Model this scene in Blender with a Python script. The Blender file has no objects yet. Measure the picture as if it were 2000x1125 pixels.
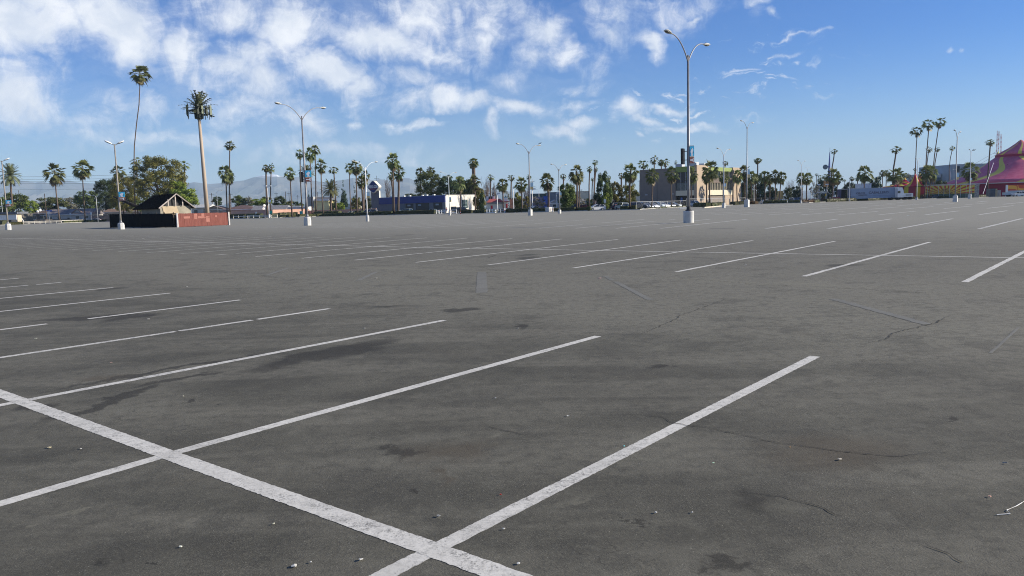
import bpy, math, random
from mathutils import Vector, Matrix, noise as mnoise
sc = bpy.context.scene
C = sc.collection
rnd = random.Random(11)

# ------------------------------------------------------------------ camera
F = 1500.0; EYE = 1.6; SL = 0.028; Y0 = 403.0
_r = math.atan(SL); _p = math.atan((562.5 - Y0) * math.cos(_r) / F)
_F = Vector((0, math.cos(_p), -math.sin(_p)))
_R0 = Vector((1, 0, 0)); _U0 = _R0.cross(_F)
_R = math.cos(_r) * _R0 - math.sin(_r) * _U0
_U = math.sin(_r) * _R0 + math.cos(_r) * _U0
cam_d = bpy.data.cameras.new("camera"); cam = bpy.data.objects.new("camera", cam_d); C.objects.link(cam)
cam_d.sensor_width = 36; cam_d.lens = 36 * F / 2000; cam_d.clip_end = 60000; cam_d.clip_start = 0.05
m = Matrix((_R, _U, -_F)).transposed().to_4x4(); m.translation = (0, 0, EYE); cam.matrix_world = m
sc.camera = cam

def ray(px, py):
    return (_F * F + _R * (px - 1000) + _U * (562.5 - py)).normalized()
def P(px, py, z=0.0):                       # point of the plane z seen at that pixel
    v = ray(px, py); t = (EYE - z) / -v.z
    return Vector((v.x * t, v.y * t, z))
def PY(px, py, Y):                          # point at depth Y seen at that pixel
    v = ray(px, py); t = Y / v.y
    return Vector((v.x * t, Y, EYE + v.z * t))
def yh(px): return Y0 - SL * (px - 1000)
def G(px, Y):                               # ground point in that direction at depth Y
    v = ray(px, yh(px)); return Vector((v.x / v.y * Y, Y, 0))
def HZ(px, py, Y): return PY(px, py, Y).z

# ------------------------------------------------------------------ light
sc.view_settings.view_transform = 'Standard'; sc.view_settings.look = 'None'
sc.cycles.pixel_filter_type = 'BLACKMAN_HARRIS'; sc.cycles.filter_width = 1.05; sc.cycles.use_denoising = True; sc.cycles.denoising_prefilter = 'NONE'
sc.view_settings.gamma = 1; sc.view_settings.exposure = 0.75
SUN_EL, SUN_AZ = math.radians(23), math.radians(88.5)      # azimuth clockwise from +Y
sd = bpy.data.lights.new("sun", 'SUN'); sd.energy = 5.0; sd.angle = math.radians(0.53); sd.color = (1.0, 0.91, 0.77)
so = bpy.data.objects.new("sun", sd); C.objects.link(so)
sdir = Vector((math.sin(SUN_AZ) * math.cos(SUN_EL), math.cos(SUN_AZ) * math.cos(SUN_EL), math.sin(SUN_EL)))
so.rotation_euler = sdir.to_track_quat('Z', 'Y').to_euler(); so.location = (60, 0, 60)

class NT:
    """small helper to write node trees as expressions"""
    def __init__(s, nt): s.t = nt; s.n = nt.nodes; s.l = nt.links
    def _in(s, sock, v):
        if v is None: return
        if isinstance(v, bpy.types.NodeSocket): s.l.new(v, sock)
        else:
            if hasattr(sock.default_value, '__len__') and not hasattr(v, '__len__'): v = (v,) * len(sock.default_value)
            if hasattr(v, '__len__') and len(v) == 3 and len(sock.default_value) == 4: v = (*v, 1)
            sock.default_value = v
    def m(s, op, a, b=None, c=None, clamp=False):
        n = s.n.new('ShaderNodeMath'); n.operation = op; n.use_clamp = clamp
        for i, v in enumerate((a, b, c)): s._in(n.inputs[i], v)
        return n.outputs[0]
    def v(s, op, a, b=None):
        n = s.n.new('ShaderNodeVectorMath'); n.operation = op
        s._in(n.inputs[0], a)
        if b is not None: s._in(n.inputs[1] if op != 'SCALE' else n.inputs[3], b)
        return n.outputs[0]
    def noise(s, vec, scale, detail=4, rough=.55, dist=0, out=0, lac=2):
        n = s.n.new('ShaderNodeTexNoise'); n.inputs['Scale'].default_value = scale; n.inputs['Detail'].default_value = detail
        n.inputs['Roughness'].default_value = rough; n.inputs['Distortion'].default_value = dist
        if vec is not None: s.l.new(vec, n.inputs['Vector'])
        return n.outputs[out]
    def map(s, vec, loc=(0, 0, 0), rot=(0, 0, 0), scale=(1, 1, 1), kind='POINT'):
        n = s.n.new('ShaderNodeMapping'); n.vector_type = kind
        n.inputs['Location'].default_value = loc; n.inputs['Rotation'].default_value = rot; n.inputs['Scale'].default_value = scale
        s.l.new(vec, n.inputs['Vector']); return n.outputs[0]
    def ss(s, x, a, b, lo=0., hi=1.):        # smoothstep a..b -> lo..hi
        n = s.n.new('ShaderNodeMapRange'); n.interpolation_type = 'SMOOTHSTEP'
        s._in(n.inputs[0], x)
        for i, v in zip((1, 2, 3, 4), (a, b, lo, hi)): n.inputs[i].default_value = v
        return n.outputs[0]
    def mix(s, f, a, b, blend='MIX'):
        n = s.n.new('ShaderNodeMix'); n.data_type = 'RGBA'; n.blend_type = blend; n.clamp_factor = True
        s._in(n.inputs[0], f); s._in(n.inputs[6], a); s._in(n.inputs[7], b); return n.outputs[2]
    def blobs(s, vec, lst):                   # lst of (x, y, rx, ry, rot, amp): max of soft ellipses
        acc = None
        for (x, y, rx, ry, rot, amp) in lst:
            mp = s.map(vec, (x, y, 0), (0, 0, rot), (rx, ry, 1), 'TEXTURE')
            g = s.n.new('ShaderNodeTexGradient'); g.gradient_type = 'SPHERICAL'; s.l.new(mp, g.inputs[0])
            o = s.m('MULTIPLY', g.outputs['Fac'], amp)
            acc = o if acc is None else s.m('MAXIMUM', acc, o)
        return acc

world = bpy.data.worlds.new("World"); sc.world = world; world.use_nodes = True
w = NT(world.node_tree); w.n.clear()
wout = w.n.new('ShaderNodeOutputWorld'); bg = w.n.new('ShaderNodeBackground'); w.l.new(bg.outputs[0], wout.inputs[0])
sky = w.n.new('ShaderNodeTexSky'); sky.sky_type = 'NISHITA'; sky.sun_disc = False
sky.sun_elevation = SUN_EL; sky.sun_rotation = SUN_AZ; sky.air_density = 1.0; sky.dust_density = 0.25; sky.ozone_density = 2.2
bg.inputs[1].default_value = 0.07
tc = w.n.new('ShaderNodeTexCoord'); sep = w.n.new('ShaderNodeSeparateXYZ'); w.l.new(tc.outputs['Generated'], sep.inputs[0])
az = w.m('ARCTAN2', sep.outputs[0], sep.outputs[1]); el = w.m('ARCSINE', sep.outputs[2])
cmb = w.n.new('ShaderNodeCombineXYZ'); w.l.new(az, cmb.inputs[0]); w.l.new(el, cmb.inputs[1])
base = cmb.outputs[0]
wn = w.noise(base, 9, 4, .55, 0, 1)
warp = w.v('SCALE', w.v('SUBTRACT', wn, (.5, .5, .5)), .075)
wn2 = w.noise(base, 34, 4, .6, 0, 1)
warp2 = w.v('SCALE', w.v('SUBTRACT', wn2, (.5, .5, .5)), .022)
cpos = w.v('ADD', w.v('ADD', base, warp), warp2)
def AE(px, py):
    v = ray(px, py); return math.atan2(v.x, v.y), math.asin(v.z)
def blob(px, py, rx, ry, rot=0, amp=1):
    a, e = AE(px, py)
    if px > 1370: amp *= .66
    return (a, e, rx / F * (1.25 if px < 1370 else 1.0), ry / F * (1.32 if px < 1370 else 1.0), math.radians(rot), amp)
B = [blob(*b) for b in [
    (40, 15, 230, 80, 0, 1.5), (215, 40, 110, 75, -30, 1.6), (235, 95, 60, 45, -50, 1.2), (150, 90, 120, 40, 20, .7), (15, 175, 110, 75, 0, 1.35), (80, 215, 110, 45, 0, .8),
    (190, 225, 150, 32, 3, .75), (345, 95, 62, 58, -20, 1.4), (385, 140, 32, 60, 15, 1.1), (470, 15, 120, 55, 0, 1.05), (575, 45, 75, 70, 25, 1.5), (610, 100, 40, 50, 20, 1.0),
    (410, 12, 110, 40, 0, .8), (490, 120, 100, 50, -5, 1.3), (530, 165, 55, 45, 20, 1.2), (650, 145, 90, 42, -10, 1.6), (700, 180, 50, 45, 30, 1.2), (570, 160, 60, 25, 0, .8),
    (500, 208, 150, 38, -6, .85), (300, 205, 130, 34, 0, .85), (740, 75, 110, 55, -12, 1.5), (820, 25, 110, 60, -15, 1.2), (880, 45, 30, 80, 20, 1.0), (700, 45, 60, 40, 0, .9),
    (830, 110, 100, 32, -15, 1.1), (885, 195, 90, 34, -4, 1.5), (800, 160, 80, 34, 0, 1.0), (800, 205, 80, 28, 0, .9), (950, 75, 75, 50, 0, 1.05), (1000, 150, 80, 50, 0, .7),
    (1065, 60, 62, 32, 0, 1.4), (1105, 95, 50, 30, 0, 1.1), (1020, 215, 80, 24, -5, 1.5), (1100, 262, 62, 14, -8, 1.35), (1130, 245, 50, 14, 0, 1.1), (1130, 212, 45, 16, 0, .9), (1130, 175, 60, 22, 0, .6),
    (1222, 218, 42, 24, 10, 1.5), (1250, 240, 50, 10, -12, 1.3), (1305, 215, 50, 11, 0, 1.3), (1320, 250, 85, 8, 2, 1.2), (1240, 268, 10, 5, 0, 1.0), (1280, 70, 40, 20, -20, 1.4), (1290, 92, 30, 26, -20, .9),
    (1340, 14, 80, 40, 0, .9), (1355, 32, 30, 12, 0, 1.1), (1200, 15, 110, 50, -30, .8), (1185, 70, 40, 70, 35, .8), (1150, 130, 40, 40, 20, .6), (1480, 12, 38, 18, -15, 1.5), (1500, 40, 22, 14, -20, 1.4), (1475, 30, 28, 30, 0, .8), (1550, 78, 80, 6, 3, 1.4),
    (1597, 74, 30, 8, 12, 1.5), (1525, 110, 50, 7, 4, 1.2), (1550, 127, 22, 5, 0, 1.2), (1440, 145, 30, 5, 0, 1.0), (1465, 153, 20, 4, 0, .9), (1540, 162, 30, 5, 0, 1.0), (1515, 127, 14, 5, 0, .9), (1480, 127, 16, 4, 0, .8), (1370, 150, 16, 4, 0, .8), (1395, 170, 10, 4, 0, .7), (1650, 130, 16, 5, 0, .6),
    (1838, 91, 8, 7, 0, 1.1), (1858, 86, 8, 6, 0, 1.1), (600, 285, 320, 26, -4, .85), (350, 265, 240, 26, -3, .85), (200, 262, 130, 22, 0, .7), (760, 305, 150, 14, -4, .6), (810, 250, 60, 12, -4, 1.1), (770, 242, 30, 8, 0, 1.0), (955, 240, 20, 26, 8, 1.0), (840, 253, 50, 8, 0, .7),
    (560, 238, 140, 22, -8, .95), (690, 245, 22, 12, 8, 1.2), (460, 215, 55, 34, 0, 1.0), (40, 240, 200, 50, 0, .6), (930, 15, 110, 60, 0, .85), (1450, 235, 80, 5, 0, .8), (1030, 110, 60, 40, 0, .8), (290, 40, 60, 40, 0, .4), (1010, 20, 90, 40, 0, .7)]]
bl = w.blobs(cpos, B)
st = w.map(cpos, (0, 0, 0), (0, 0, math.radians(-16)), (27, 11, 1))     # fibres that fall steeply out of the cloud heads
fib = w.noise(st, 1.0, 9, .70, 1.1)
puff = w.noise(w.map(base, scale=(.8, 1.25, 1)), 24, 9, .66, .5)
tex = w.m('ADD', w.m('MULTIPLY', fib, .42), w.m('MULTIPLY', puff, .58))
dens = w.m('ADD', w.m('MULTIPLY', bl, 1.0), w.m('MULTIPLY', w.m('SUBTRACT', tex, .525), 2.9))
dens = w.m('MULTIPLY', dens, w.ss(bl, 0.0, .30))
cov = w.m('POWER', w.ss(dens, -.05, 1.25), 1.15)
cov = w.m('MULTIPLY', cov, .95)
thin = w.m('MULTIPLY', w.ss(el, .02, .20), w.ss(w.noise(w.map(cpos, rot=(0, 0, .2), scale=(3, 8, 1)), 1.8, 7, .66, .9),   .40, .75, 0, .30))
thin = w.m('MULTIPLY', thin, w.ss(az, -.1, .28, 1, 0))
cov = w.m('MAXIMUM', cov, thin)
fk = w.m('MULTIPLY', w.ss(w.noise(w.map(cpos, rot=(0, 0, -.06), scale=(28, 95, 1)), 1.0, 6, .62), .56, .70, 0, .8), w.m('MULTIPLY', w.ss(w.blobs(base, [blob(1490, 130, 150, 110, 0, 1), blob(1300, 225, 170, 50, 0, 1.2), blob(1600, 150, 120, 90, 0, .6)]), .0, .7), 1))
cov = w.m('MAXIMUM', cov, fk)
shade = w.ss(w.noise(cpos, 17, 6, .6), .32, .66)
ccol = w.mix(shade, (6.5, 7.05, 8.0), (9.3, 9.4, 9.6))
skyc = w.mix(1.0, sky.outputs[0], w.mix(w.ss(el, -.02, .21), (.80, .95, 1.20), (.20, .55, 1.12)), 'MULTIPLY')
final = w.mix(cov, skyc, ccol)
w.l.new(final, bg.inputs[0])

# ------------------------------------------------------------------ mesh + object helpers
class MB:
    def __init__(s): s.v = []; s.f = []; s.mi = []
    def add(s, vs, fs, mi=0):
        o = len(s.v); s.v += [tuple(x) for x in vs]; s.f += [tuple(i + o for i in f) for f in fs]; s.mi += [mi] * len(fs)
    def box(s, c, d, rz=0, mi=0, mat=None):
        x, y, z = d[0] / 2, d[1] / 2, d[2] / 2
        vs = [Vector((a * x, b * y, e * z)) for e in (-1, 1) for b in (-1, 1) for a in (-1, 1)]
        R = Matrix.Rotation(rz, 3, 'Z') if mat is None else mat
        vs = [R @ q + Vector(c) for q in vs]
        s.add(vs, [(0, 2, 3, 1), (4, 5, 7, 6), (0, 1, 5, 4), (2, 6, 7, 3), (0, 4, 6, 2), (1, 3, 7, 5)], mi)
    def tube(s, pts, rad, n=8, mi=0, cap=True):
        pts = [Vector(p) for p in pts]; rings = []
        if not hasattr(rad, '__len__'): rad = [rad] * len(pts)
        up = Vector((0, 0, 1))
        for i, p in enumerate(pts):
            d = (pts[min(i + 1, len(pts) - 1)] - pts[max(i - 1, 0)]).normalized()
            a = d.cross(Vector((1, 0, 0)) if abs(d.x) < .8 else Vector((0, 1, 0))).normalized(); b = d.cross(a)
            rings.append([p + (a * math.cos(2 * math.pi * k / n) + b * math.sin(2 * math.pi * k / n)) * rad[i] for k in range(n)])
        vs = [q for r in rings for q in r]; fs = []
        for i in range(len(pts) - 1):
            for k in range(n): fs.append((i * n + k, i * n + (k + 1) % n, (i + 1) * n + (k + 1) % n, (i + 1) * n + k))
        if cap: fs.append(tuple(reversed(range(n)))); fs.append(tuple((len(pts) - 1) * n + k for k in range(n)))
        s.add(vs, fs, mi)
    def lathe(s, prof, n=16, c=(0, 0, 0), mi=0, rot=0):
        vs = [(c[0] + r * math.cos(2 * math.pi * k / n + rot), c[1] + r * math.sin(2 * math.pi * k / n + rot), c[2] + z) for r, z in prof for k in range(n)]; fs = []
        for i in range(len(prof) - 1):
            for k in range(n): fs.append((i * n + k, i * n + (k + 1) % n, (i + 1) * n + (k + 1) % n, (i + 1) * n + k))
        fs.append(tuple(reversed(range(n)))); fs.append(tuple((len(prof) - 1) * n + k for k in range(n)))
        s.add(vs, fs, mi)
    def prism(s, poly, a, b, mi=0):
        """poly of 3D points, extruded by vector from a to b"""
        n = len(poly); a = Vector(a); b = Vector(b)
        vs = [Vector(p) + a for p in poly] + [Vector(p) + b for p in poly]
        fs = [tuple(range(n)), tuple(reversed(range(n, 2 * n)))] + [(i, (i + 1) % n, n + (i + 1) % n, n + i) for i in range(n)]
        s.add(vs, fs, mi)
    def ell(s, c, r, n=10, m=6, mi=0, mat=None):
        R = mat or Matrix.Identity(3); vs = []; fs = []
        for i in range(m + 1):
            t = math.pi * i / m
            for k in range(n):
                q = Vector((r[0] * math.sin(t) * math.cos(2 * math.pi * k / n), r[1] * math.sin(t) * math.sin(2 * math.pi * k / n), r[2] * math.cos(t)))
                vs.append(R @ q + Vector(c))
        for i in range(m):
            for k in range(n): fs.append((i * n + k, (i + 1) * n + k, (i + 1) * n + (k + 1) % n, i * n + (k + 1) % n))
        s.add(vs, fs, mi)
    def mesh(s, name, mats, smooth=False):
        me = bpy.data.meshes.new(name); me.from_pydata(s.v, [], s.f)
        for q in (mats if isinstance(mats, (list, tuple)) else [mats]): me.materials.append(q)
        if any(s.mi): me.polygons.foreach_set('material_index', s.mi)
        if smooth: me.polygons.foreach_set('use_smooth', [True] * len(s.f))
        me.update(); return me
    def build(s, name, mats, parent=None, smooth=False):
        return link(name, s.mesh(name, mats, smooth), parent)
def link(name, me, parent=None):
    o = bpy.data.objects.new(name, me); C.objects.link(o)
    if parent is not None: o.parent = parent
    return o
def tag(o, label=None, cat=None, group=None, kind=None):
    if label: o['label'] = label
    if cat: o['category'] = cat
    if group: o['group'] = group
    if kind: o['kind'] = kind
    return o
def thing(name, loc, label, cat, group=None, rz=0):
    o = bpy.data.objects.new(name, None); C.objects.link(o); o.location = loc; o.rotation_euler = (0, 0, rz)
    o.empty_display_size = .5
    return tag(o, label, cat, group)
def struct(o): o['kind'] = 'structure'; return o

# ------------------------------------------------------------------ materials
MC = {}
def pm(name, col, rough=.8, var=.18, scale=2.0, bump=0., metal=0., spec=.3, col2=None, st=(1, 1, 1), bs=None):
    if name in MC: return MC[name]
    ma = bpy.data.materials.new(name); ma.use_nodes = True; MC[name] = ma
    t = NT(ma.node_tree); b = t.n['Principled BSDF']
    tcn = t.n.new('ShaderNodeTexCoord'); v = t.map(tcn.outputs['Object'], scale=st)
    n = t.noise(v, scale, 5, .6)
    f = t.ss(n, .3, .7)
    c2 = col2 or tuple(c * (1 - var) for c in col); c1 = col if col2 else tuple(min(1, c * (1 + var * .6)) for c in col)
    c = t.mix(f, c2, c1)
    t.l.new(c, b.inputs['Base Color']); b.inputs['Roughness'].default_value = rough; b.inputs['Metallic'].default_value = metal
    b.inputs['Specular IOR Level'].default_value = spec
    if bump:
        bn = t.n.new('ShaderNodeBump'); bn.inputs['Strength'].default_value = bump; bn.inputs['Distance'].default_value = .02
        t.l.new(t.noise(v, bs or scale * 12, 4), bn.inputs['Height']); t.l.new(bn.outputs[0], b.inputs['Normal'])
    return ma
def foliage(name, c1, c2, c3, scale=1.2, tr=.25):
    ma = bpy.data.materials.new(name); ma.use_nodes = True
    t = NT(ma.node_tree); b = t.n['Principled BSDF']; out = t.n['Material Output']
    g = t.n.new('ShaderNodeNewGeometry'); oi = t.n.new('ShaderNodeObjectInfo')
    n = t.noise(g.outputs['Position'], scale, 3)
    c = t.mix(t.ss(n, .35, .65), c1, c2)
    n2 = t.noise(g.outputs['Position'], scale * 6, 2)
    c = t.mix(t.ss(n2, .5, .75), c, c3)
    hv = t.n.new('ShaderNodeHueSaturation'); t.l.new(c, hv.inputs['Color'])
    t.l.new(t.m('ADD', t.m('MULTIPLY', oi.outputs['Random'], .04), .48), hv.inputs['Hue'])
    t.l.new(t.m('ADD', t.m('MULTIPLY', oi.outputs['Random'], .5), .75), hv.inputs['Value'])
    t.l.new(hv.outputs[0], b.inputs['Base Color']); b.inputs['Roughness'].default_value = .55; b.inputs['Specular IOR Level'].default_value = .25
    tl = t.n.new('ShaderNodeBsdfTranslucent'); t.l.new(hv.outputs[0], tl.inputs[0])
    mx = t.n.new('ShaderNodeMixShader'); mx.inputs[0].default_value = tr
    t.l.new(b.outputs[0], mx.inputs[1]); t.l.new(tl.outputs[0], mx.inputs[2]); t.l.new(mx.outputs[0], out.inputs[0])
    return ma
def glass(name, col=(.02, .03, .04)):
    return pm(name, col, .12, .1, 1, spec=.8)

m_palm = foliage('palm_green', (.065, .095, .028), (.165, .19, .06), (.38, .36, .17), 1.6, .28)
m_palm2 = foliage('palm_dry', (.13, .10, .05), (.24, .19, .10), (.32, .26, .14), 1.4, .15)
m_date = foliage('date_green', (.09, .11, .045), (.17, .18, .08), (.28, .27, .14), 1.0, .2)
m_leafs = dict(dark=foliage('leaf_dark', (0.026, 0.045, 0.018), (0.058, 0.087, 0.026), (0.102, 0.126, 0.039), .35),
               mid=foliage('leaf_mid', (0.051, 0.077, 0.023), (0.123, 0.154, 0.036), (0.189, 0.210, 0.065), .35),
               olive=foliage('leaf_olive', (0.065, 0.077, 0.016), (0.203, 0.182, 0.039), (0.319, 0.266, 0.065), .45),
               bright=foliage('leaf_bright', (0.102, 0.154, 0.026), (0.232, 0.280, 0.039), (0.406, 0.420, 0.078), .5),
               conifer=foliage('leaf_conifer', (0.017, 0.042, 0.018), (0.029, 0.063, 0.026), (0.043, 0.084, 0.039), .5, .1),
               grey=foliage('leaf_grey', (0.116, 0.126, 0.091), (0.246, 0.238, 0.182), (0.406, 0.378, 0.325), .5))
m_hedge = foliage('hedge_leaf', (.03, .045, .012), (.075, .08, .025), (.14, .10, .045), 1.2)
m_hedge2 = foliage('hedge_red_leaf', (.10, .06, .03), (.16, .08, .04), (.10, .09, .03), 1.2)
m_trunk = pm('palm_trunk', (.13, .095, .075), .9, .45, 3, .6, st=(1, 1, 6))
m_bark = pm('bark', (.075, .055, .045), .9, .4, 3, .5, st=(1, 1, .4))
m_bare = pm('bare_twigs', (.20, .16, .14), .9, .2, 2)
m_conc = pm('concrete', (.56, .55, .52), .85, .14, 2.2, .25)
m_white = pm('white_paint', (.78, .78, .76), .55, .08, 3)
m_galv = pm('galvanised_steel', (.24, .24, .25), .45, .2, 4, metal=.5, spec=.5)
m_galv2 = pm('lamp_grey_paint', (.50, .52, .54), .5, .12, 4)
m_headm = pm('lamp_housing', (.55, .54, .48), .5, .15, 5)
m_lens = pm('lamp_lens', (.07, .065, .05), .25, .2, 5, spec=.6)
m_cyan = pm('banner_cyan', (.06, .50, .78), .6, .05, 2)
m_bwhite = pm('banner_white', (.85, .87, .88), .6, .04, 2)
m_brown = pm('banner_brown', (.27, .10, .075), .6, .1, 2)
m_cream = pm('banner_cream', (.80, .60, .35), .6, .05, 2)
m_black = pm('black_panel', (.012, .012, .014), .5, .2, 2)
m_dark = pm('dark_metal', (.03, .03, .035), .5, .2, 2)
m_wood = pm('dark_pole_wood', (.10, .075, .06), .9, .3, 2, st=(1, 1, .3))
m_rail = pm('weathered_rail', (.62, .58, .50), .8, .12, 3)

# ------------------------------------------------------------------ ground, lot, street
def asphalt(name, lot=True):
    ma = bpy.data.materials.new(name); ma.use_nodes = True
    t = NT(ma.node_tree); b = t.n['Principled BSDF']
    g = t.n.new('ShaderNodeTexCoord').outputs['Object']
    fine = t.noise(g, 110, 4, .75); grit = t.noise(g, 42, 5, .75); mid = t.noise(g, 9, 5, .62); big = t.noise(g, .55, 6, .6, .6)
    ang = math.radians(51)
    strk = t.noise(t.map(g, rot=(0, 0, -ang), scale=(.22, 1.4, 1)), .9, 6, .62, .7)   # wear along the driving lanes
    vast = t.noise(g, .05, 4, .5)
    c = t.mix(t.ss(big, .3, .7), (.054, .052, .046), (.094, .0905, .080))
    # stall bays are darker with oil and tyre wear than the aisles; view-angle brightness is painted in too
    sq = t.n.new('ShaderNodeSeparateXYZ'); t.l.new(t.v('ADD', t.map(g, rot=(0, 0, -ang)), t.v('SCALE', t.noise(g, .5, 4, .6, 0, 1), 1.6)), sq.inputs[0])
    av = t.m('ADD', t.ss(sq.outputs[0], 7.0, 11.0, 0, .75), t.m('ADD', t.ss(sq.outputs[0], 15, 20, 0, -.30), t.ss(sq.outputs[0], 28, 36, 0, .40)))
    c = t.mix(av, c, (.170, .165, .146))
    c = t.mix(t.ss(strk, .40, .62, 0, .6), c, (.140, .134, .120))
    c = t.mix(t.ss(vast, .4, .6, 0, .4), c, (.140, .135, .122))
    c = t.mix(t.ss(mid, .42, .66, 0, .38), c, (.050, .049, .045))
    patch = t.noise(t.v('ADD', g, t.v('SCALE', t.noise(g, 2.2, 4, .6, 0, 1), .5)), 1.5, 6, .68)
    c = t.mix(t.ss(patch, .50, .66, 0, .46), c, (.045, .044, .041)); c = t.mix(t.ss(patch, .46, .32, 0, .30), c, (.15, .146, .13))
    warm = t.noise(g, .8, 4, .6)
    c = t.mix(t.ss(warm, .58, .75, 0, .4), c, (.088, .080, .068))
    pz = t.noise(g, 4.5, 6, .7); c = t.mix(t.ss(pz, .52, .70, 0, .32), c, (.042, .041, .038)); c = t.mix(t.ss(pz, .44, .30, 0, .25), c, (.15, .147, .135))
    gm_ = t.ss(t.noise(g, 1.1, 4, .6), .36, .64, .2, 1)
    c = t.mix(t.m('MULTIPLY', gm_, t.ss(fine, .54, .72, 0, .7)), c, (.25, .245, .23))
    c = t.mix(t.m('MULTIPLY', gm_, t.ss(fine, .46, .30, 0, .85)), c, (.014, .014, .014))
    ve = t.n.new('ShaderNodeTexVoronoi'); ve.feature = 'DISTANCE_TO_EDGE'; ve.inputs['Scale'].default_value = 5.5; t.l.new(t.v('ADD', g, t.v('SCALE', t.noise(g, 9, 4, .6, 0, 1), .12)), ve.inputs['Vector'])
    cz = t.m('MULTIPLY', t.ss(ve.outputs['Distance'], .022, .004, 0, 1), t.ss(t.noise(g, .42, 4, .6), .54, .66, 0, .55)); c = t.mix(cz, c, (.018, .018, .017))
    c = t.mix(t.ss(grit, .50, .68, 0, .22), c, (.20, .195, .175))
    c = t.mix(t.ss(grit, .48, .34, 0, .26), c, (.028, .028, .027))
    vo = t.n.new('ShaderNodeTexVoronoi'); vo.inputs['Scale'].default_value = 26; t.l.new(g, vo.inputs['Vector'])
    c = t.mix(t.ss(vo.outputs['Distance'], .09, .05, 0, .6), c, (.30, .29, .27))
    if lot:
        wv = t.v('SCALE', t.v('SUBTRACT', t.noise(g, 1.6, 6, .68, 0, 1), (.5, .5, .5)), .9)
        gp = t.v('ADD', g, wv)
        gflat = t.v('MULTIPLY', gp, (1, 1, 0))
        S = []
        def stain_or_shadow(x0, y0, x1, y1, wd, amp):
            a, bb = P(x0, y0), P(x1, y1); mcen = (a + bb) / 2; d = bb - a
            S.append((mcen.x, mcen.y, d.length / 2 * 1.15, wd, math.atan2(d.y, d.x), amp))
        stain_or_shadow(450, 735, 790, 655, .36, 1.7); stain_or_shadow(600, 705, 780, 672, .4, 1.0); stain_or_shadow(80, 830, 330, 745, .16, 1.8); stain_or_shadow(0, 805, 120, 790, .12, 1.3); stain_or_shadow(60, 770, 560, 683, .11, 1.7); stain_or_shadow(200, 765, 470, 722, .10, 1.2)
        stain_or_shadow(50, 627, 300, 614, .35, 1.6); stain_or_shadow(180, 630, 330, 610, .3, 1.2); stain_or_shadow(750, 885, 820, 880, .08, 1.3); stain_or_shadow(770, 895, 850, 872, .08, 1.0); stain_or_shadow(860, 607, 930, 603, .25, 1.9); stain_or_shadow(990, 640, 1040, 637, .2, 1.7)
        stain_or_shadow(180, 568, 260, 560, .3, 1.4); stain_or_shadow(700, 600, 820, 596, .3, .9); stain_or_shadow(1160, 442, 1220, 441, 1.2, 2.2); stain_or_shadow(1310, 432, 1340, 431, 1.2, 1.3); stain_or_shadow(1380, 446, 1440, 446, .8, 2.); stain_or_shadow(770, 460, 810, 458, 1., 2)  # the mark left of the tall lamp's base paints its cast shadow
        stain_or_shadow(1010, 508, 1050, 500, .5, 1.2); stain_or_shadow(1000, 500, 1060, 496, .6, 1.2); stain_or_shadow(1600, 521, 1690, 516, .4, 1.4); stain_or_shadow(1820, 455, 1860, 455, .5, 1.3)
        stain_or_shadow(790, 968, 815, 966, .05, 2.0); stain_or_shadow(1260, 722, 1330, 716, .14, 1.6); stain_or_shadow(1850, 820, 1890, 826, .08, 1.4); stain_or_shadow(1400, 985, 1560, 975, .25, .9); stain_or_shadow(1240, 1030, 1260, 1035, .1, 1.5); stain_or_shadow(340, 786, 365, 783, .08, 1.8); stain_or_shadow(410, 795, 430, 793, .08, 1.5); stain_or_shadow(300, 1097, 320, 1095, .03, 2)
        stain_or_shadow(1370, 1110, 1460, 1105, .12, 1.2); stain_or_shadow(190, 1100, 240, 1085, .1, .9)
        sm = t.blobs(gflat, S)
        k = t.ss(sm, .15, .85, 0, .66)
        c = t.mix(k, c, (.017, .016, .015))
        L = []
        def pale(x0, y0, x1, y1, wd, amp):
            a, bb = P(x0, y0), P(x1, y1); mcen = (a + bb) / 2; d = bb - a
            L.append((mcen.x, mcen.y, d.length / 2 * 1.1, wd, math.atan2(d.y, d.x), amp))
        pale(560, 517, 1200, 540, .35, 1.1); pale(1100, 530, 1900, 580, .30, 1.2); pale(1480, 548, 1700, 562, .4, 1.2); pale(130, 1008, 190, 998, .05, 1.3); pale(20, 1040, 90, 1020, .05, 1.); pale(880, 855, 990, 850, .1, .8); pale(860, 1012, 880, 1010, .03, 1.4)
        pale(1450, 1010, 1600, 960, .22, .7); pale(1190, 910, 1300, 890, .06, .8); pale(1060, 1020, 1200, 960, .07, .8)
        k2 = t.ss(t.blobs(gflat, L), .25, .9, 0, .6)
        c = t.mix(k2, c, (.15, .145, .125))
        W_ = []
        for q in ((790, 890, 960, 870, .4), (850, 935, 880, 925, .3), (130, 745, 260, 735, .25), (1480, 900, 1800, 860, .5)):
            a, bb = P(q[0], q[1]), P(q[2], q[3]); mcen = (a + bb) / 2; d = bb - a; W_.append((mcen.x, mcen.y, d.length * .7, q[4], math.atan2(d.y, d.x), 1))
        c = t.mix(t.ss(t.blobs(gflat, W_), .1, .9, 0, .6), c, (.070, .058, .045))
    c = t.mix(t.ss(sq.outputs[0], 26, 60, 0, .45), c, (.235, .232, .215))  # far asphalt paler: grazing-view sheen put into the colour
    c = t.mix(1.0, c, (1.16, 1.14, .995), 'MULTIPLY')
    c = t.mix(t.ss(sq.outputs[0], 9, 60, 0, .22), c, (.30, .295, .27))  # second painted lightening with distance, again for the grazing view
    t.l.new(c, b.inputs['Base Color'])
    b.inputs['Roughness'].default_value = .88; b.inputs['Specular IOR Level'].default_value = .25
    bn = t.n.new('ShaderNodeBump'); bn.inputs['Strength'].default_value = .55; bn.inputs['Distance'].default_value = .006
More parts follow.
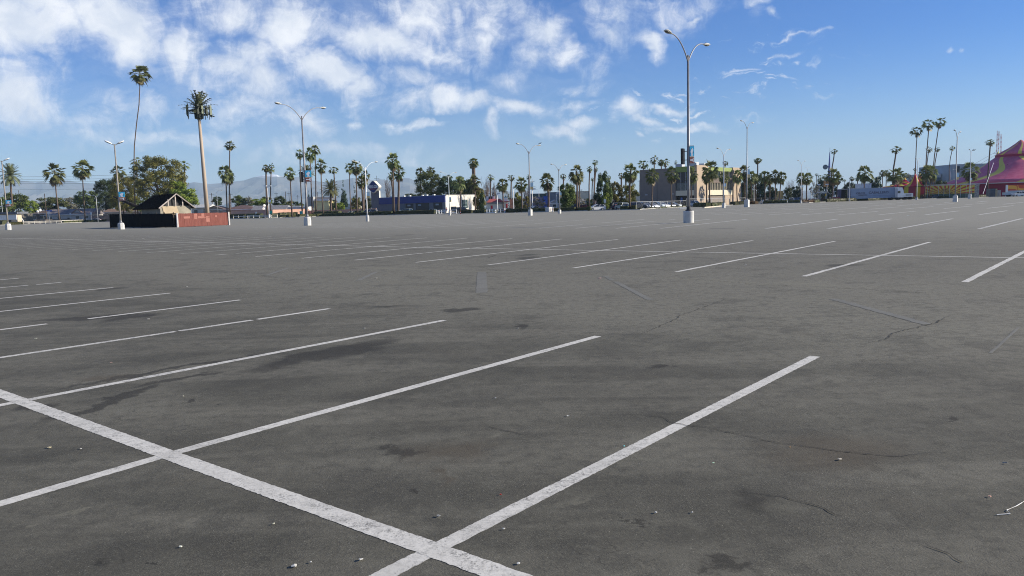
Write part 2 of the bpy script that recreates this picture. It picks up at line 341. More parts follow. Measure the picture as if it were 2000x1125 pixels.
    t.l.new(t.m('ADD', t.m('ADD', fine, grit), t.m('MULTIPLY', mid, .8)), bn.inputs['Height']); t.l.new(bn.outputs[0], b.inputs['Normal'])
    return ma
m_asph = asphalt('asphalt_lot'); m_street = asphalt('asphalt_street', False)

EDGE = [(-260, 447), (-60, 441), (0, 440), (60, 437.5), (110, 436.2), (200, 433), (330, 430.5), (450, 427.5), (520, 426.2), (630, 422.6), (720, 421), (770, 419.8), (840, 418), (940, 416.3), (1040, 414.5), (1125, 412.5), (1200, 410.6),
        (1250, 409.4), (1290, 406.8), (1340, 404.2), (1400, 403.2), (1450, 399), (1500, 398), (1580, 396), (1620, 394.3), (1700, 391.7), (1800, 388.8), (1900, 385.8), (2000, 382.2), (2100, 379.4), (2260, 375)]
EP = [P(x, y) for x, y in EDGE]
def eY(px):
    for (a, ya), (b, yb) in zip(EDGE, EDGE[1:]):
        if a <= px <= b: return P(px, ya + (yb - ya) * (px - a) / (b - a)).y
    return 260
ml = MB(); n = len(EP)
ml.add([(p.x, p.y, 0) for p in EP] + [(-200, -60, 0), (260, -60, 0)], [tuple(list(range(n)) + [n + 1, n])][::1])
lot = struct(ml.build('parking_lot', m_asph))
if lot.data.polygons[0].normal.z < 0: lot.data.flip_normals()
def strip(name, off0, off1, z, mat, h=0):
    mb = MB(); a = []; b = []
    for p in EP:
        d = Vector((p.x, p.y, 0)).normalized(); a.append(p + d * off0); b.append(p + d * off1)
    if h:
        for i in range(n - 1):
            mb.add([a[i], a[i + 1], b[i + 1], b[i], *[q + Vector((0, 0, h)) for q in (a[i], a[i + 1], b[i + 1], b[i])]], [(0, 1, 5, 4), (4, 5, 6, 7), (1, 2, 6, 5), (2, 3, 7, 6), (3, 0, 4, 7)])
    else:
        for i in range(n - 1): mb.add([q + Vector((0, 0, z)) for q in (a[i], b[i], b[i + 1], a[i + 1])], [(3, 2, 1, 0)])
    o = struct(mb.build(name, mat))
    return o
m_land = pm('dry_land', (.14, .13, .085), .95, .35, .02, col2=(.07, .085, .04))
gm = MB(); gm.add([(-16000, -300, -.03), (16000, -300, -.03), (16000, 15500, -.03), (-16000, 15500, -.03)], [(0, 1, 2, 3)])
struct(gm.build('ground', m_land))
strip('planting_strip', -.05, 9, -.016, pm('bark_mulch', (.12, .10, .06), .95, .4, 1.5))
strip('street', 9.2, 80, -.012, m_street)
strip('kerb', -.02, .28, 0, pm('kerb_concrete', (.42, .41, .38), .9, .25, .6), h=.14)

# markings ----------------------------------------------------------
def paint(name, col, wear, under=(.088, .086, .078)):
    ma = bpy.data.materials.new(name); ma.use_nodes = True
    t = NT(ma.node_tree); b = t.n['Principled BSDF']; g = t.n.new('ShaderNodeTexCoord').outputs['Object']
    fine = t.noise(g, 75, 5, .78); mid = t.noise(g, 11, 6, .72); lw = t.noise(g, .35, 4, .6)
    s = t.m('ADD', t.m('MULTIPLY', fine, .6), t.m('ADD', t.m('MULTIPLY', mid, .5), t.m('MULTIPLY', lw, wear)))
    c = t.mix(t.ss(s, .55 + wear * .5, .68 + wear * .5, 0, .9), col, under)
    c = t.mix(t.ss(t.noise(g, 26, 5, .75), .42, .66, 0, .5), c, tuple(q * .55 for q in col)); c = t.mix(t.ss(t.noise(g, 2.5, 4), .4, .7, 0, .4), c, tuple(q * .6 for q in col))
    t.l.new(c, b.inputs['Base Color']); b.inputs['Roughness'].default_value = .8; b.inputs['Specular IOR Level'].default_value = .25
    bn = t.n.new('ShaderNodeBump'); bn.inputs['Strength'].default_value = .35; bn.inputs['Distance'].default_value = .004
    t.l.new(fine, bn.inputs['Height']); t.l.new(bn.outputs[0], b.inputs['Normal'])
    return ma
m_line = paint('line_paint', (.64, .62, .555), .25); m_line_far = paint('line_paint_worn', (.60, .59, .54), .32)
m_ghost = paint('ghost_paint', (.188, .184, .158), .9, (.160, .157, .134))
A51 = math.radians(51)
E1 = Vector((math.cos(A51), math.sin(A51), 0)); E2 = Vector((math.sin(A51), -math.cos(A51), 0))
def UV(u, v): return E2 * u + E1 * v
def ribbon(mb, a, b, wd, z, jag=.004, step=.12, skips=()):
    a = Vector((a.x, a.y, z)); b = Vector((b.x, b.y, z)); d = b - a; L = d.length; d.normalize(); s = Vector((-d.y, d.x, 0))
    nseg = max(2, min(1500, int(L / step))); pr = None
    for i in range(nseg + 1):
        t = i / nseg; p = a + d * L * t
        q = (p + s * (wd / 2 + rnd.uniform(-jag, jag)), p - s * (wd / 2 + rnd.uniform(-jag, jag)))
        if pr and not any(s0 < t < s1 for s0, s1 in skips): mb.add([pr[0], pr[1], q[1], q[0]], [(0, 1, 2, 3)])
        pr = q
U1 = [-2.45 - 2.6 * k - .035 * k * max(0, k - 2) * .35 for k in range(0, 13)]
near = MB()
U1 = [-2.45, -5.0, -7.61, -10.3, -12.95, -15.57, -18.2, -21.1, -23.95, -26.8, -29.7, -32.6]
for k, u in enumerate(U1):
    def gp(px, py, hw=.006):
        v_ = P(px, py).dot(E1); return ((v_ + 3) / 10.9 - hw, (v_ + 3) / 10.9 + hw)
    sk = {2: (gp(757, 647, .004),), 3: (gp(506, 625, .004), gp(358, 648, .003)), 4: ((gp(105, 632)[0], gp(172, 624)[1]),), 7: (gp(68, 557, .008),)}.get(k, ())
    if k < 3:      # measured on the ground plane from three sighted points
        far_, mid_, lo_ = [((1592, 696), (848, 1073.5), (745, 1124)), ((1168, 656.5), (328, 888), (0, 984)), ((868, 625.5), (45, 783), (0, 793))][k]
        a_, b_, c_ = P(*far_), P(*mid_), P(*lo_); dd_ = (b_ - a_).normalized(); e_ = b_ + dd_ * 5.5 if k != 1 else c_ + (c_ - b_).normalized() * 4
        ribbon(near, a_, b_, .102, .0012, .003, .02, tuple((1 - (q1 + .0) * 1.0, 1 - q0) for q0, q1 in ()) ); ribbon(near, b_, e_, .102, .0012, .003, .02)
        continue
    ribbon(near, UV(u, -3), UV(u, 7.9), .102, .0012, .003, .03, sk)
s0_, s1_ = P(0, 768.5), P(848, 1073.5); sd_ = (s1_ - s0_).normalized(); sm_ = P(328, 888)
ribbon(near, s1_ + sd_ * 2, sm_, .132, .002, .0035, .025); ribbon(near, sm_, s0_, .132, .002, .0035, .025); ribbon(near, s0_, s0_ - sd_ * 50, .132, .002, .0035, .06)
struct(near.build('parking_line_markings', m_line))
row2 = MB()
for k in range(-4, 26):
    a = UV(-2.33 - 2.89 * k, 15.95 + .04 * max(k, 0)); b = UV(-2.2 - 3.13 * k, 29.05 + .12 * max(k, 0))
    sk = ((.10, .104),) if k in (2, 3) else ((.05, .08),) if k == 9 else ()
    ribbon(row2, a, b, .12, .003, .008, .2, sk)
ribbon(row2, UV(8, 22.3), UV(-24, 22.55), .13, .0045, .006, .3); ribbon(row2, UV(-24, 22.55), UV(-83, 25.7), .15, .0045, .006, .6)
struct(row2.build('parking_line_markings', m_line))
far = MB()
def inlot(p):
    if p.y < 5: return True
    px = 1000 + p.x / p.y * F; return -200 < px < 2200 and p.y < eY(px) - 4
for (u0, du0, v0, dv0, u1, du1, v1, dv1, kk, wd) in [(-5.4, 3.42, 40.3, .42, -5.25, 3.9, 55.8, 1.2, 22, .19), (-9.0, 4.0, 66.8, 2.2, -8.7, 4.1, 80.5, 2.4, 22, .24), (-7.5, 4.5, 92, 2.5, -6.5, 4.8, 108, 2.7, 20, .28), (-4, 5, 120, 2.6, -3, 5.2, 138, 2.8, 18, .34), (0, 5.6, 152, 2.6, 0, 5.8, 172, 2.8, 16, .4)]:
    for k in range(-4, kk):
        a = UV(u0 - du0 * k, v0 + dv0 * max(k, 0)); b = UV(u1 - du1 * k, v1 + dv1 * max(k, 0))
        if inlot(a) and inlot(b) and rnd.random() < .93: ribbon(far, a, b, wd, .006, .01, .5, ((rnd.random(), rnd.random()),) if rnd.random() < .4 else ())
struct(far.build('parking_line_markings', m_line_far))
gh = MB()
ribbon(gh, P(941, 531), P(941, 572), .22, .003, .01); ribbon(gh, P(1175, 536), P(1270, 586), .11, .003, .01, .1, ((.0, .1), (.3, .36)))
ribbon(gh, P(1628, 584), P(1812, 634), .14, .003, .012, .1); ribbon(gh, P(520, 538), P(565, 523), .10, .003, .01)
ribbon(gh, P(700, 548), P(735, 531), .12, .003, .01); ribbon(gh, P(1935, 690), P(1990, 640), .03, .003, .004)
struct(gh.build('faded_line_markings', m_ghost))
ck = MB()
def crack(pts, wd, amp=.02):
    W3 = [P(*p) for p in pts]; path = []
    for a, b in zip(W3, W3[1:]):
        k = max(3, int((b - a).length / .035)); k = min(k, 60)
        for i in range(k): path.append(a.lerp(b, i / k) + Vector((rnd.gauss(0, amp), rnd.gauss(0, amp), 0)))
    path.append(W3[-1]); tot = len(path)
    for i in range(tot - 1):
        a, b = path[i], path[i + 1]; d = b - a
        if d.length < 1e-5: continue
        d.normalize(); s = Vector((-d.y, d.x, 0)); f = wd * min(1, 3.5 * min(i, tot - i) / tot + .25) * rnd.uniform(.5, 1.3)
        ck.add([a + s * f / 2 + Vector((0, 0, .0045)), a - s * f / 2 + Vector((0, 0, .0045)), b - s * f / 2 + Vector((0, 0, .0045)), b + s * f / 2 + Vector((0, 0, .0045))], [(0, 1, 2, 3)])
crack([(1190, 812), (1240, 809), (1290, 815), (1320, 828), (1380, 836), (1440, 848), (1500, 862), (1570, 872), (1640, 882), (1700, 888), (1760, 892), (1800, 887), (1850, 884)], .007, .008)
crack([(1695, 670), (1735, 662), (1745, 650), (1790, 640), (1830, 630), (1857, 616)], .011, .014)
crack([(1250, 654), (1320, 624), (1328, 617), (1370, 602), (1420, 583)], .008, .014)
crack([(940, 830), (1000, 845), (1030, 850)], .006, .008); crack([(1440, 960), (1530, 972), (1600, 990), (1640, 1010)], .006, .006)
crack([(1100, 531), (1300, 542), (1500, 556), (1700, 566), (1900, 577), (2000, 581)], .008, .03)
crack([(930, 527), (1100, 532)], .01, .03); crack([(950, 505), (970, 498)], .03, .02)
crack([(1790, 1062), (1850, 1078), (1880, 1100)], .006, .01); crack([(1330, 815), (1290, 806)], .004, .004)
struct(ck.build('asphalt_cracks', pm('crack_dark', (.038, .037, .034), .95, .2, 5)))

# ------------------------------------------------------------------ litter
def scrap(px, py, sz, col, label, kind='paper'):
    mb = MB(); p = P(px, py); r = random.Random(int(px * 7 + py)); k = 9; vs = []; sz *= .72
    for i in range(k):
        a = 2 * math.pi * i / k; rr = sz * r.uniform(.55, 1) * (1 if kind != 'strip' else (1 if abs(math.cos(a)) > .8 else .3))
        vs.append((math.cos(a) * rr, math.sin(a) * rr, r.uniform(.004, .004 + sz * .22)))
    vs.append((0, 0, sz * .16 + .005)); base = [(v[0] * .96, v[1] * .96, v[2] - .003) for v in vs]
    mb.add(vs + base, [(i, (i + 1) % k, k) for i in range(k)] + [((i + 1) % k + k + 1, i + k + 1, 2 * k + 1) for i in range(k)] + [(i, i + k + 1, (i + 1) % k + k + 1, (i + 1) % k) for i in range(k)])
    o = mb.build({'paper': 'paper_scrap', 'leaf': 'dry_leaf', 'strip': 'paper_scrap', 'cap': 'bottle_cap', 'stone': 'pebble'}[kind], pm('litter_%s' % '_'.join('%02d' % int(c * 99) for c in col), col, .7, .15, 30))
    o.location = (p.x, p.y, .004); o.rotation_euler = (0, 0, r.uniform(0, 6))
    tag(o, label, {'cap': 'bottle cap', 'leaf': 'leaf', 'stone': 'pebble'}.get(kind, 'litter'), 'litter scattered on the asphalt')
WH = (.58, .57, .52)
scrap(96, 876, .022, (.55, .48, .30), 'tan dry leaf left of the thick white line', 'leaf'); scrap(158, 878, .012, WH, 'tiny white chip right of the tan dry leaf')
scrap(353, 1070, .013, (.8, .8, .66), 'round cream pebble near the bottom left', 'stone'); scrap(575, 1108, .024, (.6, .58, .5), 'crumpled pale leaf at the bottom edge left of the line crossing', 'leaf')
scrap(607, 1100, .009, WH, 'small white crumb right of the crumpled pale leaf'); scrap(705, 1095, .016, WH, 'white paper scrap just left of the bottom line crossing')
scrap(1013, 1103, .014, WH, 'white paper scrap just right of the bottom line crossing'); scrap(978, 968, .010, (.7, .05, .03), 'small red plastic cap on dark asphalt', 'cap')
scrap(1219, 873, .010, (.25, .75, .75), 'tiny turquoise cap touching the right stall line', 'cap'); scrap(1109, 814, .018, WH, 'white scrap in the middle of the front stall')
scrap(968, 779, .015, WH, 'white fleck below the middle stall line'); scrap(1640, 899, .022, (.6, .55, .45), 'pale twig-like leaf below the long crack', 'leaf')
scrap(1393, 906, .011, (.5, .7, .5), 'pale green fleck right of the near stall line'); scrap(1543, 875, .010, (.6, .35, .15), 'orange chip below the start of the long crack')
scrap(1962, 906, .03, (.35, .33, .3), 'grey stick near the right edge', 'strip'); scrap(1933, 972, .012, (.7, .4, .3), 'pinkish shell scrap near the right edge')
scrap(735, 544, .06, WH, 'flat white paper scrap in the middle aisle'); scrap(365, 560, .035, WH, 'white paper ball beyond the left stall lines')
scrap(1171, 544, .06, (.7, .45, .42), 'pinkish paper scrap beside the faded mark'); scrap(712, 642, .025, WH, 'pair of white crumbs above the third stall line')
scrap(1012, 642, .018, WH, 'white crumb on the dark oval spot'); scrap(1456, 517, .05, WH, 'white scrap inside the second row of stalls')
scrap(217, 709, .02, (.6, .4, .33), 'pinkish curled leaf between the left stall lines', 'leaf'); scrap(290, 624, .03, WH, 'white scrap beside the wet patch at left')
scrap(70, 662, .03, (.6, .6, .45), 'yellowish scrap at the left edge'); scrap(1774, 422, .18, (.6, .75, .8), 'pale blue cup lying in the far stalls on the right')
scrap(534, 464, .14, (.45, .55, .6), 'grey-blue cup lying beyond the far thick line'); scrap(280, 466, .14, WH, 'white paper lying left of the far stalls')
scrap(984, 1035, .012, WH, 'white crumb right of the bottom stall line'); scrap(857, 1010, .02, (.3, .3, .28), 'grey flattened gum patch above the line crossing'); scrap(535, 1025, .011, (.7, .68, .5), 'cream crumb below the thick line')
scrap(1352, 1003, .009, WH, 'white crumb left of the faint shoe-shaped scrape'); scrap(1281, 1003, .011, WH, 'white crumb between near line and scrape'); scrap(358, 775, .011, (.7, .68, .5), 'cream crumb above the oval oil spots')
def line_thing(name, pts, r, mat, label, cat, group=None):
    mb = MB(); mb.tube(pts, r, 6); o = mb.build(name, mat); return tag(o, label, cat, group)
line_thing('string', [P(x, y) + Vector((0, 0, .005)) for x, y in ((1947, 1007), (1973, 1005), (1966, 998), (1985, 990), (1995, 984), (2001, 980))], .0022, pm('string_white', (.75, .74, .7), .8), 'thin white string lying in a zigzag at the right edge', 'string')


# ------------------------------------------------------------------ mountains
RIDGE = [(-400, 372), (-250, 366), (-120, 362), (0, 356), (36, 352.5), (57, 354), (76, 357), (89, 355), (107, 359), (124, 354), (137, 352.5), (153, 356), (169, 358.7), (196, 360), (230, 364), (270, 362), (330, 362), (363, 360.5), (383, 356), (413, 360), (428, 358.7), (455, 356), (482, 352.5),
         (502, 346), (520, 342.7), (536, 341), (548, 341.8), (552, 345), (562, 345.3), (576, 347), (587, 345.3), (608, 352.5), (633, 356), (650, 354.6), (672, 352), (684, 350), (692, 347.5), (703, 350), (718, 348.7), (731, 353), (741, 350), (751, 351), (768, 354.6), (790, 348), (802, 348.7), (812, 353),
         (840, 362), (900, 368), (960, 372), (1040, 377), (1150, 380), (1300, 384), (1450, 379), (1530, 372), (1600, 373), (1700, 375), (1850, 372), (2000, 370), (2300, 372)]
def ridge(px):
    for (a, ya), (b, yb) in zip(RIDGE, RIDGE[1:]):
        if a <= px <= b: return ya + (yb - ya) * (px - a) / (b - a)
    return 372
mb = MB(); NX, NY = 420, 34; YF, YR = 8200., 11500.
for j in range(NY + 1):
    t = j / NY; Y = YF + (YR - YF) * t
    for i in range(NX + 1):
        px = -400 + 2700 * i / NX; x = (px - 1000) / F * Y * 1.0
        g = ray(px, yh(px)); x = g.x / g.y * Y
        rz = max(2, HZ(px, ridge(px), YR))
        prof = t ** 1.25
        z = rz * prof
        q = Vector((x / 900, Y / 900, 3)); k = mnoise.hetero_terrain(q, .9, 2.1, 5, .7) if False else mnoise.fractal(q, 1.0, 2.1, 6)
        rg = abs(mnoise.noise(Vector((x / 520, Y / 1500, 7)))) * 2 - .5
        z += rz * (.30 * k - .22 * rg) * math.sin(math.pi * min(1, t)) ** .8 * (1 - .35 * t)
        if t > .97: z = rz + rz * .0 * k
        if j == 0: z = -5
        mb.v.append((x, Y, z))
for j in range(NY):
    for i in range(NX):
        a = j * (NX + 1) + i; mb.f.append((a, a + 1, a + NX + 2, a + NX + 1)); mb.mi.append(0)
# far side, so the range is a solid ridge and not a sheet
base_i = len(mb.v)
for i in range(NX + 1):
    px = -400 + 2700 * i / NX; g = ray(px, yh(px)); mb.v.append((g.x / g.y * 13500, 13500, -5))
for i in range(NX):
    a = NY * (NX + 1) + i; mb.f.append((a, a + 1, base_i + i + 1, base_i + i)); mb.mi.append(0)
mm = bpy.data.materials.new('mountain_rock'); mm.use_nodes = True
t = NT(mm.node_tree); b = t.n['Principled BSDF']; g = t.n.new('ShaderNodeNewGeometry').outputs['Position']
c = t.mix(t.ss(t.noise(g, .0018, 7, .65), .38, .66), (.10, .115, .11), (.19, .175, .15))
sp = t.n.new('ShaderNodeSeparateXYZ'); t.l.new(g, sp.inputs[0])
pk = PY(536, 342, YR)
dist = t.m('MULTIPLY', t.m('ABSOLUTE', t.m('SUBTRACT', sp.outputs[0], pk.x)), .11)
sn = t.m('SUBTRACT', t.m('ADD', sp.outputs[2], t.m('MULTIPLY', t.noise(g, .006, 5, .7), 160)), dist)
c = t.mix(t.ss(sn, pk.z + 12, pk.z + 60), c, (.85, .86, .88))
t.l.new(c, b.inputs['Base Color']); b.inputs['Roughness'].default_value = 1; b.inputs['Specular IOR Level'].default_value = 0
struct(mb.build('mountains', mm, smooth=False))

# ------------------------------------------------------------------ haze
hz = MB(); hz.box((0, 5500, 379), (44000, 26000, 762)); hm = bpy.data.materials.new('haze_air'); hm.use_nodes = True
hm.node_tree.nodes.clear(); ho = hm.node_tree.nodes.new('ShaderNodeOutputMaterial'); pv = hm.node_tree.nodes.new('ShaderNodeVolumePrincipled')
pv.inputs['Color'].default_value = (.60, .80, 1.0, 1); pv.inputs['Density'].default_value = .000078; pv.inputs['Anisotropy'].default_value = 0
hm.node_tree.links.new(pv.outputs[0], ho.inputs['Volume'])
tag(hz.build('haze', hm), kind='stuff')

# ------------------------------------------------------------------ zones for labels
ZN = [(-99, 200, 'beyond the far left kerb'), (200, 410, 'around the burnt shed'), (410, 560, 'right of the red fence'), (560, 640, 'behind the left lamp post'), (640, 735, 'left of the diamond sign'), (735, 862, 'by the blue-banded shop'),
      (862, 945, 'by the shop\'s cream wall'), (945, 1050, 'around the red-roofed restaurant'), (1050, 1180, 'left of the parked cars'), (1180, 1252, 'just left of the office block'), (1252, 1450, 'at the office block'), (1450, 1560, 'right of the office block'),
      (1560, 1650, 'by the blue spire'), (1650, 1780, 'behind the long white trailer'), (1780, 1865, 'by the small striped tents'), (1865, 2100, 'by the big pink tent')]
def zone(px):
    for a, b_, s in ZN:
        if a <= px < b_: return s
ORD = ['', 'first', 'second', 'third', 'fourth', 'fifth', 'sixth', 'seventh', 'eighth', 'ninth', 'tenth', 'eleventh', 'twelfth', 'thirteenth', 'fourteenth', 'fifteenth']

# ------------------------------------------------------------------ palms
def frond_fan(mb, az_, el_, r, L, wide=1.0, droop=.3, mi=0, n=11, org=(0, 0, 0)):
    d = Vector((math.cos(az_) * math.cos(el_), math.sin(az_) * math.cos(el_), math.sin(el_)))
    side = Vector((-math.sin(az_), math.cos(az_), 0)); up = side.cross(d) * -1
    if up.z < 0: up = -up
    hub = Vector(org) + d * L * .46 + Vector((0, 0, -droop * .10 * L))
    mb.add([Vector(org) - side * .012, Vector(org) + side * .012, hub + side * .008, hub - side * .008], [(0, 1, 2, 3)], mi)
    d2 = (d + Vector((0, 0, -droop * .55))).normalized(); up2 = side.cross(d2)
    rl = r.gauss(0, .45); side2 = side * math.cos(rl) + up2 * math.sin(rl); up2 = up2 * math.cos(rl) - side * math.sin(rl); side = side2
    for k in range(n):
        a = (k / (n - 1) - .5) * 2 * math.radians(82) * wide
        dd = d2 * math.cos(a) + side * math.sin(a); ln = L * .56 * (1 - .22 * abs(a)) * r.uniform(.85, 1.08)
        pr = (up2.cross(dd)).normalized()
        mid = hub + dd * ln * .55 + up2 * .015; tip = hub + dd * ln + Vector((0, 0, -(droop * .5) * ln))
        ww = L * .085
        mb.add([hub, mid + pr * ww * .62 + Vector((0, 0, r.uniform(-.012, .012))), tip, mid - pr * ww * .62], [(0, 1, 2, 3)], mi)
def norm(mbs):
    """scale a set of meshes to horizontal radius 1 and z from -1 to 1"""
    allv = [v for q in mbs for v in q.v]; rs = sorted(math.hypot(v[0], v[1]) for v in allv); R = rs[int(len(rs) * .985)]
    zs = sorted(v[2] for v in allv); z0, z1 = zs[0], zs[-1]
    for q in mbs: q.v = [(v[0] / R, v[1] / R, (v[2] - z0) / (z1 - z0) * 2 - 1) for v in q.v]
    return -((z0) / (z1 - z0) * 2 - 1) * -1 if False else ((0 - z0) / (z1 - z0) * 2 - 1)
def fan_proto(seed, n, el0, el1, skirt, wide=1.0, drop=.35):
    r = random.Random(seed); g = MB(); s = MB()
    for i in range(n):
        t = (i + .5) / n; e = math.radians(el0 + (el1 - el0) * (t ** .85) + r.uniform(-7, 7))
        frond_fan(g, i * 2.39996 + r.uniform(-.3, .3), e, r, r.uniform(.78, 1.15) * (1 - .1 * (t > .75)), wide, drop + .6 * t, n=9)
    for i in range(skirt):
        e = math.radians(r.uniform(-84, -48)); frond_fan(s, r.uniform(0, 6.28), e, r, r.uniform(.6, .95), .5, .25, 0, 7, (0, 0, -.05 - .25 * r.random()))
    zc = norm([g, s] if skirt else [g])
    return (g.mesh('palm_crown', m_palm), s.mesh('palm_skirt', m_palm2) if skirt else None, zc)
def feather_proto(seed, n, el0, el1, skirt, mat):
    r = random.Random(seed); g = MB(); s = MB()
    def fr(mb, a, e, L, mi=0):
        d = Vector((math.cos(a) * math.cos(e), math.sin(a) * math.cos(e), math.sin(e))); side = Vector((-math.sin(a), math.cos(a), 0)); p = Vector((0, 0, 0)); v = d.copy(); N = 10
        for k in range(N):
            q = p + v * L / N; 
            for sg in (-1, 1):
                ll = L * .26 * math.sin(math.pi * (k + 1.2) / (N + 1.5)) ** .6
                o = (v * .55 + side * sg * .8 + Vector((0, 0, -.15))).normalized()
                mb.add([p, q, p + o * ll], [(0, 1, 2)], mi)
                mb.add([p.lerp(q, .5), q.lerp(p, .2), p.lerp(q, .5) + o * ll * .95 + Vector((0, 0, -.02))], [(0, 1, 2)], mi)
            v = (v + Vector((0, 0, -.085 * (1 + .5 * k / N)))).normalized(); p = q
    for i in range(n):
        t = (i + .5) / n; fr(g, i * 2.39996, math.radians(el0 + (el1 - el0) * t + r.uniform(-6, 6)), r.uniform(.9, 1.1))
    for i in range(skirt): fr(s, r.uniform(0, 6.28), math.radians(r.uniform(-80, -45)), r.uniform(.5, .8))
    zc = norm([g, s] if skirt else [g])
    return (g.mesh('palm_crown', mat), s.mesh('palm_skirt', m_palm2) if skirt else None, zc)
PROTO = {'full': [fan_proto(1, 34, 86, -50, 14, .68, .3), fan_proto(2, 38, 88, -54, 18, .66, .35), fan_proto(3, 31, 84, -46, 20, .7, .25), fan_proto(12, 36, 86, -56, 12, .62, .4)],
         'open': [fan_proto(4, 18, 84, -38, 4, .66, .4), fan_proto(5, 16, 80, -34, 3, .7, .5), fan_proto(9, 21, 85, -42, 5, .62, .35)],
         'skirt': [fan_proto(6, 34, 88, -40, 60, .85, .35)],
         'date': [feather_proto(7, 46, 85, -30, 8, m_date), feather_proto(8, 40, 82, -25, 6, m_date)]}
ZC = {}
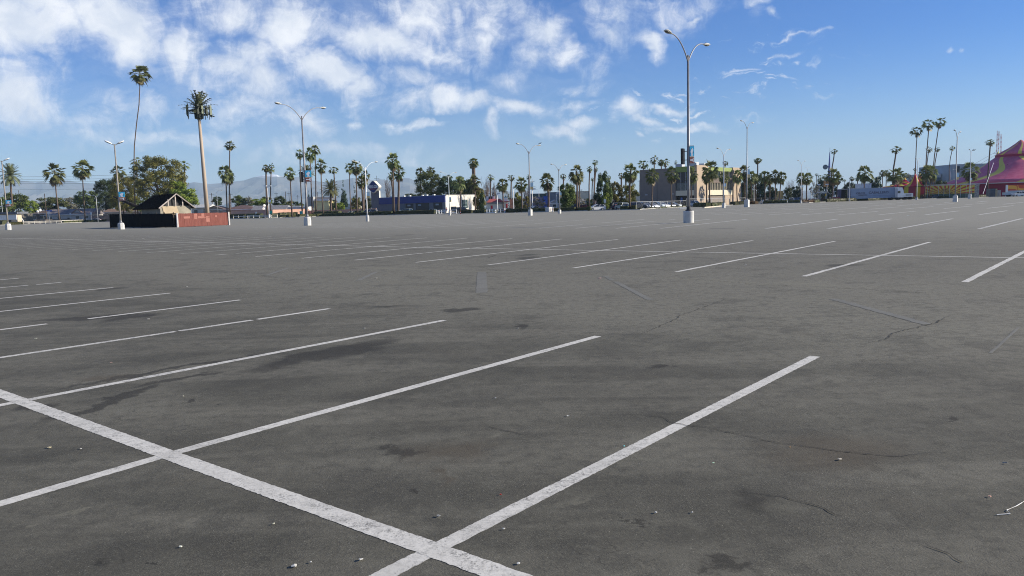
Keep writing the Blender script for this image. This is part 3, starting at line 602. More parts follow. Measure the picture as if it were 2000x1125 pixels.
# cx, cy, w, h (crown box in photo px), base x, kind, depth offset behind the kerb (negative = on it), trunk radius m, optional mid-trunk points
PALMS = [
 (19.6, 341, 40, 42, 26.7, 'date', 60, .55), (107, 341, 42, 46, 116.5, 'full', 2, .30), (161, 332, 39, 40, 166, 'full', 1, .28), (231, 337, 30, 28, 233, 'full', 70, .25),
 (273.5, 147, 40, 38, 264.5, 'full', 28, .30, [(273, 172), (271.5, 205), (267, 240), (262.5, 285), (261.5, 330), (263, 380)]), (266.7, 315, 25, 14, 269, 'open', 50, .35), (360.5, 323, 22, 17, 363, 'open', 75, .45),
 (449, 285, 22, 20, 447, 'full', 12, .28), (441, 342, 29, 38, 443.5, 'full', 6, .30), (447.5, 346, 22, 32, 450, 'full', 14, .30),
 (519.6, 329, 17, 16, 522, 'full', 30, .42), (530, 328, 18, 19, 528.5, 'open', 34, .26), (566.7, 340, 24, 28, 570, 'full', 3, .26), (586, 301, 21, 18, 590.5, 'open', 18, .28),
 (605.5, 304, 22, 32, 609.5, 'full', 14, .26), (615.5, 294, 21, 22, 616.5, 'full', 20, .28), (599, 334, 36, 26, 596, 'date', 26, .30), (627, 325, 24, 32, 631.6, 'full', 3, .26), (652, 333, 20, 13, 657.5, 'open', 24, .30),
 (645.5, 367, 38, 38, 646.5, 'date', 15, .50), (655, 373, 14, 16, 656, 'date', 40, .30),
 (683, 329, 21, 20, 685.7, 'open', 14, .22), (695.6, 328, 26, 32, 697.8, 'full', 8, .28), (713, 344, 20, 24, 711.5, 'full', 16, .28), (706.5, 356, 24, 30, 709, 'full', 13, .40),
 (766.6, 317, 28, 38, 769.8, 'full', 1.5, .26), (779, 338, 26, 37, 776.5, 'full', 9, .45), (764, 345, 18, 18, 767.5, 'open', 14, .35),
 (821.5, 340, 20, 26, 820, 'full', 90, .35), (841, 334, 20, 18, 842, 'full', 95, .35),
 (924.6, 319, 21, 22, 926, 'skirt', 70, .9), (926.8, 357, 27, 34, 928, 'full', 2, .24), (898, 361, 25, 34, 898.3, 'full', 6, .26),
 (958.7, 347, 15, 12, 959, 'open', 110, .42), (981.5, 364, 24, 30, 983, 'full', 3, .24), (999, 348, 15, 11, 998, 'open', 120, .38), (1018, 361, 27, 34, 1019.5, 'full', 3, .24),
 (1032.7, 346, 13, 10, 1033.5, 'open', 120, .3), (1069, 357, 31, 38, 1070, 'full', 2, .34), (1100.7, 345, 14, 12, 1100.5, 'open', 130, .38), (1126, 342, 33, 40, 1125.8, 'full', 1.5, .30), (1131, 350, 20, 26, 1130, 'full', 10, .24),
 (1152, 331, 14, 12, 1151.3, 'open', 40, .24), (1162.2, 318, 12, 10, 1161.5, 'open', 50, .24), (1164, 331, 12, 10, 1160, 'open', 60, .3), (1157.5, 351, 7, 8, 1157, 'open', 150, .3), (1189.5, 348, 11, 10, 1189.5, 'open', 130, .3),
 (1232, 339, 32, 40, 1230.5, 'full', 1.5, .27), (1213.5, 344, 12, 12, 1214, 'open', 120, .45), (1221, 343, 12, 14, 1222.5, 'full', 80, .35),
 (1256.8, 322, 22, 16, 1256, 'open', 140, .35), (1278, 312, 20, 16, 1277.5, 'open', 140, .35), (1291.5, 318, 15, 14, 1292, 'full', 140, .35), (1300, 318, 18, 15, 1298.5, 'open', 150, .35), (1320, 317.5, 7, 8, 1320, 'open', 260, .3),
 (1273, 345, 29, 35, 1271.7, 'full', 2, .24), (1311.6, 342, 30, 36, 1311.8, 'full', 2, .24), (1351, 344, 25, 36, 1350.7, 'full', 16, .24), (1356, 322, 10, 9, 1356, 'open', 250, .3),
 (1387, 334, 36, 46, 1386.8, 'full', 3, .25), (1381, 346, 24, 34, 1380.5, 'full', 6, .25), (1416, 319.5, 14, 10, 1415.5, 'open', 150, .35), (1413.4, 347, 24, 26, 1413.5, 'full', 10, .25),
 (1440, 347, 22, 30, 1440.8, 'full', 2, .26), (1453, 338, 27, 32, 1454.5, 'full', 8, .34), (1468, 347, 20, 26, 1468, 'full', 10, .26), (1480, 314.5, 15, 12, 1479.5, 'skirt', 80, .42), (1475.5, 349, 16, 22, 1475, 'full', 20, .26),
 (1493, 348, 22, 28, 1493.2, 'full', 3, .24), (1514, 346, 22, 30, 1514, 'full', 4, .26), (1526, 349, 20, 28, 1520.5, 'full', 3, .26), (1503, 352, 16, 22, 1503, 'full', 25, .26),
 (1565.5, 350, 22, 26, 1566, 'full', 2, .28), (1577, 350, 22, 26, 1576, 'full', 4, .3), (1629.5, 296, 15, 9, 1623, 'open', 50, .34, [(1629, 304), (1628, 312), (1625.5, 325), (1624, 340)]),
 (1627.5, 345, 31, 36, 1624, 'full', 2, .32), (1636, 349, 20, 26, 1633, 'full', 12, .3), (1595, 341.5, 7, 5, 1594, 'open', 300, .3), (1602, 347, 10, 9, 1602, 'open', 260, .3), (1611, 345, 11, 10, 1611, 'open', 260, .3),
 (1649, 352.7, 7, 5, 1649, 'open', 320, .3), (1664, 349.5, 10, 10, 1664.5, 'full', 300, .4), (1689.5, 342, 34, 38, 1687.3, 'full', 2, .26), (1675, 349, 9, 12, 1675.5, 'full', 250, .5),
 (1724, 339, 14, 14, 1724, 'full', 160, .35), (1731, 338, 14, 13, 1730, 'full', 170, .35), (1749, 344, 34, 34, 1744, 'full', 2, .26), (1756, 348, 18, 26, 1749, 'full', 8, .26), (1770, 343.5, 12, 12, 1769, 'full', 200, .4), (1776, 346, 9, 10, 1776.5, 'open', 240, .4),
 (1750.3, 292.5, 23, 13, 1743, 'open', 40, .42, [(1750, 298), (1748, 312), (1745, 330)]), (1791, 258, 26, 19, 1788, 'open', 25, .24, [(1791, 266), (1789.5, 290), (1788, 330)]),
 (1814.4, 244, 27, 21, 1806.5, 'open', 22, .27, [(1814, 252), (1812, 275), (1809.5, 305), (1807.5, 340)]), (1836, 240, 23, 18, 1820.5, 'open', 24, .26, [(1833.5, 246), (1830, 270), (1825, 305), (1822, 340)]),
 (1814.5, 292, 14, 11, 1809, 'open', 90, .28, [(1813, 300), (1810.5, 320)]), (1831, 292.5, 11, 8, 1825, 'open', 90, .28, [(1829.5, 300), (1826, 320)]), (1859.8, 289.5, 13, 9, 1853.5, 'open', 60, .22, [(1859, 296), (1856, 310), (1854, 330)]), (1787, 331, 8, 5, 1786.5, 'open', 150, .3),
 (1808, 339, 26, 34, 1805.5, 'full', 2, .26), (1819.5, 340, 26, 34, 1813.5, 'full', 3, .26), (1895, 336, 37, 38, 1893, 'full', 6, .40), (1934.4, 278.5, 20, 12, 1928, 'open', 5, .36, [(1934, 285), (1932.5, 305), (1930, 335)]), (1973, 335, 34, 30, 1972, 'full', 4, .28)]
PALMS.sort(key=lambda q: q[0]); cnt = {}; used = {}
for i, pl in enumerate(PALMS):
    cx, cy, ww, hh, bx, kind, off, tr = pl[:8]; mids = pl[8] if len(pl) > 8 else None
    Y = eY(bx) + off; base_ = G(bx, Y); hh = hh * (1.22 if kind == 'open' else 1.06); cc = PY(cx, cy + hh * (.06 if kind == 'open' else .02), Y); s = Y / F
    zn = zone(cx); cnt[zn] = cnt.get(zn, 0) + 1
    H = cc.z; size = 'very tall' if H > 22 else 'tall' if H > 13.5 else 'mid-height' if H > 9 else 'short'
    look = {'full': 'full-crowned fan palm', 'open': 'small-crowned fan palm', 'skirt': 'palm with thick dead skirt', 'date': 'feather-leaved palm'}[kind]
    root = thing('palm_tree', base_, '%s %s, %s palm from left %s' % (size, look, ORD[cnt[zn]], zn), 'palm tree', 'palm trees around the parking lot')
    j = rnd.randrange(len(PROTO[kind])); cr, sk, zc = PROTO[kind][j]
    attach = cc + Vector((0, 0, zc * hh * s / 2))
    pts = [base_ + Vector((0, 0, -.1))]
    if mids: pts += [PY(a, b_, Y) for a, b_ in reversed(mids)] + [attach]
    else:
        sway = rnd.uniform(-.25, .25)
        for q in (.3, .6, .85): pts.append(base_.lerp(attach, q) + Vector((sway * math.sin(q * math.pi), 0, 0)))
        pts.append(attach)
    pts.append(attach + Vector((0, 0, hh * s * .12)))
    tb = MB(); nn = len(pts); rr = [tr * .8 * (1.35 if q == 0 else 1 - .25 * q / nn) for q in range(nn)]; tb.tube([p - base_ for p in pts], rr, 8)
    tb.build('trunk', m_trunk, root, True)
    rz = rnd.uniform(0, 6.28)
    for nm, me in (('crown', cr), ('dead_frond_skirt', sk)):
        if me is None: continue
        o = link(nm, me, root); o.location = cc - base_; o.scale = (ww * s / 2 * 1.06, ww * s / 2 * 1.06, hh * s / 2 * 1.04); o.rotation_euler = (rnd.uniform(-.08, .08), rnd.uniform(-.08, .08), rz)

# ------------------------------------------------------------------ broadleaf trees, shrubs, hedges
def leaf_cloud(seed, clumps, nleaf, sz, box=False, crownshape='round'):
    r = random.Random(seed); mb = MB(); cl = []
    for _ in range(clumps):
        for _t in range(60):
            p = Vector((r.uniform(-1, 1), r.uniform(-1, 1), r.uniform(-1, 1)))
            if crownshape == 'cone': ok = math.hypot(p.x, p.y) < (1 - p.z) / 2 * .9 + .08
            elif crownshape == 'dome': ok = (p.x ** 2 + p.y ** 2 + (p.z * .9) ** 2 < 1) and (p.length > .42)
            else: ok = .25 < p.length < 1
            if ok: break
        cl.append((p, r.uniform(.17, .36) * (.7 if crownshape != 'round' else 1)))
    for _ in range(nleaf):
        p, cr_ = cl[r.randrange(len(cl))]; u = Vector((r.gauss(0, 1), r.gauss(0, 1), r.gauss(0, 1))).normalized() * (r.random() ** .45) * cr_
        q = p + Vector((u.x * 1.15, u.y * 1.15, u.z * .75)); nrm = (u.normalized() + Vector((r.gauss(0, .5), r.gauss(0, .5), r.gauss(0, .5) + .3))).normalized()
        a = nrm.cross(Vector((r.gauss(0, 1), r.gauss(0, 1), r.gauss(0, 1)))).normalized(); b_ = nrm.cross(a); s_ = sz * r.uniform(.6, 1.3)
        mb.add([q + a * s_, q + b_ * s_ * .6, q - a * s_, q - b_ * s_ * .6], [(0, 1, 2, 3)])
    return mb
LC = {'round': [leaf_cloud(21, 46, 6500, .062), leaf_cloud(22, 60, 6500, .062), leaf_cloud(23, 36, 5600, .068)], 'cone': [leaf_cloud(24, 110, 6000, .05, crownshape='cone')], 'big': [leaf_cloud(25, 170, 26000, .030, crownshape='dome')],
      'loose': [leaf_cloud(26, 26, 1800, .06)]}
LM = {}
def crown_mesh(kind, j, mat):
    k = (kind, j, mat)
    if k not in LM: LM[k] = LC[kind][j].mesh('tree_crown', m_leafs[mat])
    return LM[k]
def limbs(mb, base_, top, r0, spread, n, r, depth=2, twig=0):
    mb.tube([base_, base_.lerp(top, .5) + Vector((r.uniform(-.2, .2), 0, 0)), top], [r0, r0 * .8, r0 * .65], 7)
    for k in range(n):
        a = r.uniform(0, 6.28); e = r.uniform(.5, 1.2); L = spread * r.uniform(.6, 1.1)
        d = Vector((math.cos(a) * math.cos(e), math.sin(a) * math.cos(e), math.sin(e)))
        st_ = base_.lerp(top, r.uniform(.6, 1)); en = st_ + d * L
        mb.tube([st_, st_.lerp(en, .5) + Vector((0, 0, -.06 * L)), en], [r0 * .5, r0 * .36, r0 * .2], 5)
        if depth > 1:
            for _ in range(4 if not twig else twig):
                a2 = a + r.uniform(-1, 1); e2 = e + r.uniform(-.6, .5); L2 = L * r.uniform(.4, .8)
                s2 = st_.lerp(en, r.uniform(.4, 1)); e_ = s2 + Vector((math.cos(a2) * math.cos(e2), math.sin(a2) * math.cos(e2), math.sin(e2))) * L2
                mb.tube([s2, e_], [r0 * .22, r0 * .07], 4, cap=False)
                if depth > 2:
                    for _ in range(5):
                        a3 = a2 + r.uniform(-1, 1); e3 = e2 + r.uniform(-.6, .6); s3 = s2.lerp(e_, r.uniform(.3, 1)); L3 = L2 * r.uniform(.3, .6)
                        mb.tube([s3, s3 + Vector((math.cos(a3) * math.cos(e3), math.sin(a3) * math.cos(e3), math.sin(e3))) * L3], [r0 * .09, r0 * .03], 3, cap=False)
def tree(x0, x1, y0, y1, off, mat, label, kind='round', trunk=True, name='tree', depth=1.0, cat='tree', group=None):
    cx = (x0 + x1) / 2; Y = eY(cx) + off; s = Y / F; yb_ = yh(cx) + 2400 / Y
    if yb_ - y1 < 17: y1 = yb_ - 1
    c = PY(cx, (y0 + y1) / 2, Y); base_ = G(cx, Y)
    root = thing(name, base_, label, cat, group); R_ = (x1 - x0) * s / 2; H_ = (y1 - y0) * s / 2
    j = rnd.randrange(len(LC[kind])); o = link('crown', crown_mesh(kind, j, mat), root); o.location = c - base_; o.scale = (R_ * 1.05, R_ * depth, H_ * 1.03); o.rotation_euler = (0, 0, rnd.uniform(0, 6.28) if depth == 1 else 0)
    tb = MB(); r = random.Random(int(cx)); top = Vector((0, 0, max(.5, c.z - H_ * .25)))
    limbs(tb, Vector((0, 0, -.1)), top, max(.08, R_ * .055), min(R_, H_) * .8, 5 if kind != 'cone' else 0, r, 1)
    tb.build('trunk', m_bark, root)
    return root
def bare(x0, x1, y0, y1, off, label, mat=None):
    cx = (x0 + x1) / 2; Y = eY(cx) + off; s = Y / F; base_ = G(cx, Y); H = HZ(cx, y0, Y); W = (x1 - x0) * s / 2
    root = thing('bare_tree', base_, label, 'tree'); mb = MB(); r = random.Random(int(cx) + 5)
    mb.tube([Vector((0, 0, -.1)), Vector((0, 0, H * .35))], [.2, .15], 6)
    mb.build('trunk', mat or m_bare, root)
    b2 = MB()
    for _ in range(16):
        a = r.uniform(0, 6.28); top = Vector((math.cos(a) * W * r.uniform(.2, 1), math.sin(a) * W * r.uniform(.2, 1), H * r.uniform(.7, 1.02))); st_ = Vector((0, 0, H * r.uniform(.22, .4)))
        midp = st_.lerp(top, .5) + Vector((0, 0, -.08 * H)); b2.tube([st_, midp, top], [.09, .06, .03], 4)
        for _ in range(9):
            q = midp.lerp(top, r.uniform(-.3, 1)); b2.tube([q, q + Vector((r.gauss(0, 1) * W * .22, r.gauss(0, 1) * W * .22, r.uniform(.02, .25) * H))], [.035, .02], 3, cap=False)
    b2.build('branches', mat or m_bare, root)
tree(-30, 20, 384, 418, 50, 'mid', 'green bushy tree cut by the left edge of the view'); tree(3, 51, 374, 417, 75, 'mid', 'bushy green tree behind the white flat building at far left')
tree(48, 72, 392, 416, 45, 'bright', 'small yellow-green palm-like shrub right of the white building'); tree(80, 128, 383, 412, 110, 'mid', 'broad green tree behind the ranch house, left one'); tree(122, 156, 386, 412, 115, 'grey', 'grey-green tree between two green ones behind ranch house')
tree(147, 190, 373, 412, 90, 'mid', 'green tree with a bulging top right of the ranch house'); tree(60, 95, 388, 410, 160, 'grey', 'brownish half-bare tree behind the satellite dishes', 'loose')
tree(185, 232, 352, 412, 45, 'dark', 'dark spreading tree left of the very tall palm', 'big'); tree(215, 270, 345, 412, 38, 'olive', 'dark olive tree behind the burnt fence and banner post', 'big')
tree(252, 300, 372, 412, 52, 'mid', 'ragged dark tree right behind the burnt fence', 'loose')
# the big round tree behind the shed
bt = tree(266, 357, 308, 392, 34, 'olive', 'huge round olive-green tree towering behind the burnt shed', 'big')
tree(345, 389, 366, 402, 36, 'bright', 'sunlit yellow-green tree directly right of the shed roof', 'round'); tree(328, 362, 350, 390, 40, 'bright', 'yellow-green lower branches of growth right of the huge tree')
tree(414, 434, 384, 402, 160, 'dark', 'small dark tree left of the two-trunk palm'); tree(452, 482, 382, 404, 90, 'mid', 'rounded green tree above the brown-roofed house'); tree(478, 496, 386, 404, 95, 'grey', 'grey-green tree left of the utility pole')
tree(491, 529, 388, 405, 80, 'bright', 'bright green banana-like clump above the grey roof'); tree(508, 530, 383, 402, 100, 'mid', 'green tree behind the square white lamp'); tree(533, 557, 383, 405, 75, 'dark', 'dark feathery clump left of the reddish bushes')
tree(555, 578, 390, 406, 70, 'olive', 'olive and reddish bush above the long pink wall'); tree(574, 592, 392, 406, 72, 'bright', 'yellow-green bush just left of the two-storey house'); tree(540, 590, 396, 410, 60, 'mid', 'low green shrub mass on the pink wall')
tree(600, 606, 374, 392, 120, 'conifer', 'thin dark conifer behind the left lamp post', 'cone'); tree(663, 679, 355, 402, 90, 'conifer', 'dark pointed conifer between two palm groups', 'cone'); tree(684, 702, 366, 402, 100, 'conifer', 'wide dark conifer behind the slim palms', 'cone')
tree(640, 664, 391, 408, 70, 'dark', 'dark tree right of the yellow house'); tree(656, 674, 396, 411, 50, 'bright', 'light green garden shrub left of the gabled cottage'); tree(686, 708, 386, 408, 55, 'olive', 'yellow-green rounded bush left of the diamond sign'); tree(706, 731, 386, 410, 48, 'dark', 'dark vine-like bush against the sign tower')
bare(748, 770, 353, 388, 80, 'bare leafless tree behind the diamond sign'); tree(790, 814, 378, 388, 150, 'dark', 'low dark tree above the shop roof'); 
tree(812, 866, 338, 392, 75, 'mid', 'large bright green tree above the shop roof', 'big'); tree(858, 894, 343, 392, 80, 'dark', 'dark green tree behind the curved lamp'); tree(884, 926, 346, 394, 70, 'dark', 'dark tree filling the gap behind two fan palms')
tree(903, 936, 345, 385, 78, 'bright', 'yellowish tree top behind the thick-skirted palm'); tree(925, 948, 363, 404, 30, 'olive', 'brownish green tree beside the shop\'s cream end wall'); tree(937, 946, 376, 405, 22, 'dark', 'narrow dark bush touching the cream wall corner')
bare(940, 962, 350, 404, 60, 'tall bare tree left of the red roof'); bare(960, 976, 362, 404, 66, 'smaller bare tree above the red roof'); bare(1022, 1034, 368, 400, 110, 'grey bare tree right of the mansard palm')
tree(1002, 1020, 376, 405, 34, 'olive', 'olive bush left of the third restaurant palm'); tree(1020, 1036, 383, 405, 36, 'olive', 'brownish bush right of the restaurant palm'); tree(985, 1003, 374, 402, 120, 'grey', 'greyish bare-looking tree behind the white pylon', 'loose')
tree(1036, 1066, 384, 410, 16, 'grey', 'flowering pale oleander behind the lamp base', 'loose'); tree(1090, 1124, 359, 402, 18, 'mid', 'dense round dark green tree beside the curved lamp'); tree(1100, 1125, 362, 400, 24, 'olive', 'olive side of the round tree left of twin palm trunks')
tree(1126, 1146, 384, 400, 60, 'grey', 'pinkish shrub in front of the cream building', 'loose'); tree(1140, 1162, 386, 400, 70, 'dark', 'low dark shrub left of the pink-white building')
tree(1162, 1192, 336, 400, 30, 'dark', 'tall dark tree with narrow tip behind the white car'); tree(1178, 1196, 356, 400, 22, 'mid', 'green lower tree right of the tall dark tree'); tree(1188, 1216, 356, 398, 26, 'olive', 'olive and yellow round tree behind the parked SUV')
tree(1214, 1246, 360, 400, 28, 'olive', 'loose olive tree left of the dark office wall'); tree(1176, 1190, 374, 402, 18, 'bright', 'small bright green tree above the white sign')
tree(1449, 1470, 344, 392, 20, 'dark', 'dark tree behind the square-based lamp post'); tree(1466, 1492, 340, 390, 60, 'conifer', 'dark blue-green tree mass right of office block'); tree(1486, 1508, 344, 388, 64, 'conifer', 'second dark tree mass among the kerb palms'); tree(1500, 1518, 362, 388, 50, 'dark', 'dark bush left of the small yellow building')
tree(1530, 1546, 366, 386, 60, 'dark', 'dark round tree right of the yellow building'); tree(1544, 1566, 364, 386, 70, 'conifer', 'dark flat-topped tree left of two kerb palms'); bare(1532, 1556, 354, 382, 150, 'pale bare tree far behind the yellow building'); bare(1554, 1572, 358, 382, 160, 'pale bare tree left of the blue spire')
tree(1582, 1600, 356, 382, 60, 'grey', 'grey half-bare tree left of the striped flags', 'loose'); tree(1593, 1614, 350, 382, 80, 'conifer', 'dark evergreen behind the hanging light strings'); tree(1608, 1632, 346, 384, 50, 'conifer', 'dark evergreen clump beneath the blue spire')
tree(1648, 1676, 356, 376, 120, 'dark', 'low dark hedge-like tree above the open trailer'); tree(1700, 1724, 341, 374, 60, 'conifer', 'dark round tree behind the long trailer'); tree(1740, 1770, 352, 372, 50, 'dark', 'dark tree between trailer and small tent')
tree(1825, 1846, 350, 372, 24, 'dark', 'dark tree between striped tent and grey building'); tree(1792, 1812, 352, 384, 14, 'dark', 'dark shrub behind the parked dark car'); tree(1765, 1790, 340, 362, 180, 'grey', 'distant grey palm thicket behind striped tents', 'loose')
# fallen burnt limb leaning on the shed roof
o = MB(); Yl = P(300, 442).y + 10
o.tube([PY(222, 384, Yl + 6), PY(240, 392, Yl + 4), PY(258, 400, Yl + 3), (PY(285, 409, Yl + 3))], [.12, .22, .28, .30], 7); tag(o.build('fallen_branch', pm('burnt_wood', (.022, .018, .016), .9, .4, 3)), 'black burnt branch slanting down onto the shed roof', 'branch')

hcount = {}
def hedge(x0, x1, hgt, dep, off, mat, what='clipped dark hedge', Y0_=None):
    Ya = eY(x0) + off; Yb = eY(x1) + off; a = G(x0, Ya); b_ = G(x1, Yb); cen = (a + b_) / 2; d = b_ - a; L = d.length; ang = math.atan2(d.y, d.x)
    zn = zone((x0 + x1) / 2); key = (what, zn); hcount[key] = hcount.get(key, 0) + 1
    r = random.Random(int(x0 * 3)); mb = MB(); N = max(2, int(L / .8)); vs = []
    for i in range(N + 1):
        t_ = i / N; x = (t_ - .5) * L
        for (y, z) in ((-dep / 2, .02), (-dep / 2 * 1.02, hgt * .5), (-dep / 2 * .86, hgt * .93), (0, hgt), (dep / 2 * .86, hgt * .93), (dep / 2, .02)):
            vs.append((x, y + r.uniform(-.1, .1), z + (r.uniform(-.09, .09) if z > .1 else 0)))
    fs = [(i * 6 + k, (i + 1) * 6 + k, (i + 1) * 6 + k + 1, i * 6 + k + 1) for i in range(N) for k in range(5)] + [tuple(range(6)), tuple(N * 6 + k for k in reversed(range(6)))]
    mb.add(vs, fs)
    for _ in range(int(min(2600, L * 60))):
        x = r.uniform(-.5, .5) * L; th = r.uniform(0, math.pi); y = -math.cos(th) * dep / 2; z = hgt * (1.02 - .1 * abs(math.cos(th))) if r.random() < .5 else r.uniform(.1, hgt)
        if z < hgt * .9: y = dep / 2 * (-1 if r.random() < .8 else 1) * 1.03
        q = Vector((x, y, z)); a_ = Vector((r.gauss(0, 1), r.gauss(0, 1), r.gauss(0, 1))).normalized(); b2 = a_.cross(Vector((r.gauss(0, 1), r.gauss(0, 1), r.gauss(0, 1)))).normalized(); s_ = r.uniform(.06, .14)
        mb.add([q + a_ * s_, q + b2 * s_ * .6, q - a_ * s_, q - b2 * s_ * .6], [(0, 1, 2, 3)])
    o_ = mb.build('hedge', mat); o_.location = cen; o_.rotation_euler = (0, 0, ang)
    tag(o_, '%s, %s from left of those %s' % (what, ORD[hcount[key]], zn), 'hedge', 'clipped hedges along the kerb')
H1, H2 = m_hedge, m_hedge2
for q in [(-30, 10, 1.7, 2, 1, H1), (11, 42, 1.0, 1.6, 1.5, H1), (121, 148, .9, 1.4, 1.5, H1), (150, 166, .9, 1.4, 1.5, H1), (168, 206, .9, 1.5, 1.5, H1), (330, 400, .9, 1.5, 2, H1), (453, 482, 1.6, 1.8, 8, H1, 'green bank hedge'), (484, 510, 1.6, 1.8, 7, H1, 'green bank hedge'), (528, 541, 1.5, 1.8, 9, H1, 'green bank hedge'), (544, 580, 1.7, 1.8, 10, H1, 'green bank hedge'), (544, 562, .8, 1.4, 1, H1),
          (583, 606, 1.0, 1.6, 1, H1), (606, 629, 1.0, 1.6, 1, H1), (616, 664, 1.7, 1.8, 14, H1, 'green bank hedge'), (633, 660, 1.0, 1.6, 1, H1), (660, 695, 1.05, 1.6, 1, H1), (697, 731, 1.05, 1.6, 1, H1), (732, 767, 1.25, 1.6, 1, H1), (773, 786, 1.2, 1.6, 1, H1), (786, 820, 1.25, 1.6, 1, H1), (820, 851, 1.2, 1.6, 1, H1), (696, 710, 1.6, 2, 12, H1, 'green bank hedge'),
          (903, 924, .9, 1.4, 1, H1), (931, 950, .9, 1.4, 1, H1), (951, 968, .8, 1.4, 2.5, H1), (988, 1018, .9, 1.4, 1, H1), (1021, 1068, .95, 1.4, 1, H1), (1074, 1090, .9, 1.4, 1, H1), (1093, 1124, .95, 1.4, 1, H1), (1129, 1147, .9, 1.3, 1, H1), (1147, 1154, 1.1, 1.2, .6, H1), (944, 1050, 1.0, 1.5, 14, H1, 'far green hedge'),
          (1213, 1228, .95, 1.5, 1, H1), (1234, 1243, 1.05, 1.5, 1, H1), (1246, 1285, .4, 1.0, 2.2, H1), (1287, 1340, .4, 1.0, 2.4, H1), (1359, 1384, 1.15, 1.7, -8, H1), (1386, 1410, 1.1, 1.6, -6, H1), (1431, 1449, 1.1, 1.6, 1, H1), (1461, 1478, 1.0, 1.4, 1, H2), (1493, 1512, 1.15, 1.6, 1, H1), (1513, 1537, 1.1, 1.6, 1.5, H1), (1540, 1563, 1.1, 1.6, 1, H1), (1566, 1588, 1.05, 1.5, 1, H2), (1588, 1598, 1.0, 1.5, 1, H1),
          (1612, 1650, 1.15, 1.6, 1, H1), (1651, 1673, 1.2, 1.6, 1, H1), (1674, 1716, 1.2, 1.6, 1, H1), (1717, 1760, 1.2, 1.6, 1, H1), (1761, 1784, 1.15, 1.6, 1, H1), (1836, 1872, 1.0, 1.6, 2, H1), (1873, 1910, 1.0, 1.6, 2, H1), (1911, 1952, 1.0, 1.6, 2, H1), (1953, 1999, .95, 1.5, 2, H1), (2000, 2080, .95, 1.5, 2, H1)]:
    hedge(*q)

# ------------------------------------------------------------------ street lamps
def prism_from_px(px, Y): return G(px, Y)
def banner(root, x, y, z, w, h, ang, faded=False):
    """two-part banner: cyan sheet with a white shape over a brown strip, thin board on the pole"""
    R = Matrix.Rotation(ang, 3, 'Z')
    def b3(nm, c, d, mt): q = MB(); q.box(Vector((x, y, z)) + R @ Vector(c), d, ang, 0); return q.build(nm, mt, root)
    up = .60 * h; lo = .36 * h
    cy = pm('banner_cyan_faded', (.55, .74, .80), .6, .05, 2) if faded else m_cyan
    bo = b3('banner_panel', (w / 2 + .08, 0, h - up / 2), (w, .03, up), cy)
    lo_m = pm('banner_orange_faded', (.75, .55, .25), .6, .1, 3) if faded else m_brown
    b3('banner_panel', (w / 2 + .08, 0, lo / 2), (w, .03, lo), lo_m)
    b3('banner_strip', (w / 2 + .08, 0, lo + .02 * h), (w, .028, .036 * h), m_cream)
    def blobm(nm, pts, mt):
        q = MB(); pp = [Vector((x, y, z)) + R @ Vector((w * (.5 + a) + .08, -.017, h * b_)) for a, b_ in pts]; dd = R @ Vector((0, -.006, 0))
        q.prism(pp, (0, 0, 0), dd); o = q.build(nm, mt, root); return o
    if not faded:
        blobm('banner_shape', [(-.30, .62), (-.34, .70), (-.25, .78), (-.10, .83), (.02, .90), (.18, .88), (.30, .80), (.22, .74), (.26, .66), (.12, .62), (.14, .52), (.20, .44), (-.22, .44), (-.14, .54), (-.20, .58)], m_bwhite)
        blobm('banner_shape', [(.20, .68), (.30, .70), (.32, .60), (.24, .56)], m_dark)
        blobm('banner_shape', [(-.42, .15), (-.42, .22), (.08, .22), (.16, .28), (.30, .33), (.36, .27), (.30, .20), (.36, .12), (.30, .05), (.18, .07), (.10, .15)], m_bwhite)
    b3('banner_bracket', (w / 2 + .02, 0, h + .03), (w + .1, .04, .04), m_galv); b3('banner_bracket', (w / 2 + .02, 0, -.03), (w + .1, .04, .04), m_galv)
def lamp_head(root, tip, d, L=.78, mt=None):
    """cobra head: flattened shell with lens underneath and photocell"""
    a = math.atan2(d.y, d.x); c = tip + Vector((d.x, d.y, 0)).normalized() * L * .5
    R = Matrix.Rotation(a, 3, 'Z') @ Matrix.Rotation(-math.radians(6), 3, 'Y')
    q = MB(); n = 12; prof = [(-.52, .05, .05, .0), (-.42, .10, .08, .01), (-.2, .17, .12, .03), (.1, .21, .14, .03), (.35, .19, .11, .02), (.5, .08, .05, 0)]
    vs = []
    for (x, wy, hz_, oz) in prof:
        for k in range(n):
            t_ = 2 * math.pi * k / n; zz = math.sin(t_); vs.append(R @ Vector((x * L * 1.05, math.cos(t_) * wy * L * 1.1, oz * L + (zz * hz_ * L if zz > 0 else zz * hz_ * .35 * L))) + c)
    fs = [(i * n + k, (i + 1) * n + k, (i + 1) * n + (k + 1) % n, i * n + (k + 1) % n) for i in range(len(prof) - 1) for k in range(n)] + [tuple(range(n)), tuple((len(prof) - 1) * n + k for k in reversed(range(n)))]
    q.add(vs, fs); o = q.build('lamp_head', mt or m_headm, root, True)
    l = MB(); l.ell(c + R @ Vector((.1 * L, 0, -.035 * L)), (.34 * L, .17 * L, .07 * L), 12, 6, mat=R); l.build('lamp_lens', m_lens, o, True)
    p = MB(); p.lathe([(.035, 0), (.035, .06), (.01, .075)], 8, (0, 0, 0)); p.v = [tuple(R @ Vector((v[0] - .05, v[1], v[2] + .13 * L)) + c) for v in p.v]; p.build('photocell', m_dark, o)
ARM = Vector((math.cos(A51), math.sin(A51), 0))
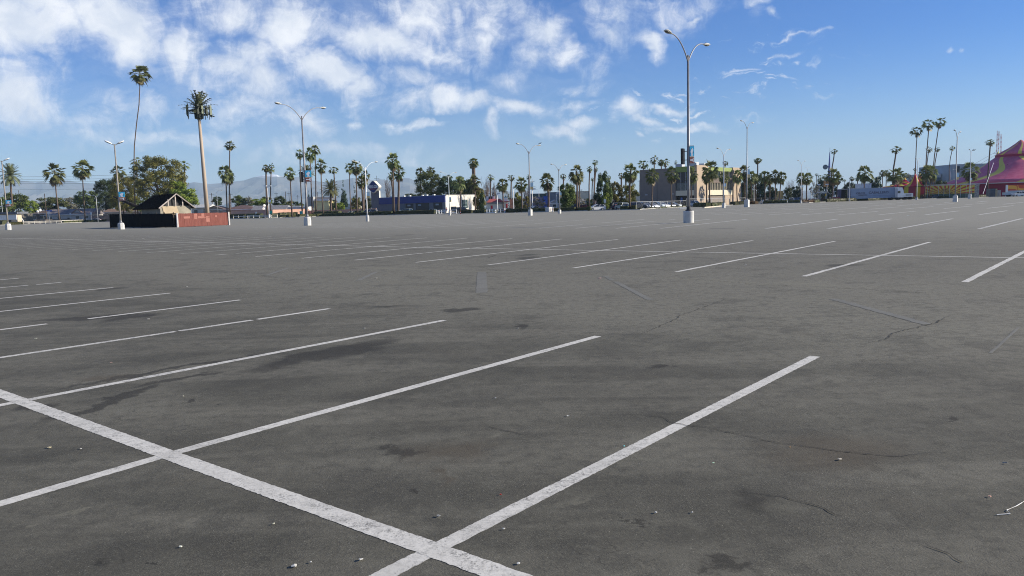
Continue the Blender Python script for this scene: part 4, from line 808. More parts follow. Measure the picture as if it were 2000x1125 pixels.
def lamp(bx, by, topy, label, base='round', ban=None, speaker=False, baser=.42, baseh=.86, polemat=None, arms='curved', bw=10, bh_px=12):
    p = P(bx, by); Y = p.y; H = HZ(bx - (1394 - bx) * (by - topy) / 14000, topy, Y); pmt = polemat or m_galv
    root = thing('street_lamp', p, label, 'street lamp', 'lamp posts on the parking lot')
    k = H / 11.9
    q = MB(); s_ = Y / F; rb = bw / 2 * s_; bh = bh_px * s_; kk = min(1, rb / .40) ** .7; bs_ = min(1.25, bw * s_ / .8)
    if base == 'square':
        h_ = rb / 1.32; q.box((0, 0, bh / 2), (h_ * 2, h_ * 2, bh), A51); q.lathe([(h_ * 1.3, bh), (h_ * .9, bh + .06)], 4, rot=A51 + math.pi / 4)
    elif base == 'octagon': q.lathe([(rb * .97, -.02), (rb, bh * .6), (rb * .9, bh * .93), (rb * .74, bh)], 8, rot=.3)
    else: q.lathe([(rb, -.02), (rb + .004, bh * .93), (rb - .02, bh)], 28)
    q.build('concrete_base', m_conc, root, base == 'round' and False)
    q = MB(); q.lathe([(.26 * kk, bh), (.26 * kk, bh + .04), (.17 * kk, bh + .10), (.15 * kk, bh + .30), (.13 * kk, bh + .32)], 14); q.build('base_collar', m_dark if base == 'round' else m_galv, root)
    q = MB(); q.lathe([(.125 * kk, bh + .04), (.118 * kk, bh + 2), (.078 * kk, H)], 14); q.lathe([(.085 * kk, H), (.085 * kk, H + .05), (.03 * kk, H + .09)], 12); q.build('pole', pmt, root, True)
    if arms == 'curved':
        for sg in (-1, 1):
            D = ARM * sg; pts = []
            Lh, rise = 2.75 * min(1, k * 1.05), 1.25 * min(1, k * 1.05); p0 = (0.05, -.35); ctrl = (Lh * .42, rise * 1.02); p1 = (Lh, rise)
            for i in range(13):
                t_ = i / 12; x = (1 - t_) ** 2 * p0[0] + 2 * t_ * (1 - t_) * ctrl[0] + t_ * t_ * p1[0]; z = (1 - t_) ** 2 * p0[1] + 2 * t_ * (1 - t_) * ctrl[1] + t_ * t_ * p1[1]; pts.append(D * x + Vector((0, 0, H + z)))
            q = MB(); q.tube(pts, [(.05 - .015 * i / 12) * kk for i in range(13)], 8); q.build('lamp_arm', pmt, root, True)
            lamp_head(root, pts[-1] - D * .08, D, .9 * min(1, k * 1.1))
    elif arms == 'vee':
        for D in (Vector((-.85, -.5, 0)).normalized(), Vector((.85, .35, 0)).normalized()):
            q = MB(); q.tube([(0, 0, H - .05), D * .35 + Vector((0, 0, H + .12))], .045, 7); q.build('lamp_arm', pmt, root)
            R = Matrix.Rotation(math.atan2(D.y, D.x), 3, 'Z') @ Matrix.Rotation(-math.radians(24), 3, 'Y'); c = D * .72 + Vector((0, 0, H + .34))
            q = MB(); q.ell(c, (.50, .17, .11), 12, 6, mat=R); o = q.build('lamp_head', m_white, root, True)
            q = MB(); q.ell(c - R @ Vector((0, 0, .05)), (.44, .15, .08), 10, 5, mat=R); q.build('lamp_lens', m_lens, o, True)
    elif arms == 'tee':
        q = MB(); q.box((0, 0, H - .15), (1.5, .12, .1), 0); q.build('lamp_arm', m_white, root)
        for sx in (-1, 1):
            q = MB(); q.box((sx * .75, 0, H - .02), (.85, .5, .32), 0); q.build('lamp_head', m_white, root)
    if ban:
        (t0, b0, wpx, fd) = ban; z1 = HZ(bx, t0, Y); z0 = HZ(bx, b0, Y); w_ = wpx * Y / F
        banner(root, -.0 if wpx > 0 else 0, -.12, z0, w_, z1 - z0, math.radians(8) if not fd else 0.0, fd)
        if speaker:
            q = MB(); q.box((-.42, .0, (z0 + z1) / 2 - .1), (.16, .5, (z1 - z0) * .93), math.radians(-30)); q.build('side_sign_box', m_black, root)
            q = MB(); q.box((-.2, 0, z1 - .35), (.4, .06, .05), 0); q.box((-.2, 0, z0 + .25), (.4, .06, .05), 0); q.build('side_sign_bracket', m_dark, root)
    return root
m_silver = pm('lamp_silver', (.24, .235, .24), .5, .15, 3, metal=.25, spec=.4)
lamp(1345, 435, 110, 'tall double-arm lamp on round concrete base, nearest of all lamps', 'round', (286, 319, 8.6, False), True, .40, .86, m_silver, bw=20, bh_px=23)
lamp(601, 440.5, 228, 'double-arm lamp on squat white base with blue banner, left of centre', 'octagon', (333, 354.5, 11.3, False), True, baseh=.98, polemat=m_silver, bw=14, bh_px=16.5)
lamp(237, 448, 283, 'slim lamp with two short V-shaped heads before the burnt fence', 'octagon', (375, 391.5, 11, False), False, baseh=.76, arms='vee', polemat=pm('lamp_tan', (.26, .24, .21), .6, .2, 3), bw=12.4, bh_px=12.5)
lamp(16.5, 449, 315, 'slim V-headed lamp with blue banner at the far left', 'octagon', (391, 403, 9.5, False), False, baseh=.72, arms='vee', polemat=pm('lamp_tan', (.26, .24, .21), .6, .2, 3), bw=11, bh_px=12)
lamp(526, 426, 363, 'short white lamp with T-shaped double heads by the rail fence', 'square', (390.5, 398, 4.8, True), False, baseh=.9, arms='tee', polemat=m_white, bw=4.5, bh_px=7)
lamp(718, 432.5, 327.5, 'white double-arm lamp in front of the diamond sign', 'octagon', (376, 387, 5.6, True), baseh=1.1, polemat=m_white, bw=6.5, bh_px=12)
lamp(878.5, 420.8, 345, 'pale double-arm lamp before the corner of the blue-banded shop', 'octagon', (385.5, 394, 3.4, True), baseh=1.0, polemat=pm('lamp_pale', (.55, .60, .58), .5, .15, 3), bw=5, bh_px=9.5)
L36 = lamp(1036, 421, 296.5, 'double-arm lamp with bird on its right head, before restaurant', 'square', (357, 370, 5.8, True), baseh=.95, polemat=m_silver, bw=8.2, bh_px=11.5)
lamp(1093, 417, 331, 'small double-arm lamp beside the round dark tree', 'square', (376, 385, 3.5, True), baseh=.75, polemat=m_silver, bw=6, bh_px=7)
lamp(1413.5, 406, 302.5, 'double-arm lamp in front of the office windows', 'square', (358.5, 368, 3.6, True), baseh=.9, polemat=m_galv2, bw=6.7, bh_px=8.5)
lamp(1458.5, 404.5, 249.5, 'tall double-arm lamp on big square base right of office', 'square', (331, 347, 4.4, True), baseh=1.42, polemat=m_silver, bw=10.8, bh_px=14)
lamp(1564.5, 397, 322, 'distant double-arm lamp left of the blue spire', 'square', (362, 369, 2.4, True), baseh=.75, polemat=m_galv2, bw=4, bh_px=5)
lamp(1576.5, 391.5, 331, 'smaller farther lamp just right of the spire-side lamp', 'square', None, baseh=.5, polemat=m_galv2, bw=3, bh_px=3)
lamp(1790.5, 390.5, 317, 'thin distant lamp before the small striped tents', 'square', None, baseh=.5, polemat=m_galv2, bw=5, bh_px=4.5)
lamp(1795.5, 385, 326, 'fainter lamp right behind the thin distant one', 'square', None, baseh=.4, polemat=m_galv2, bw=3, bh_px=3)
lamp(1865.5, 394, 268.5, 'tall lamp with narrow Y arms left of the pink tent', 'square', (338, 351, 4.2, True), baseh=1.15, polemat=m_silver, bw=10, bh_px=11.5)
lamp(1893.5, 388, 301, 'shorter lamp with narrow Y arms beside a fan palm', 'square', (347.5, 355, 2.8, True), baseh=.95, polemat=m_galv2, bw=7, bh_px=8)
lamp(1943.5, 381, 326, 'small lamp standing in front of the pink tent roof', 'square', None, baseh=.3, polemat=m_galv2, bw=2, bh_px=2)
# sign box on the pole of the tall right lamp
def bird(p, label, s=.5, fly=False):
    q = MB(); q.ell((0, 0, .09 * s * 2), (.28 * s, .11 * s, .12 * s), 10, 6); q.ell((.26 * s, 0, .34 * s), (.09 * s, .075 * s, .08 * s), 8, 5); q.tube([(.2 * s, 0, .25 * s), (.27 * s, 0, .34 * s)], [.07 * s, .06 * s], 7)
    q.tube([(-.2 * s, 0, .17 * s), (-.5 * s, 0, .10 * s)], [.07 * s, .03 * s], 6); q.tube([(.33 * s, 0, .34 * s), (.42 * s, 0, .32 * s)], [.025 * s, .005 * s], 5)
    if fly:
        for sy in (-1, 1): q.add([(.12 * s, sy * .05 * s, .22 * s), (.16 * s, sy * .5 * s, .42 * s), (-.05 * s, sy * .8 * s, .30 * s), (-.14 * s, sy * .08 * s, .2 * s), (0, sy * .4 * s, .36 * s)], [(0, 1, 4), (1, 2, 4), (2, 3, 4), (3, 0, 4)])
    else:
        for sy in (-1, 1): q.tube([(0, sy * .04 * s, .1 * s), (.02 * s, sy * .04 * s, 0)], .012 * s, 4)
    o = q.build('bird', pm('bird_feathers', (.05, .045, .045), .8, .3, 8), None, True); o.location = p; return tag(o, label, 'bird')
pB = P(1036, 421); HB = HZ(1032, 296.5, pB.y); bird(Vector(pB) + ARM * 3.15 + Vector((0, 0, HB + 1.42)), 'dark bird perched on the right head of a double-arm lamp', .62)
bird(PY(1902.5, 294.5, 120), 'small bird flying left of the pink tent', .55, True)

# ------------------------------------------------------------------ generic building helpers
class Fr:
    """local frame: x along wall, y into the building, z up"""
    def __init__(s, o, ang): s.o = Vector(o); s.a = ang; s.R = Matrix.Rotation(ang, 3, 'Z')
    def p(s, x, y, z): return s.R @ Vector((x, y, z))
def bx(root, nm, fr, x0, x1, y0, y1, z0, z1, mt, parent=None):
    q = MB(); q.box(fr.p((x0 + x1) / 2, (y0 + y1) / 2, (z0 + z1) / 2), (abs(x1 - x0), abs(y1 - y0), abs(z1 - z0)), fr.a); return q.build(nm, mt, parent or root)
m_wglass = pm('window_glass', (.03, .045, .06), .12, .1, 1, spec=.7)
m_wdark = pm('window_dark', (.012, .014, .018), .4, .1, 1, spec=.5)
def house(x0, x1, yr, ye, off, depth, wallc, roofc, label, name='house', hip=False, gable_front=False, wins=3, door=True, Yabs=None, ov=.5):
    cx = (x0 + x1) / 2; Y = Yabs or eY(cx) + off; s = Y / F; o = G(cx, Y); W_ = (x1 - x0) * s; zr = HZ(cx, yr, Y); ze = HZ(cx, ye, Y)
    fr = Fr(o, math.atan2(-o.x, o.y) * 1.0 if False else 0); root = thing(name, o, label, 'house' if 'house' in name else 'building')
    wm = pm('wall_%02d%02d%02d' % tuple(int(c * 99) for c in wallc), wallc, .9, .12, .6, .2); rm = pm('roof_%02d%02d%02d' % tuple(int(c * 99) for c in roofc), roofc, .9, .3, 1.5, .4, st=(1, 1, 4))
    a = W_ / 2; bx(root, 'wall', fr, -a, a, 0, depth, 0, ze, wm)
    q = MB()
    if gable_front:
        t_ = .12; vs = [(-a - ov, -ov, ze - .15), (0, -ov, zr), (a + ov, -ov, ze - .15), (-a - ov, depth, ze - .15), (0, depth, zr), (a + ov, depth, ze - .15)]
        q.add(vs + [(v[0], v[1], v[2] - t_ * 1.5) for v in vs], [(0, 1, 4, 3), (1, 2, 5, 4), (6, 9, 10, 7), (7, 10, 11, 8), (0, 6, 7, 1), (1, 7, 8, 2), (3, 4, 10, 9), (4, 5, 11, 10), (0, 3, 9, 6), (2, 8, 11, 5)])
        g = MB(); g.prism([(-a, 0, ze), (a, 0, ze), (0, 0, zr - .2)], (0, .02, 0), (0, .2, 0)); g.build('gable_wall', wm, root)
    else:
        i = (depth / 2 + ov) * (1 if hip else 0); yy = depth / 2
        vs = [(-a - ov, -ov, ze - .1), (a + ov, -ov, ze - .1), (a + ov, depth + ov, ze - .1), (-a - ov, depth + ov, ze - .1), (-a - ov * (not hip) + i, yy, zr), (a + ov * (not hip) - i, yy, zr)]
        q.add(vs, [(0, 1, 5, 4), (1, 2, 5), (2, 3, 4, 5), (3, 0, 4), (3, 2, 1, 0)])
    ro = q.build('roof', rm, root)
    bx(root, 'fascia', fr, -a - ov, a + ov, -ov - .06, -ov - .01, ze - .28, ze - .05, m_white)
    if wins:
        for k in range(wins):
            xx = -a + W_ * (k + .5) / wins
            if door and k == wins // 2: bx(root, 'door', fr, xx - .5, xx + .5, -.05, .05, 0.05, 2.05, m_dark)
            else:
                wo = bx(root, 'window', fr, xx - .9, xx + .9, -.06, .04, ze * .38, ze * .8, m_white); bx(root, 'pane', fr, xx - .8, xx + .8, -.09, -.065, ze * .42, ze * .77, m_wglass, wo)
    return root
def flat(x0, x1, yt, off, depth, wallc, label, name='building', Yabs=None, trim=None, ang=0, cat='building', wins=0):
    cx = (x0 + x1) / 2; Y = Yabs or eY(cx) + off; s = Y / F; o = G(cx, Y); W_ = (x1 - x0) * s; H = HZ(cx, yt, Y); fr = Fr(o, ang); a = W_ / 2
    root = thing(name, o, label, cat); wm = pm('wall_%02d%02d%02d' % tuple(int(c * 99) for c in wallc), wallc, .9, .12, .6, .2)
    bx(root, 'wall', fr, -a, a, 0, depth, 0, H, wm); bx(root, 'parapet', fr, -a - .06, a + .06, -.06, depth + .06, H, H + .18, trim or wm)
    for k in range(wins):
        xx = -a + W_ * (k + .5) / wins; bx(root, 'window', fr, xx - W_ / wins * .3, xx + W_ / wins * .3, -.06, .02, H * .35, H * .7, m_wdark)
    return root, fr, a, H

# far left low white building with the arch
r_, fr, a, H = flat(-60, 33, 420, 22, 3, (.55, .46, .35), 'low flat building with white fascia and dark roof edge at far left', Yabs=None)
bx(r_, 'fascia', fr, -a - .1, a + .1, -.35, -.08, H * .48, H * .98, m_white); bx(r_, 'roof_edge', fr, -a - .4, a + .9, -1.0, 6, H + .2, H + 1.0, pm('dark_roof', (.13, .14, .16), .9, .2, 2))
for k, xx in enumerate((a * .30, a * .62)): bx(r_, 'window', fr, xx - 1.6, xx + 1.3, -.12, -.02, .3, H * .44, m_wdark)
ar = MB(); oa = G(39, eY(39) + 20); s_ = oa.y / F
ar.tube([(-1.6, 0, 0), (-1.6, 0, 1.6), (-1.1, 0, 2.3), (-.2, 0, 2.6), (.7, 0, 2.3), (1.2, 0, 1.5), (1.2, 0, 0)], .16, 8); ao = ar.build('entrance_arch', m_white, None, True); ao.location = oa; tag(ao, 'small white arch frame right of the low white building', 'arch')
house(60, 90, 411, 417, 55, 8, (.18, .14, .12), (.12, .09, .08), 'dark shaded house left of the ranch house', wins=2, door=False)
h1 = house(90, 178, 408, 418.5, 42, 10, (.50, .47, .44), (.23, .20, .20), 'grey-brown ranch house with a low wide roof beyond the far left kerb', wins=5)
g1 = house(140, 164, 407.5, 418, 38, 4, (.42, .42, .42), (.28, .19, .15), 'projecting gabled house wing with tan eaves on the ranch house', 'house', gable_front=True, wins=1, door=False)
house(178, 210, 409, 417, 60, 8, (.45, .40, .38), (.25, .22, .21), 'pale-roofed house behind the tan light pole', wins=3); house(205, 284, 407, 413, 50, 9, (.4, .36, .33), (.22, .15, .12), 'long brown-roofed house behind the burnt fence', wins=4)
house(375, 408, 399, 405, 90, 9, (.62, .60, .56), (.48, .48, .47), 'pale-roofed house between shed and cell tower', wins=2); house(398, 440, 402, 409, 75, 9, (.30, .26, .24), (.16, .12, .11), 'dark brown house right of the cell tower base', gable_front=True, wins=2)
house(434, 500, 400.5, 408.5, 42, 11, (.40, .30, .27), (.14, .09, .085), 'brown hip-roofed house right of the red fence', hip=True, wins=4, door=False)
house(493, 556, 401, 410, 44, 9, (.40, .32, .30), (.22, .22, .23), 'grey-roofed house with roof dishes behind the white T lamp', wins=0, door=False); house(548, 580, 402, 407, 46, 8, (.4, .33, .3), (.22, .23, .24), 'grey flat-ridged house with white gutter end', wins=0)
r_, fr, a, H = flat(545, 602, 405.2, 40, 5, (.66, .65, .62), 'long white carport fascia above the pink wall', 'carport', cat='carport')
def wall_thing(x0, x1, yt, off, col, label, name='garden_wall'):
    A = G(x0, eY(x0) + off); B2 = G(x1, eY(x1) + off); z = HZ((x0 + x1) / 2, yt, (A.y + B2.y) / 2); c = (A + B2) / 2; d = B2 - A; q = MB(); q.box((0, 0, z / 2), (d.length, .25, z), math.atan2(d.y, d.x)); q.box((0, 0, z + .04), (d.length + .05, .36, .08), math.atan2(d.y, d.x))
    o = q.build(name, pm('wall_%02d%02d%02d' % tuple(int(c_ * 99) for c_ in col), col, .9, .12, .6, .2)); o.location = c; return tag(o, label, 'wall')
wall_thing(452, 530, 411, 34, (.62, .36, .27), 'salmon pink garden wall right of the red fence'); wall_thing(530, 604, 409, 34, (.66, .40, .30), 'salmon pink garden wall below the white carport'); wall_thing(604, 735, 409.5, 34, (.66, .38, .29), 'long salmon pink wall left of the diamond sign')
wall_thing(44, 64, 417, 24, (.13, .12, .10), 'short dark boundary wall beside the white arch'); wall_thing(178, 215, 421, 26, (.16, .13, .13), 'dark brown block wall left of the burnt fence'); wall_thing(66, 140, 428.2, 12, (.27, .23, .19), 'low tan block wall before the ranch house')
yhs = house(614, 643, 384, 391, 62, 12, (.78, .68, .36), (.12, .125, .14), 'yellow two-storey house with grey shingled roof and grey side', 'house', hip=False, wins=0, door=False)
bx(yhs, 'side_wing', Fr((0, 0, 0), 0), -6.5, -3.2, -.5, 9, 0, HZ(606, 385.5, 340), pm('wing_grey', (.34, .34, .33), .9, .1, 1)); bx(yhs, 'gutter', Fr((0, 0, 0), 0), -3.0, 3.3, -.75, -.57, HZ(628, 391.4, 340), HZ(628, 390.4, 340), m_white)
fr = None
house(684, 698, 396, 402, 60, 7, (.55, .45, .38), (.62, .60, .55), 'small gabled cottage with white eaves left of the diamond sign', gable_front=True, wins=1, door=False); flat(640, 706, 399, 120, 8, (.58, .56, .50), 'long cream low building behind the garden shrubs')

# roof dishes
for i, (x, y, l) in enumerate([(73.5, 413, 'white satellite dish, left of the pair by the ranch house'), (78.5, 410.5, 'white satellite dish, right of the pair by the ranch house'), (514.5, 407.5, 'white satellite dish on the grey roof, lower one'), (516, 401.5, 'white satellite dish on the grey roof, upper one')]):
    Y = eY(x) + 40; q = MB(); q.ell((0, 0, 0), (.55, .12, .5), 12, 6, mat=Matrix.Rotation(.6, 3, 'Z')); q.tube([(0, .1, -.1), (.1, .3, -.9)], .05, 5); o = q.build('satellite_dish', m_white, None, True); o.location = PY(x, y, Y); tag(o, l, 'dish')

# ------------------------------------------------------------------ burnt shed with its fence
m_char_shade = pm('charred_shaded_boards', (.013, .011, .010), .9, .5, 1.5, .5, st=(6, 6, .4), spec=.1)  # near-black: charring plus the shade of the sunless side in the colour
m_redf = pm('red_boards', (.21, .072, .055), .8, .3, 1.6, .4, st=(5, 5, .4), col2=(.15, .045, .036))
m_redp = pm('pink_faded_patch', (.33, .14, .11), .85, .15, 2)
cA, cB, cC = G(215, 121), P(348, 444), G(447, 113.5)
FH = 26.6 * cB.y / F
def board_fence(name, A, B_, H0, H1, mt, label, group=None, gap=None, step=.19, patches=()):
    d = B_ - A; L = d.length; ang = math.atan2(d.y, d.x); root = thing(name, A, label, 'fence', group, ang); r = random.Random(int(L * 10)); q = MB(); k = 0; x = 0
    while x < L - .05:
        if gap and q.v and x > gap[0] and not isinstance(gap, list): q.build('boards', mt, root); q = MB(); gap = list(gap)
        h = H0 + (H1 - H0) * x / L + r.uniform(-.025, .025)
        if not (gap and gap[0] < x < gap[1]): q.box((x + step / 2, r.uniform(-.012, .012), h / 2 + .03), (step - .008, .025, h - .04), r.uniform(-.01, .01))
        x += step
    q.build('boards', mt, root); q = MB()
    for z in (.4, H0 * .9): q.box((L / 2, .05, z), (L, .05, .1))
    q.build('rails', m_char_shade if mt is m_char_shade else m_wood, root)
    for i in range(int(L / 2.6) + 1):
        q = MB(); q.box((min(i * 2.6, L), .1, H0 / 2), (.1, .1, H0)); q.build('post', m_wood, root)
    for (a_, b_, z0, z1) in patches:
        q = MB(); q.box(((a_ + b_) / 2 * L, -.032, (z0 + z1) / 2 * H0), ((b_ - a_) * L, .012, (z1 - z0) * H0)); q.build('paint_patch', m_redp, root)
    return root, L
LB = (cB - cA).length
board_fence('board_fence', cA, cB, FH * 1.12, FH, m_char_shade, 'long charred, shaded black board fence with an opening near its right end', gap=(LB * .935, LB * .975))
q = MB(); _d = (cA - cB).normalized(); _i = (cC - cB).normalized(); q.box((0, 0, FH * .48), (3.2, .06, FH * .95), math.atan2(_d.y, _d.x)); o = q.build('gap_dark_panel', m_char_shade); o.location = cB + _d * 1.8 + _i * .9; tag(o, 'added black panel that darkens the opening of burnt fence', 'screen')  # added black panel, keeps the fence opening dark
fr2, LR = board_fence('board_fence', cB + Vector((.05, .05, 0)), cC, FH, FH * .98, m_redf, 'red board fence with faded pink patches joining the burnt fence', patches=((.10, .22, .62, .78), (.30, .36, .55, .95), (.37, .50, .6, .76), (.44, .50, .76, .97), (.50, .60, .64, .70), (.71, .75, .66, .80), (.53, .60, .3, .75)))
for c_, l_ in ((cB, 'pale corner post where burnt and red fences meet'), (cC, 'pale end post at the right end of the red fence')):
    q = MB(); q.box((0, 0, FH / 2 + .03), (.2, .2, FH + .06), A51); o = q.build('fence_post', pm('post_pale', (.52, .50, .48), .8, .2, 3)); o.location = c_ + Vector((.0, -.12, 0)); tag(o, l_, 'post')
board_fence('board_fence', cA, cA + (cC - cB), FH * 1.1, FH, m_char_shade, 'charred, shaded fence side running back at the left end')
# gabled shed inside
sY = cB.y + 6.6; so_ = G(345, sY); sc_ = sY / F
zr = HZ(348, 378.5, sY); ze = HZ(327, 402.5, sY)
front = E1 * -1 * 0 + E2                       # shed gable faces the right fence direction
shed = thing('burnt_shed', so_, 'burnt shed with charred shingle roof and open white-framed gable', 'shed')
# local axes: ridge runs along rdir (to the back left), gable plane across gdir
gdir = (cC - cB).normalized(); rdir = (cA - cB).normalized()
gw = 50 * sY / F / .80; RL = 34 * sY / F / .40
def S3(g_, r__, z): return gdir * g_ + rdir * r__ + Vector((0, 0, z))
q = MB(); q.prism([S3(-gw * .52, .1, 0), S3(gw * .52, .1, 0), S3(gw * .52, .1, ze), S3(-gw * .52, .1, ze)], (0, 0, 0), rdir * RL * .95); q.build('wall', pm('shed_wall', (.30, .27, .21), .9, .2, .8), shed)
m_shing = pm('charred_shingles', (.030, .022, .016), .98, .5, 3, .9, st=(1, 1, 5), col2=(.006, .005, .004), spec=.05)
q = MB()
for sg in (-1, 1):
    for k in range(14):                          # shingle courses
        t0, t1 = k / 14, (k + 1) / 14
        def rp(t_, r__, dz=0): return S3(sg * gw * .62 * (1 - t_), r__, ze - .35 + (zr - ze + .35) * t_ + dz)
        f0, b0 = -.35, RL + (1.6 if sg < 0 else 0) * (1 - t0) + .2
        b1 = RL + (1.6 if sg < 0 else 0) * (1 - t1) + .2
        q.add([rp(t0, f0, .07), rp(t0, b0, .07), rp(t1, b1, .02), rp(t1, f0, .02), rp(t0, f0, 0), rp(t0, b0, 0)], [(0, 1, 2, 3), (4, 5, 1, 0)])
        q.add([rp(t0, f0, -.06), rp(t0, b0, -.06), rp(t1, b1, -.06), rp(t1, f0, -.06)], [(3, 2, 1, 0)])
        for _ in range(10):
            tt = rnd.uniform(t0, t1); rr_ = rnd.uniform(f0, b1); q.add([rp(tt, rr_, .09), rp(tt, rr_ + .3, .10), rp(min(1, tt + .05), rr_ + .3, .08), rp(min(1, tt + .05), rr_, .08)], [(0, 1, 2, 3)])
q.build('roof', m_shing, shed)
m_beam = pm('weathered_beam', (.42, .37, .33), .9, .25, 3)
q = MB(); q.tube([S3(-gw * .62, -.42, ze - .35), S3(0, -.42, zr)], .10, 4); q.tube([S3(gw * .62, -.42, ze - .35), S3(0, -.42, zr)], .10, 4); q.build('barge_board', m_beam, shed)
for gx in (-.27, -.02, .22):
    q = MB(); hh = (zr - ze) * (1 - abs(gx) * 1.62); q.box(S3(gx * gw, -.12, ze + hh / 2), (.16, .1, hh), math.atan2(gdir.y, gdir.x)); q.build('gable_stud', m_beam, shed)
q = MB(); q.prism([S3(-gw * .45, .05, ze), S3(gw * .45, .05, ze), S3(0, .05, zr - .35)], rdir * .25, rdir * .3); q.build('gable_opening', m_black, shed)
q = MB(); q.prism([S3(-gw * .40, .02, ze * .55), S3(gw * .12, .02, ze * .55), S3(gw * .02, .02, ze * .98), S3(-gw * .46, .02, ze * .98)], (0, 0, 0), rdir * .05 ); q.build('wall_panel', pm('shed_cream', (.44, .35, .235), .85, .12, 1.2), shed)

# ------------------------------------------------------------------ cell tower disguised as a palm
tp = G(405.5, cC.y + 14); Yt = tp.y; tw = thing('cell_tower', tp, 'tall tan cell tower dressed as a palm with antenna panels', 'cell tower')
ztop = HZ(388, 229, Yt); top = PY(389, 231, Yt) - tp
q = MB(); q.tube([(0, 0, 0), top * .5, top], [7.9 * Yt / F / 2 * 1.05, 7.2 * Yt / F / 2, 5.0 * Yt / F / 2], 20); q.build('pole', pm('tower_tan', (.40, .32, .24), .75, .12, 1.0, st=(1, 1, .3)), tw, True)
m_ant = pm('antenna_green', (.20, .23, .16), .6, .15, 2); m_antd = pm('antenna_dark', (.035, .045, .035), .6, .3, 2)
sp_ = Yt / F
q = MB(); q.lathe([(8 * sp_, 0), (8.5 * sp_, 10 * sp_), (7 * sp_, 17 * sp_), (4 * sp_, 22 * sp_)], 12, top + Vector((0, 0, -1 * sp_))); q.build('antenna_collar', m_antd, tw)
for k in range(3):
    a = math.radians(200 + 120 * k); D = Vector((math.cos(a), math.sin(a), 0)); T = Vector((-D.y, D.x, 0)); c = top + D * 19 * sp_ + Vector((0, 0, 15 * sp_))
    q = MB()
    for dz in (-6, 4): q.tube([c - T * 14 * sp_ + Vector((0, 0, dz * sp_)), c + T * 14 * sp_ + Vector((0, 0, dz * sp_))], .06, 6)
    q.tube([top + Vector((0, 0, 13 * sp_)), c], .09, 6); q.tube([top + Vector((0, 0, 7 * sp_)), c + Vector((0, 0, -5 * sp_))], .07, 6); q.build('antenna_mount', m_antd, tw)
    for j in (-1.5, -.5, .5, 1.5):
        q = MB(); q.box(c + T * j * 8.5 * sp_ + D * .15 + Vector((0, 0, -1 * sp_)), (.18, 3.4 * sp_, (18 if abs(j) > 1 else 15) * sp_), a); q.build('antenna_panel', m_ant if j in (-.5, 1.5) else m_antd, tw)
        q = MB(); q.tube([c + T * (j * 8.5 + 2.6) * sp_ + Vector((0, 0, -16 * sp_)), c + T * (j * 8.5 + 2.6) * sp_ + Vector((0, 0, 12 * sp_))], .05, 5); q.build('antenna_rod', m_antd, tw)
frd = MB(); r = random.Random(4)
for i in range(64):
    a = i * 2.4; e = math.radians(r.uniform(-12, 86)); L = r.uniform(26, 37) * sp_; p0 = top + Vector((0, 0, 18 * sp_)); v = Vector((math.cos(a) * math.cos(e), math.sin(a) * math.cos(e), math.sin(e))); side = Vector((-math.sin(a), math.cos(a), 0)); p_ = p0
    for k in range(7):
        p2 = p_ + v * L / 7
        for sg in (-1, 1): o2 = (v * .7 + side * sg * .6).normalized() * L * .20; frd.add([p_, p2, p_ + o2], [(0, 1, 2)])
        v = (v + Vector((0, 0, -.10))).normalized(); p_ = p2
frd.build('plastic_fronds', pm('frond_plastic', (.10, .11, .055), .7, .3, 2), tw)

# ------------------------------------------------------------------ diamond sign and the blue-banded shop
cs = Vector((-21.7, 260, 0)) ; shop = thing('auto_shop', cs, 'flat-roofed shop with wide dark blue band and cream end wall', 'shop')
AW = math.atan2(E2.y, E2.x)                       # front wall runs along E2, viewer side is -E1
H = HZ(875, 381, cs.y); LW, LD = 33.0, 16.3
fs = Fr((0, 0, 0), AW)                            # x along E2 (towards the corner), y along E1 (into the building)
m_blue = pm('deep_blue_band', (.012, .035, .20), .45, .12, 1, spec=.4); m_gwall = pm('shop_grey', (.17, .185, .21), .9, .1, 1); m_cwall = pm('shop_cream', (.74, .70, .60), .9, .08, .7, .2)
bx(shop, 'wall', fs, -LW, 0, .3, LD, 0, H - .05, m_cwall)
bx(shop, 'blue_band', fs, -LW - .1, .05, -.15, .28, H - 2.35, H, m_blue)
bx(shop, 'roof_edge', fs, -LW, .06, .3, LD + .05, H - .05, H + .12, m_conc)
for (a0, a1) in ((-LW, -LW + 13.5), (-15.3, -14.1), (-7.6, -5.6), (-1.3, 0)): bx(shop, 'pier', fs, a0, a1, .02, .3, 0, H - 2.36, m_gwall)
for (a0, a1) in ((-19.3, -15.35), (-14.05, -7.65), (-5.55, -1.35)):
    wo = bx(shop, 'shop_window', fs, a0, a1, .16, .28, 0.1, H - 2.38, m_wdark)
    bx(shop, 'window_sticker', fs, a0 + .9, a0 + 2.4, .12, .15, H - 3.3, H - 2.75, pm('sticker', (.30, .36, .42), .6, .3, 3), wo)
fe = Fr(fs.p(0, .3, 0), math.atan2(E1.y, E1.x))   # end wall, x along E1
q_ = LD * .50
wv = MB(); wv.box(fe.p(q_ + 1.3, -.06, 2.9), (2.9, .12, 2.9), fe.a); wv.v = [tuple(Vector(v) + fs.p(0, .3, 0)) for v in wv.v]; wo = wv.build('end_window', pm('teal_glass', (.02, .05, .055), .3, .2, 2, spec=.5), shop)
for i, zz in enumerate((3.9, 3.2, 2.1)):
    q = MB(); q.box(fs.p(0, .3, 0) + fe.p(q_ + 1.3, -.13, zz), (1.8 if i else 1.2, .02, .18), fe.a); q.build('window_lettering', pm('sticker_grey', (.35, .42, .44), .6, .2, 4), wo)
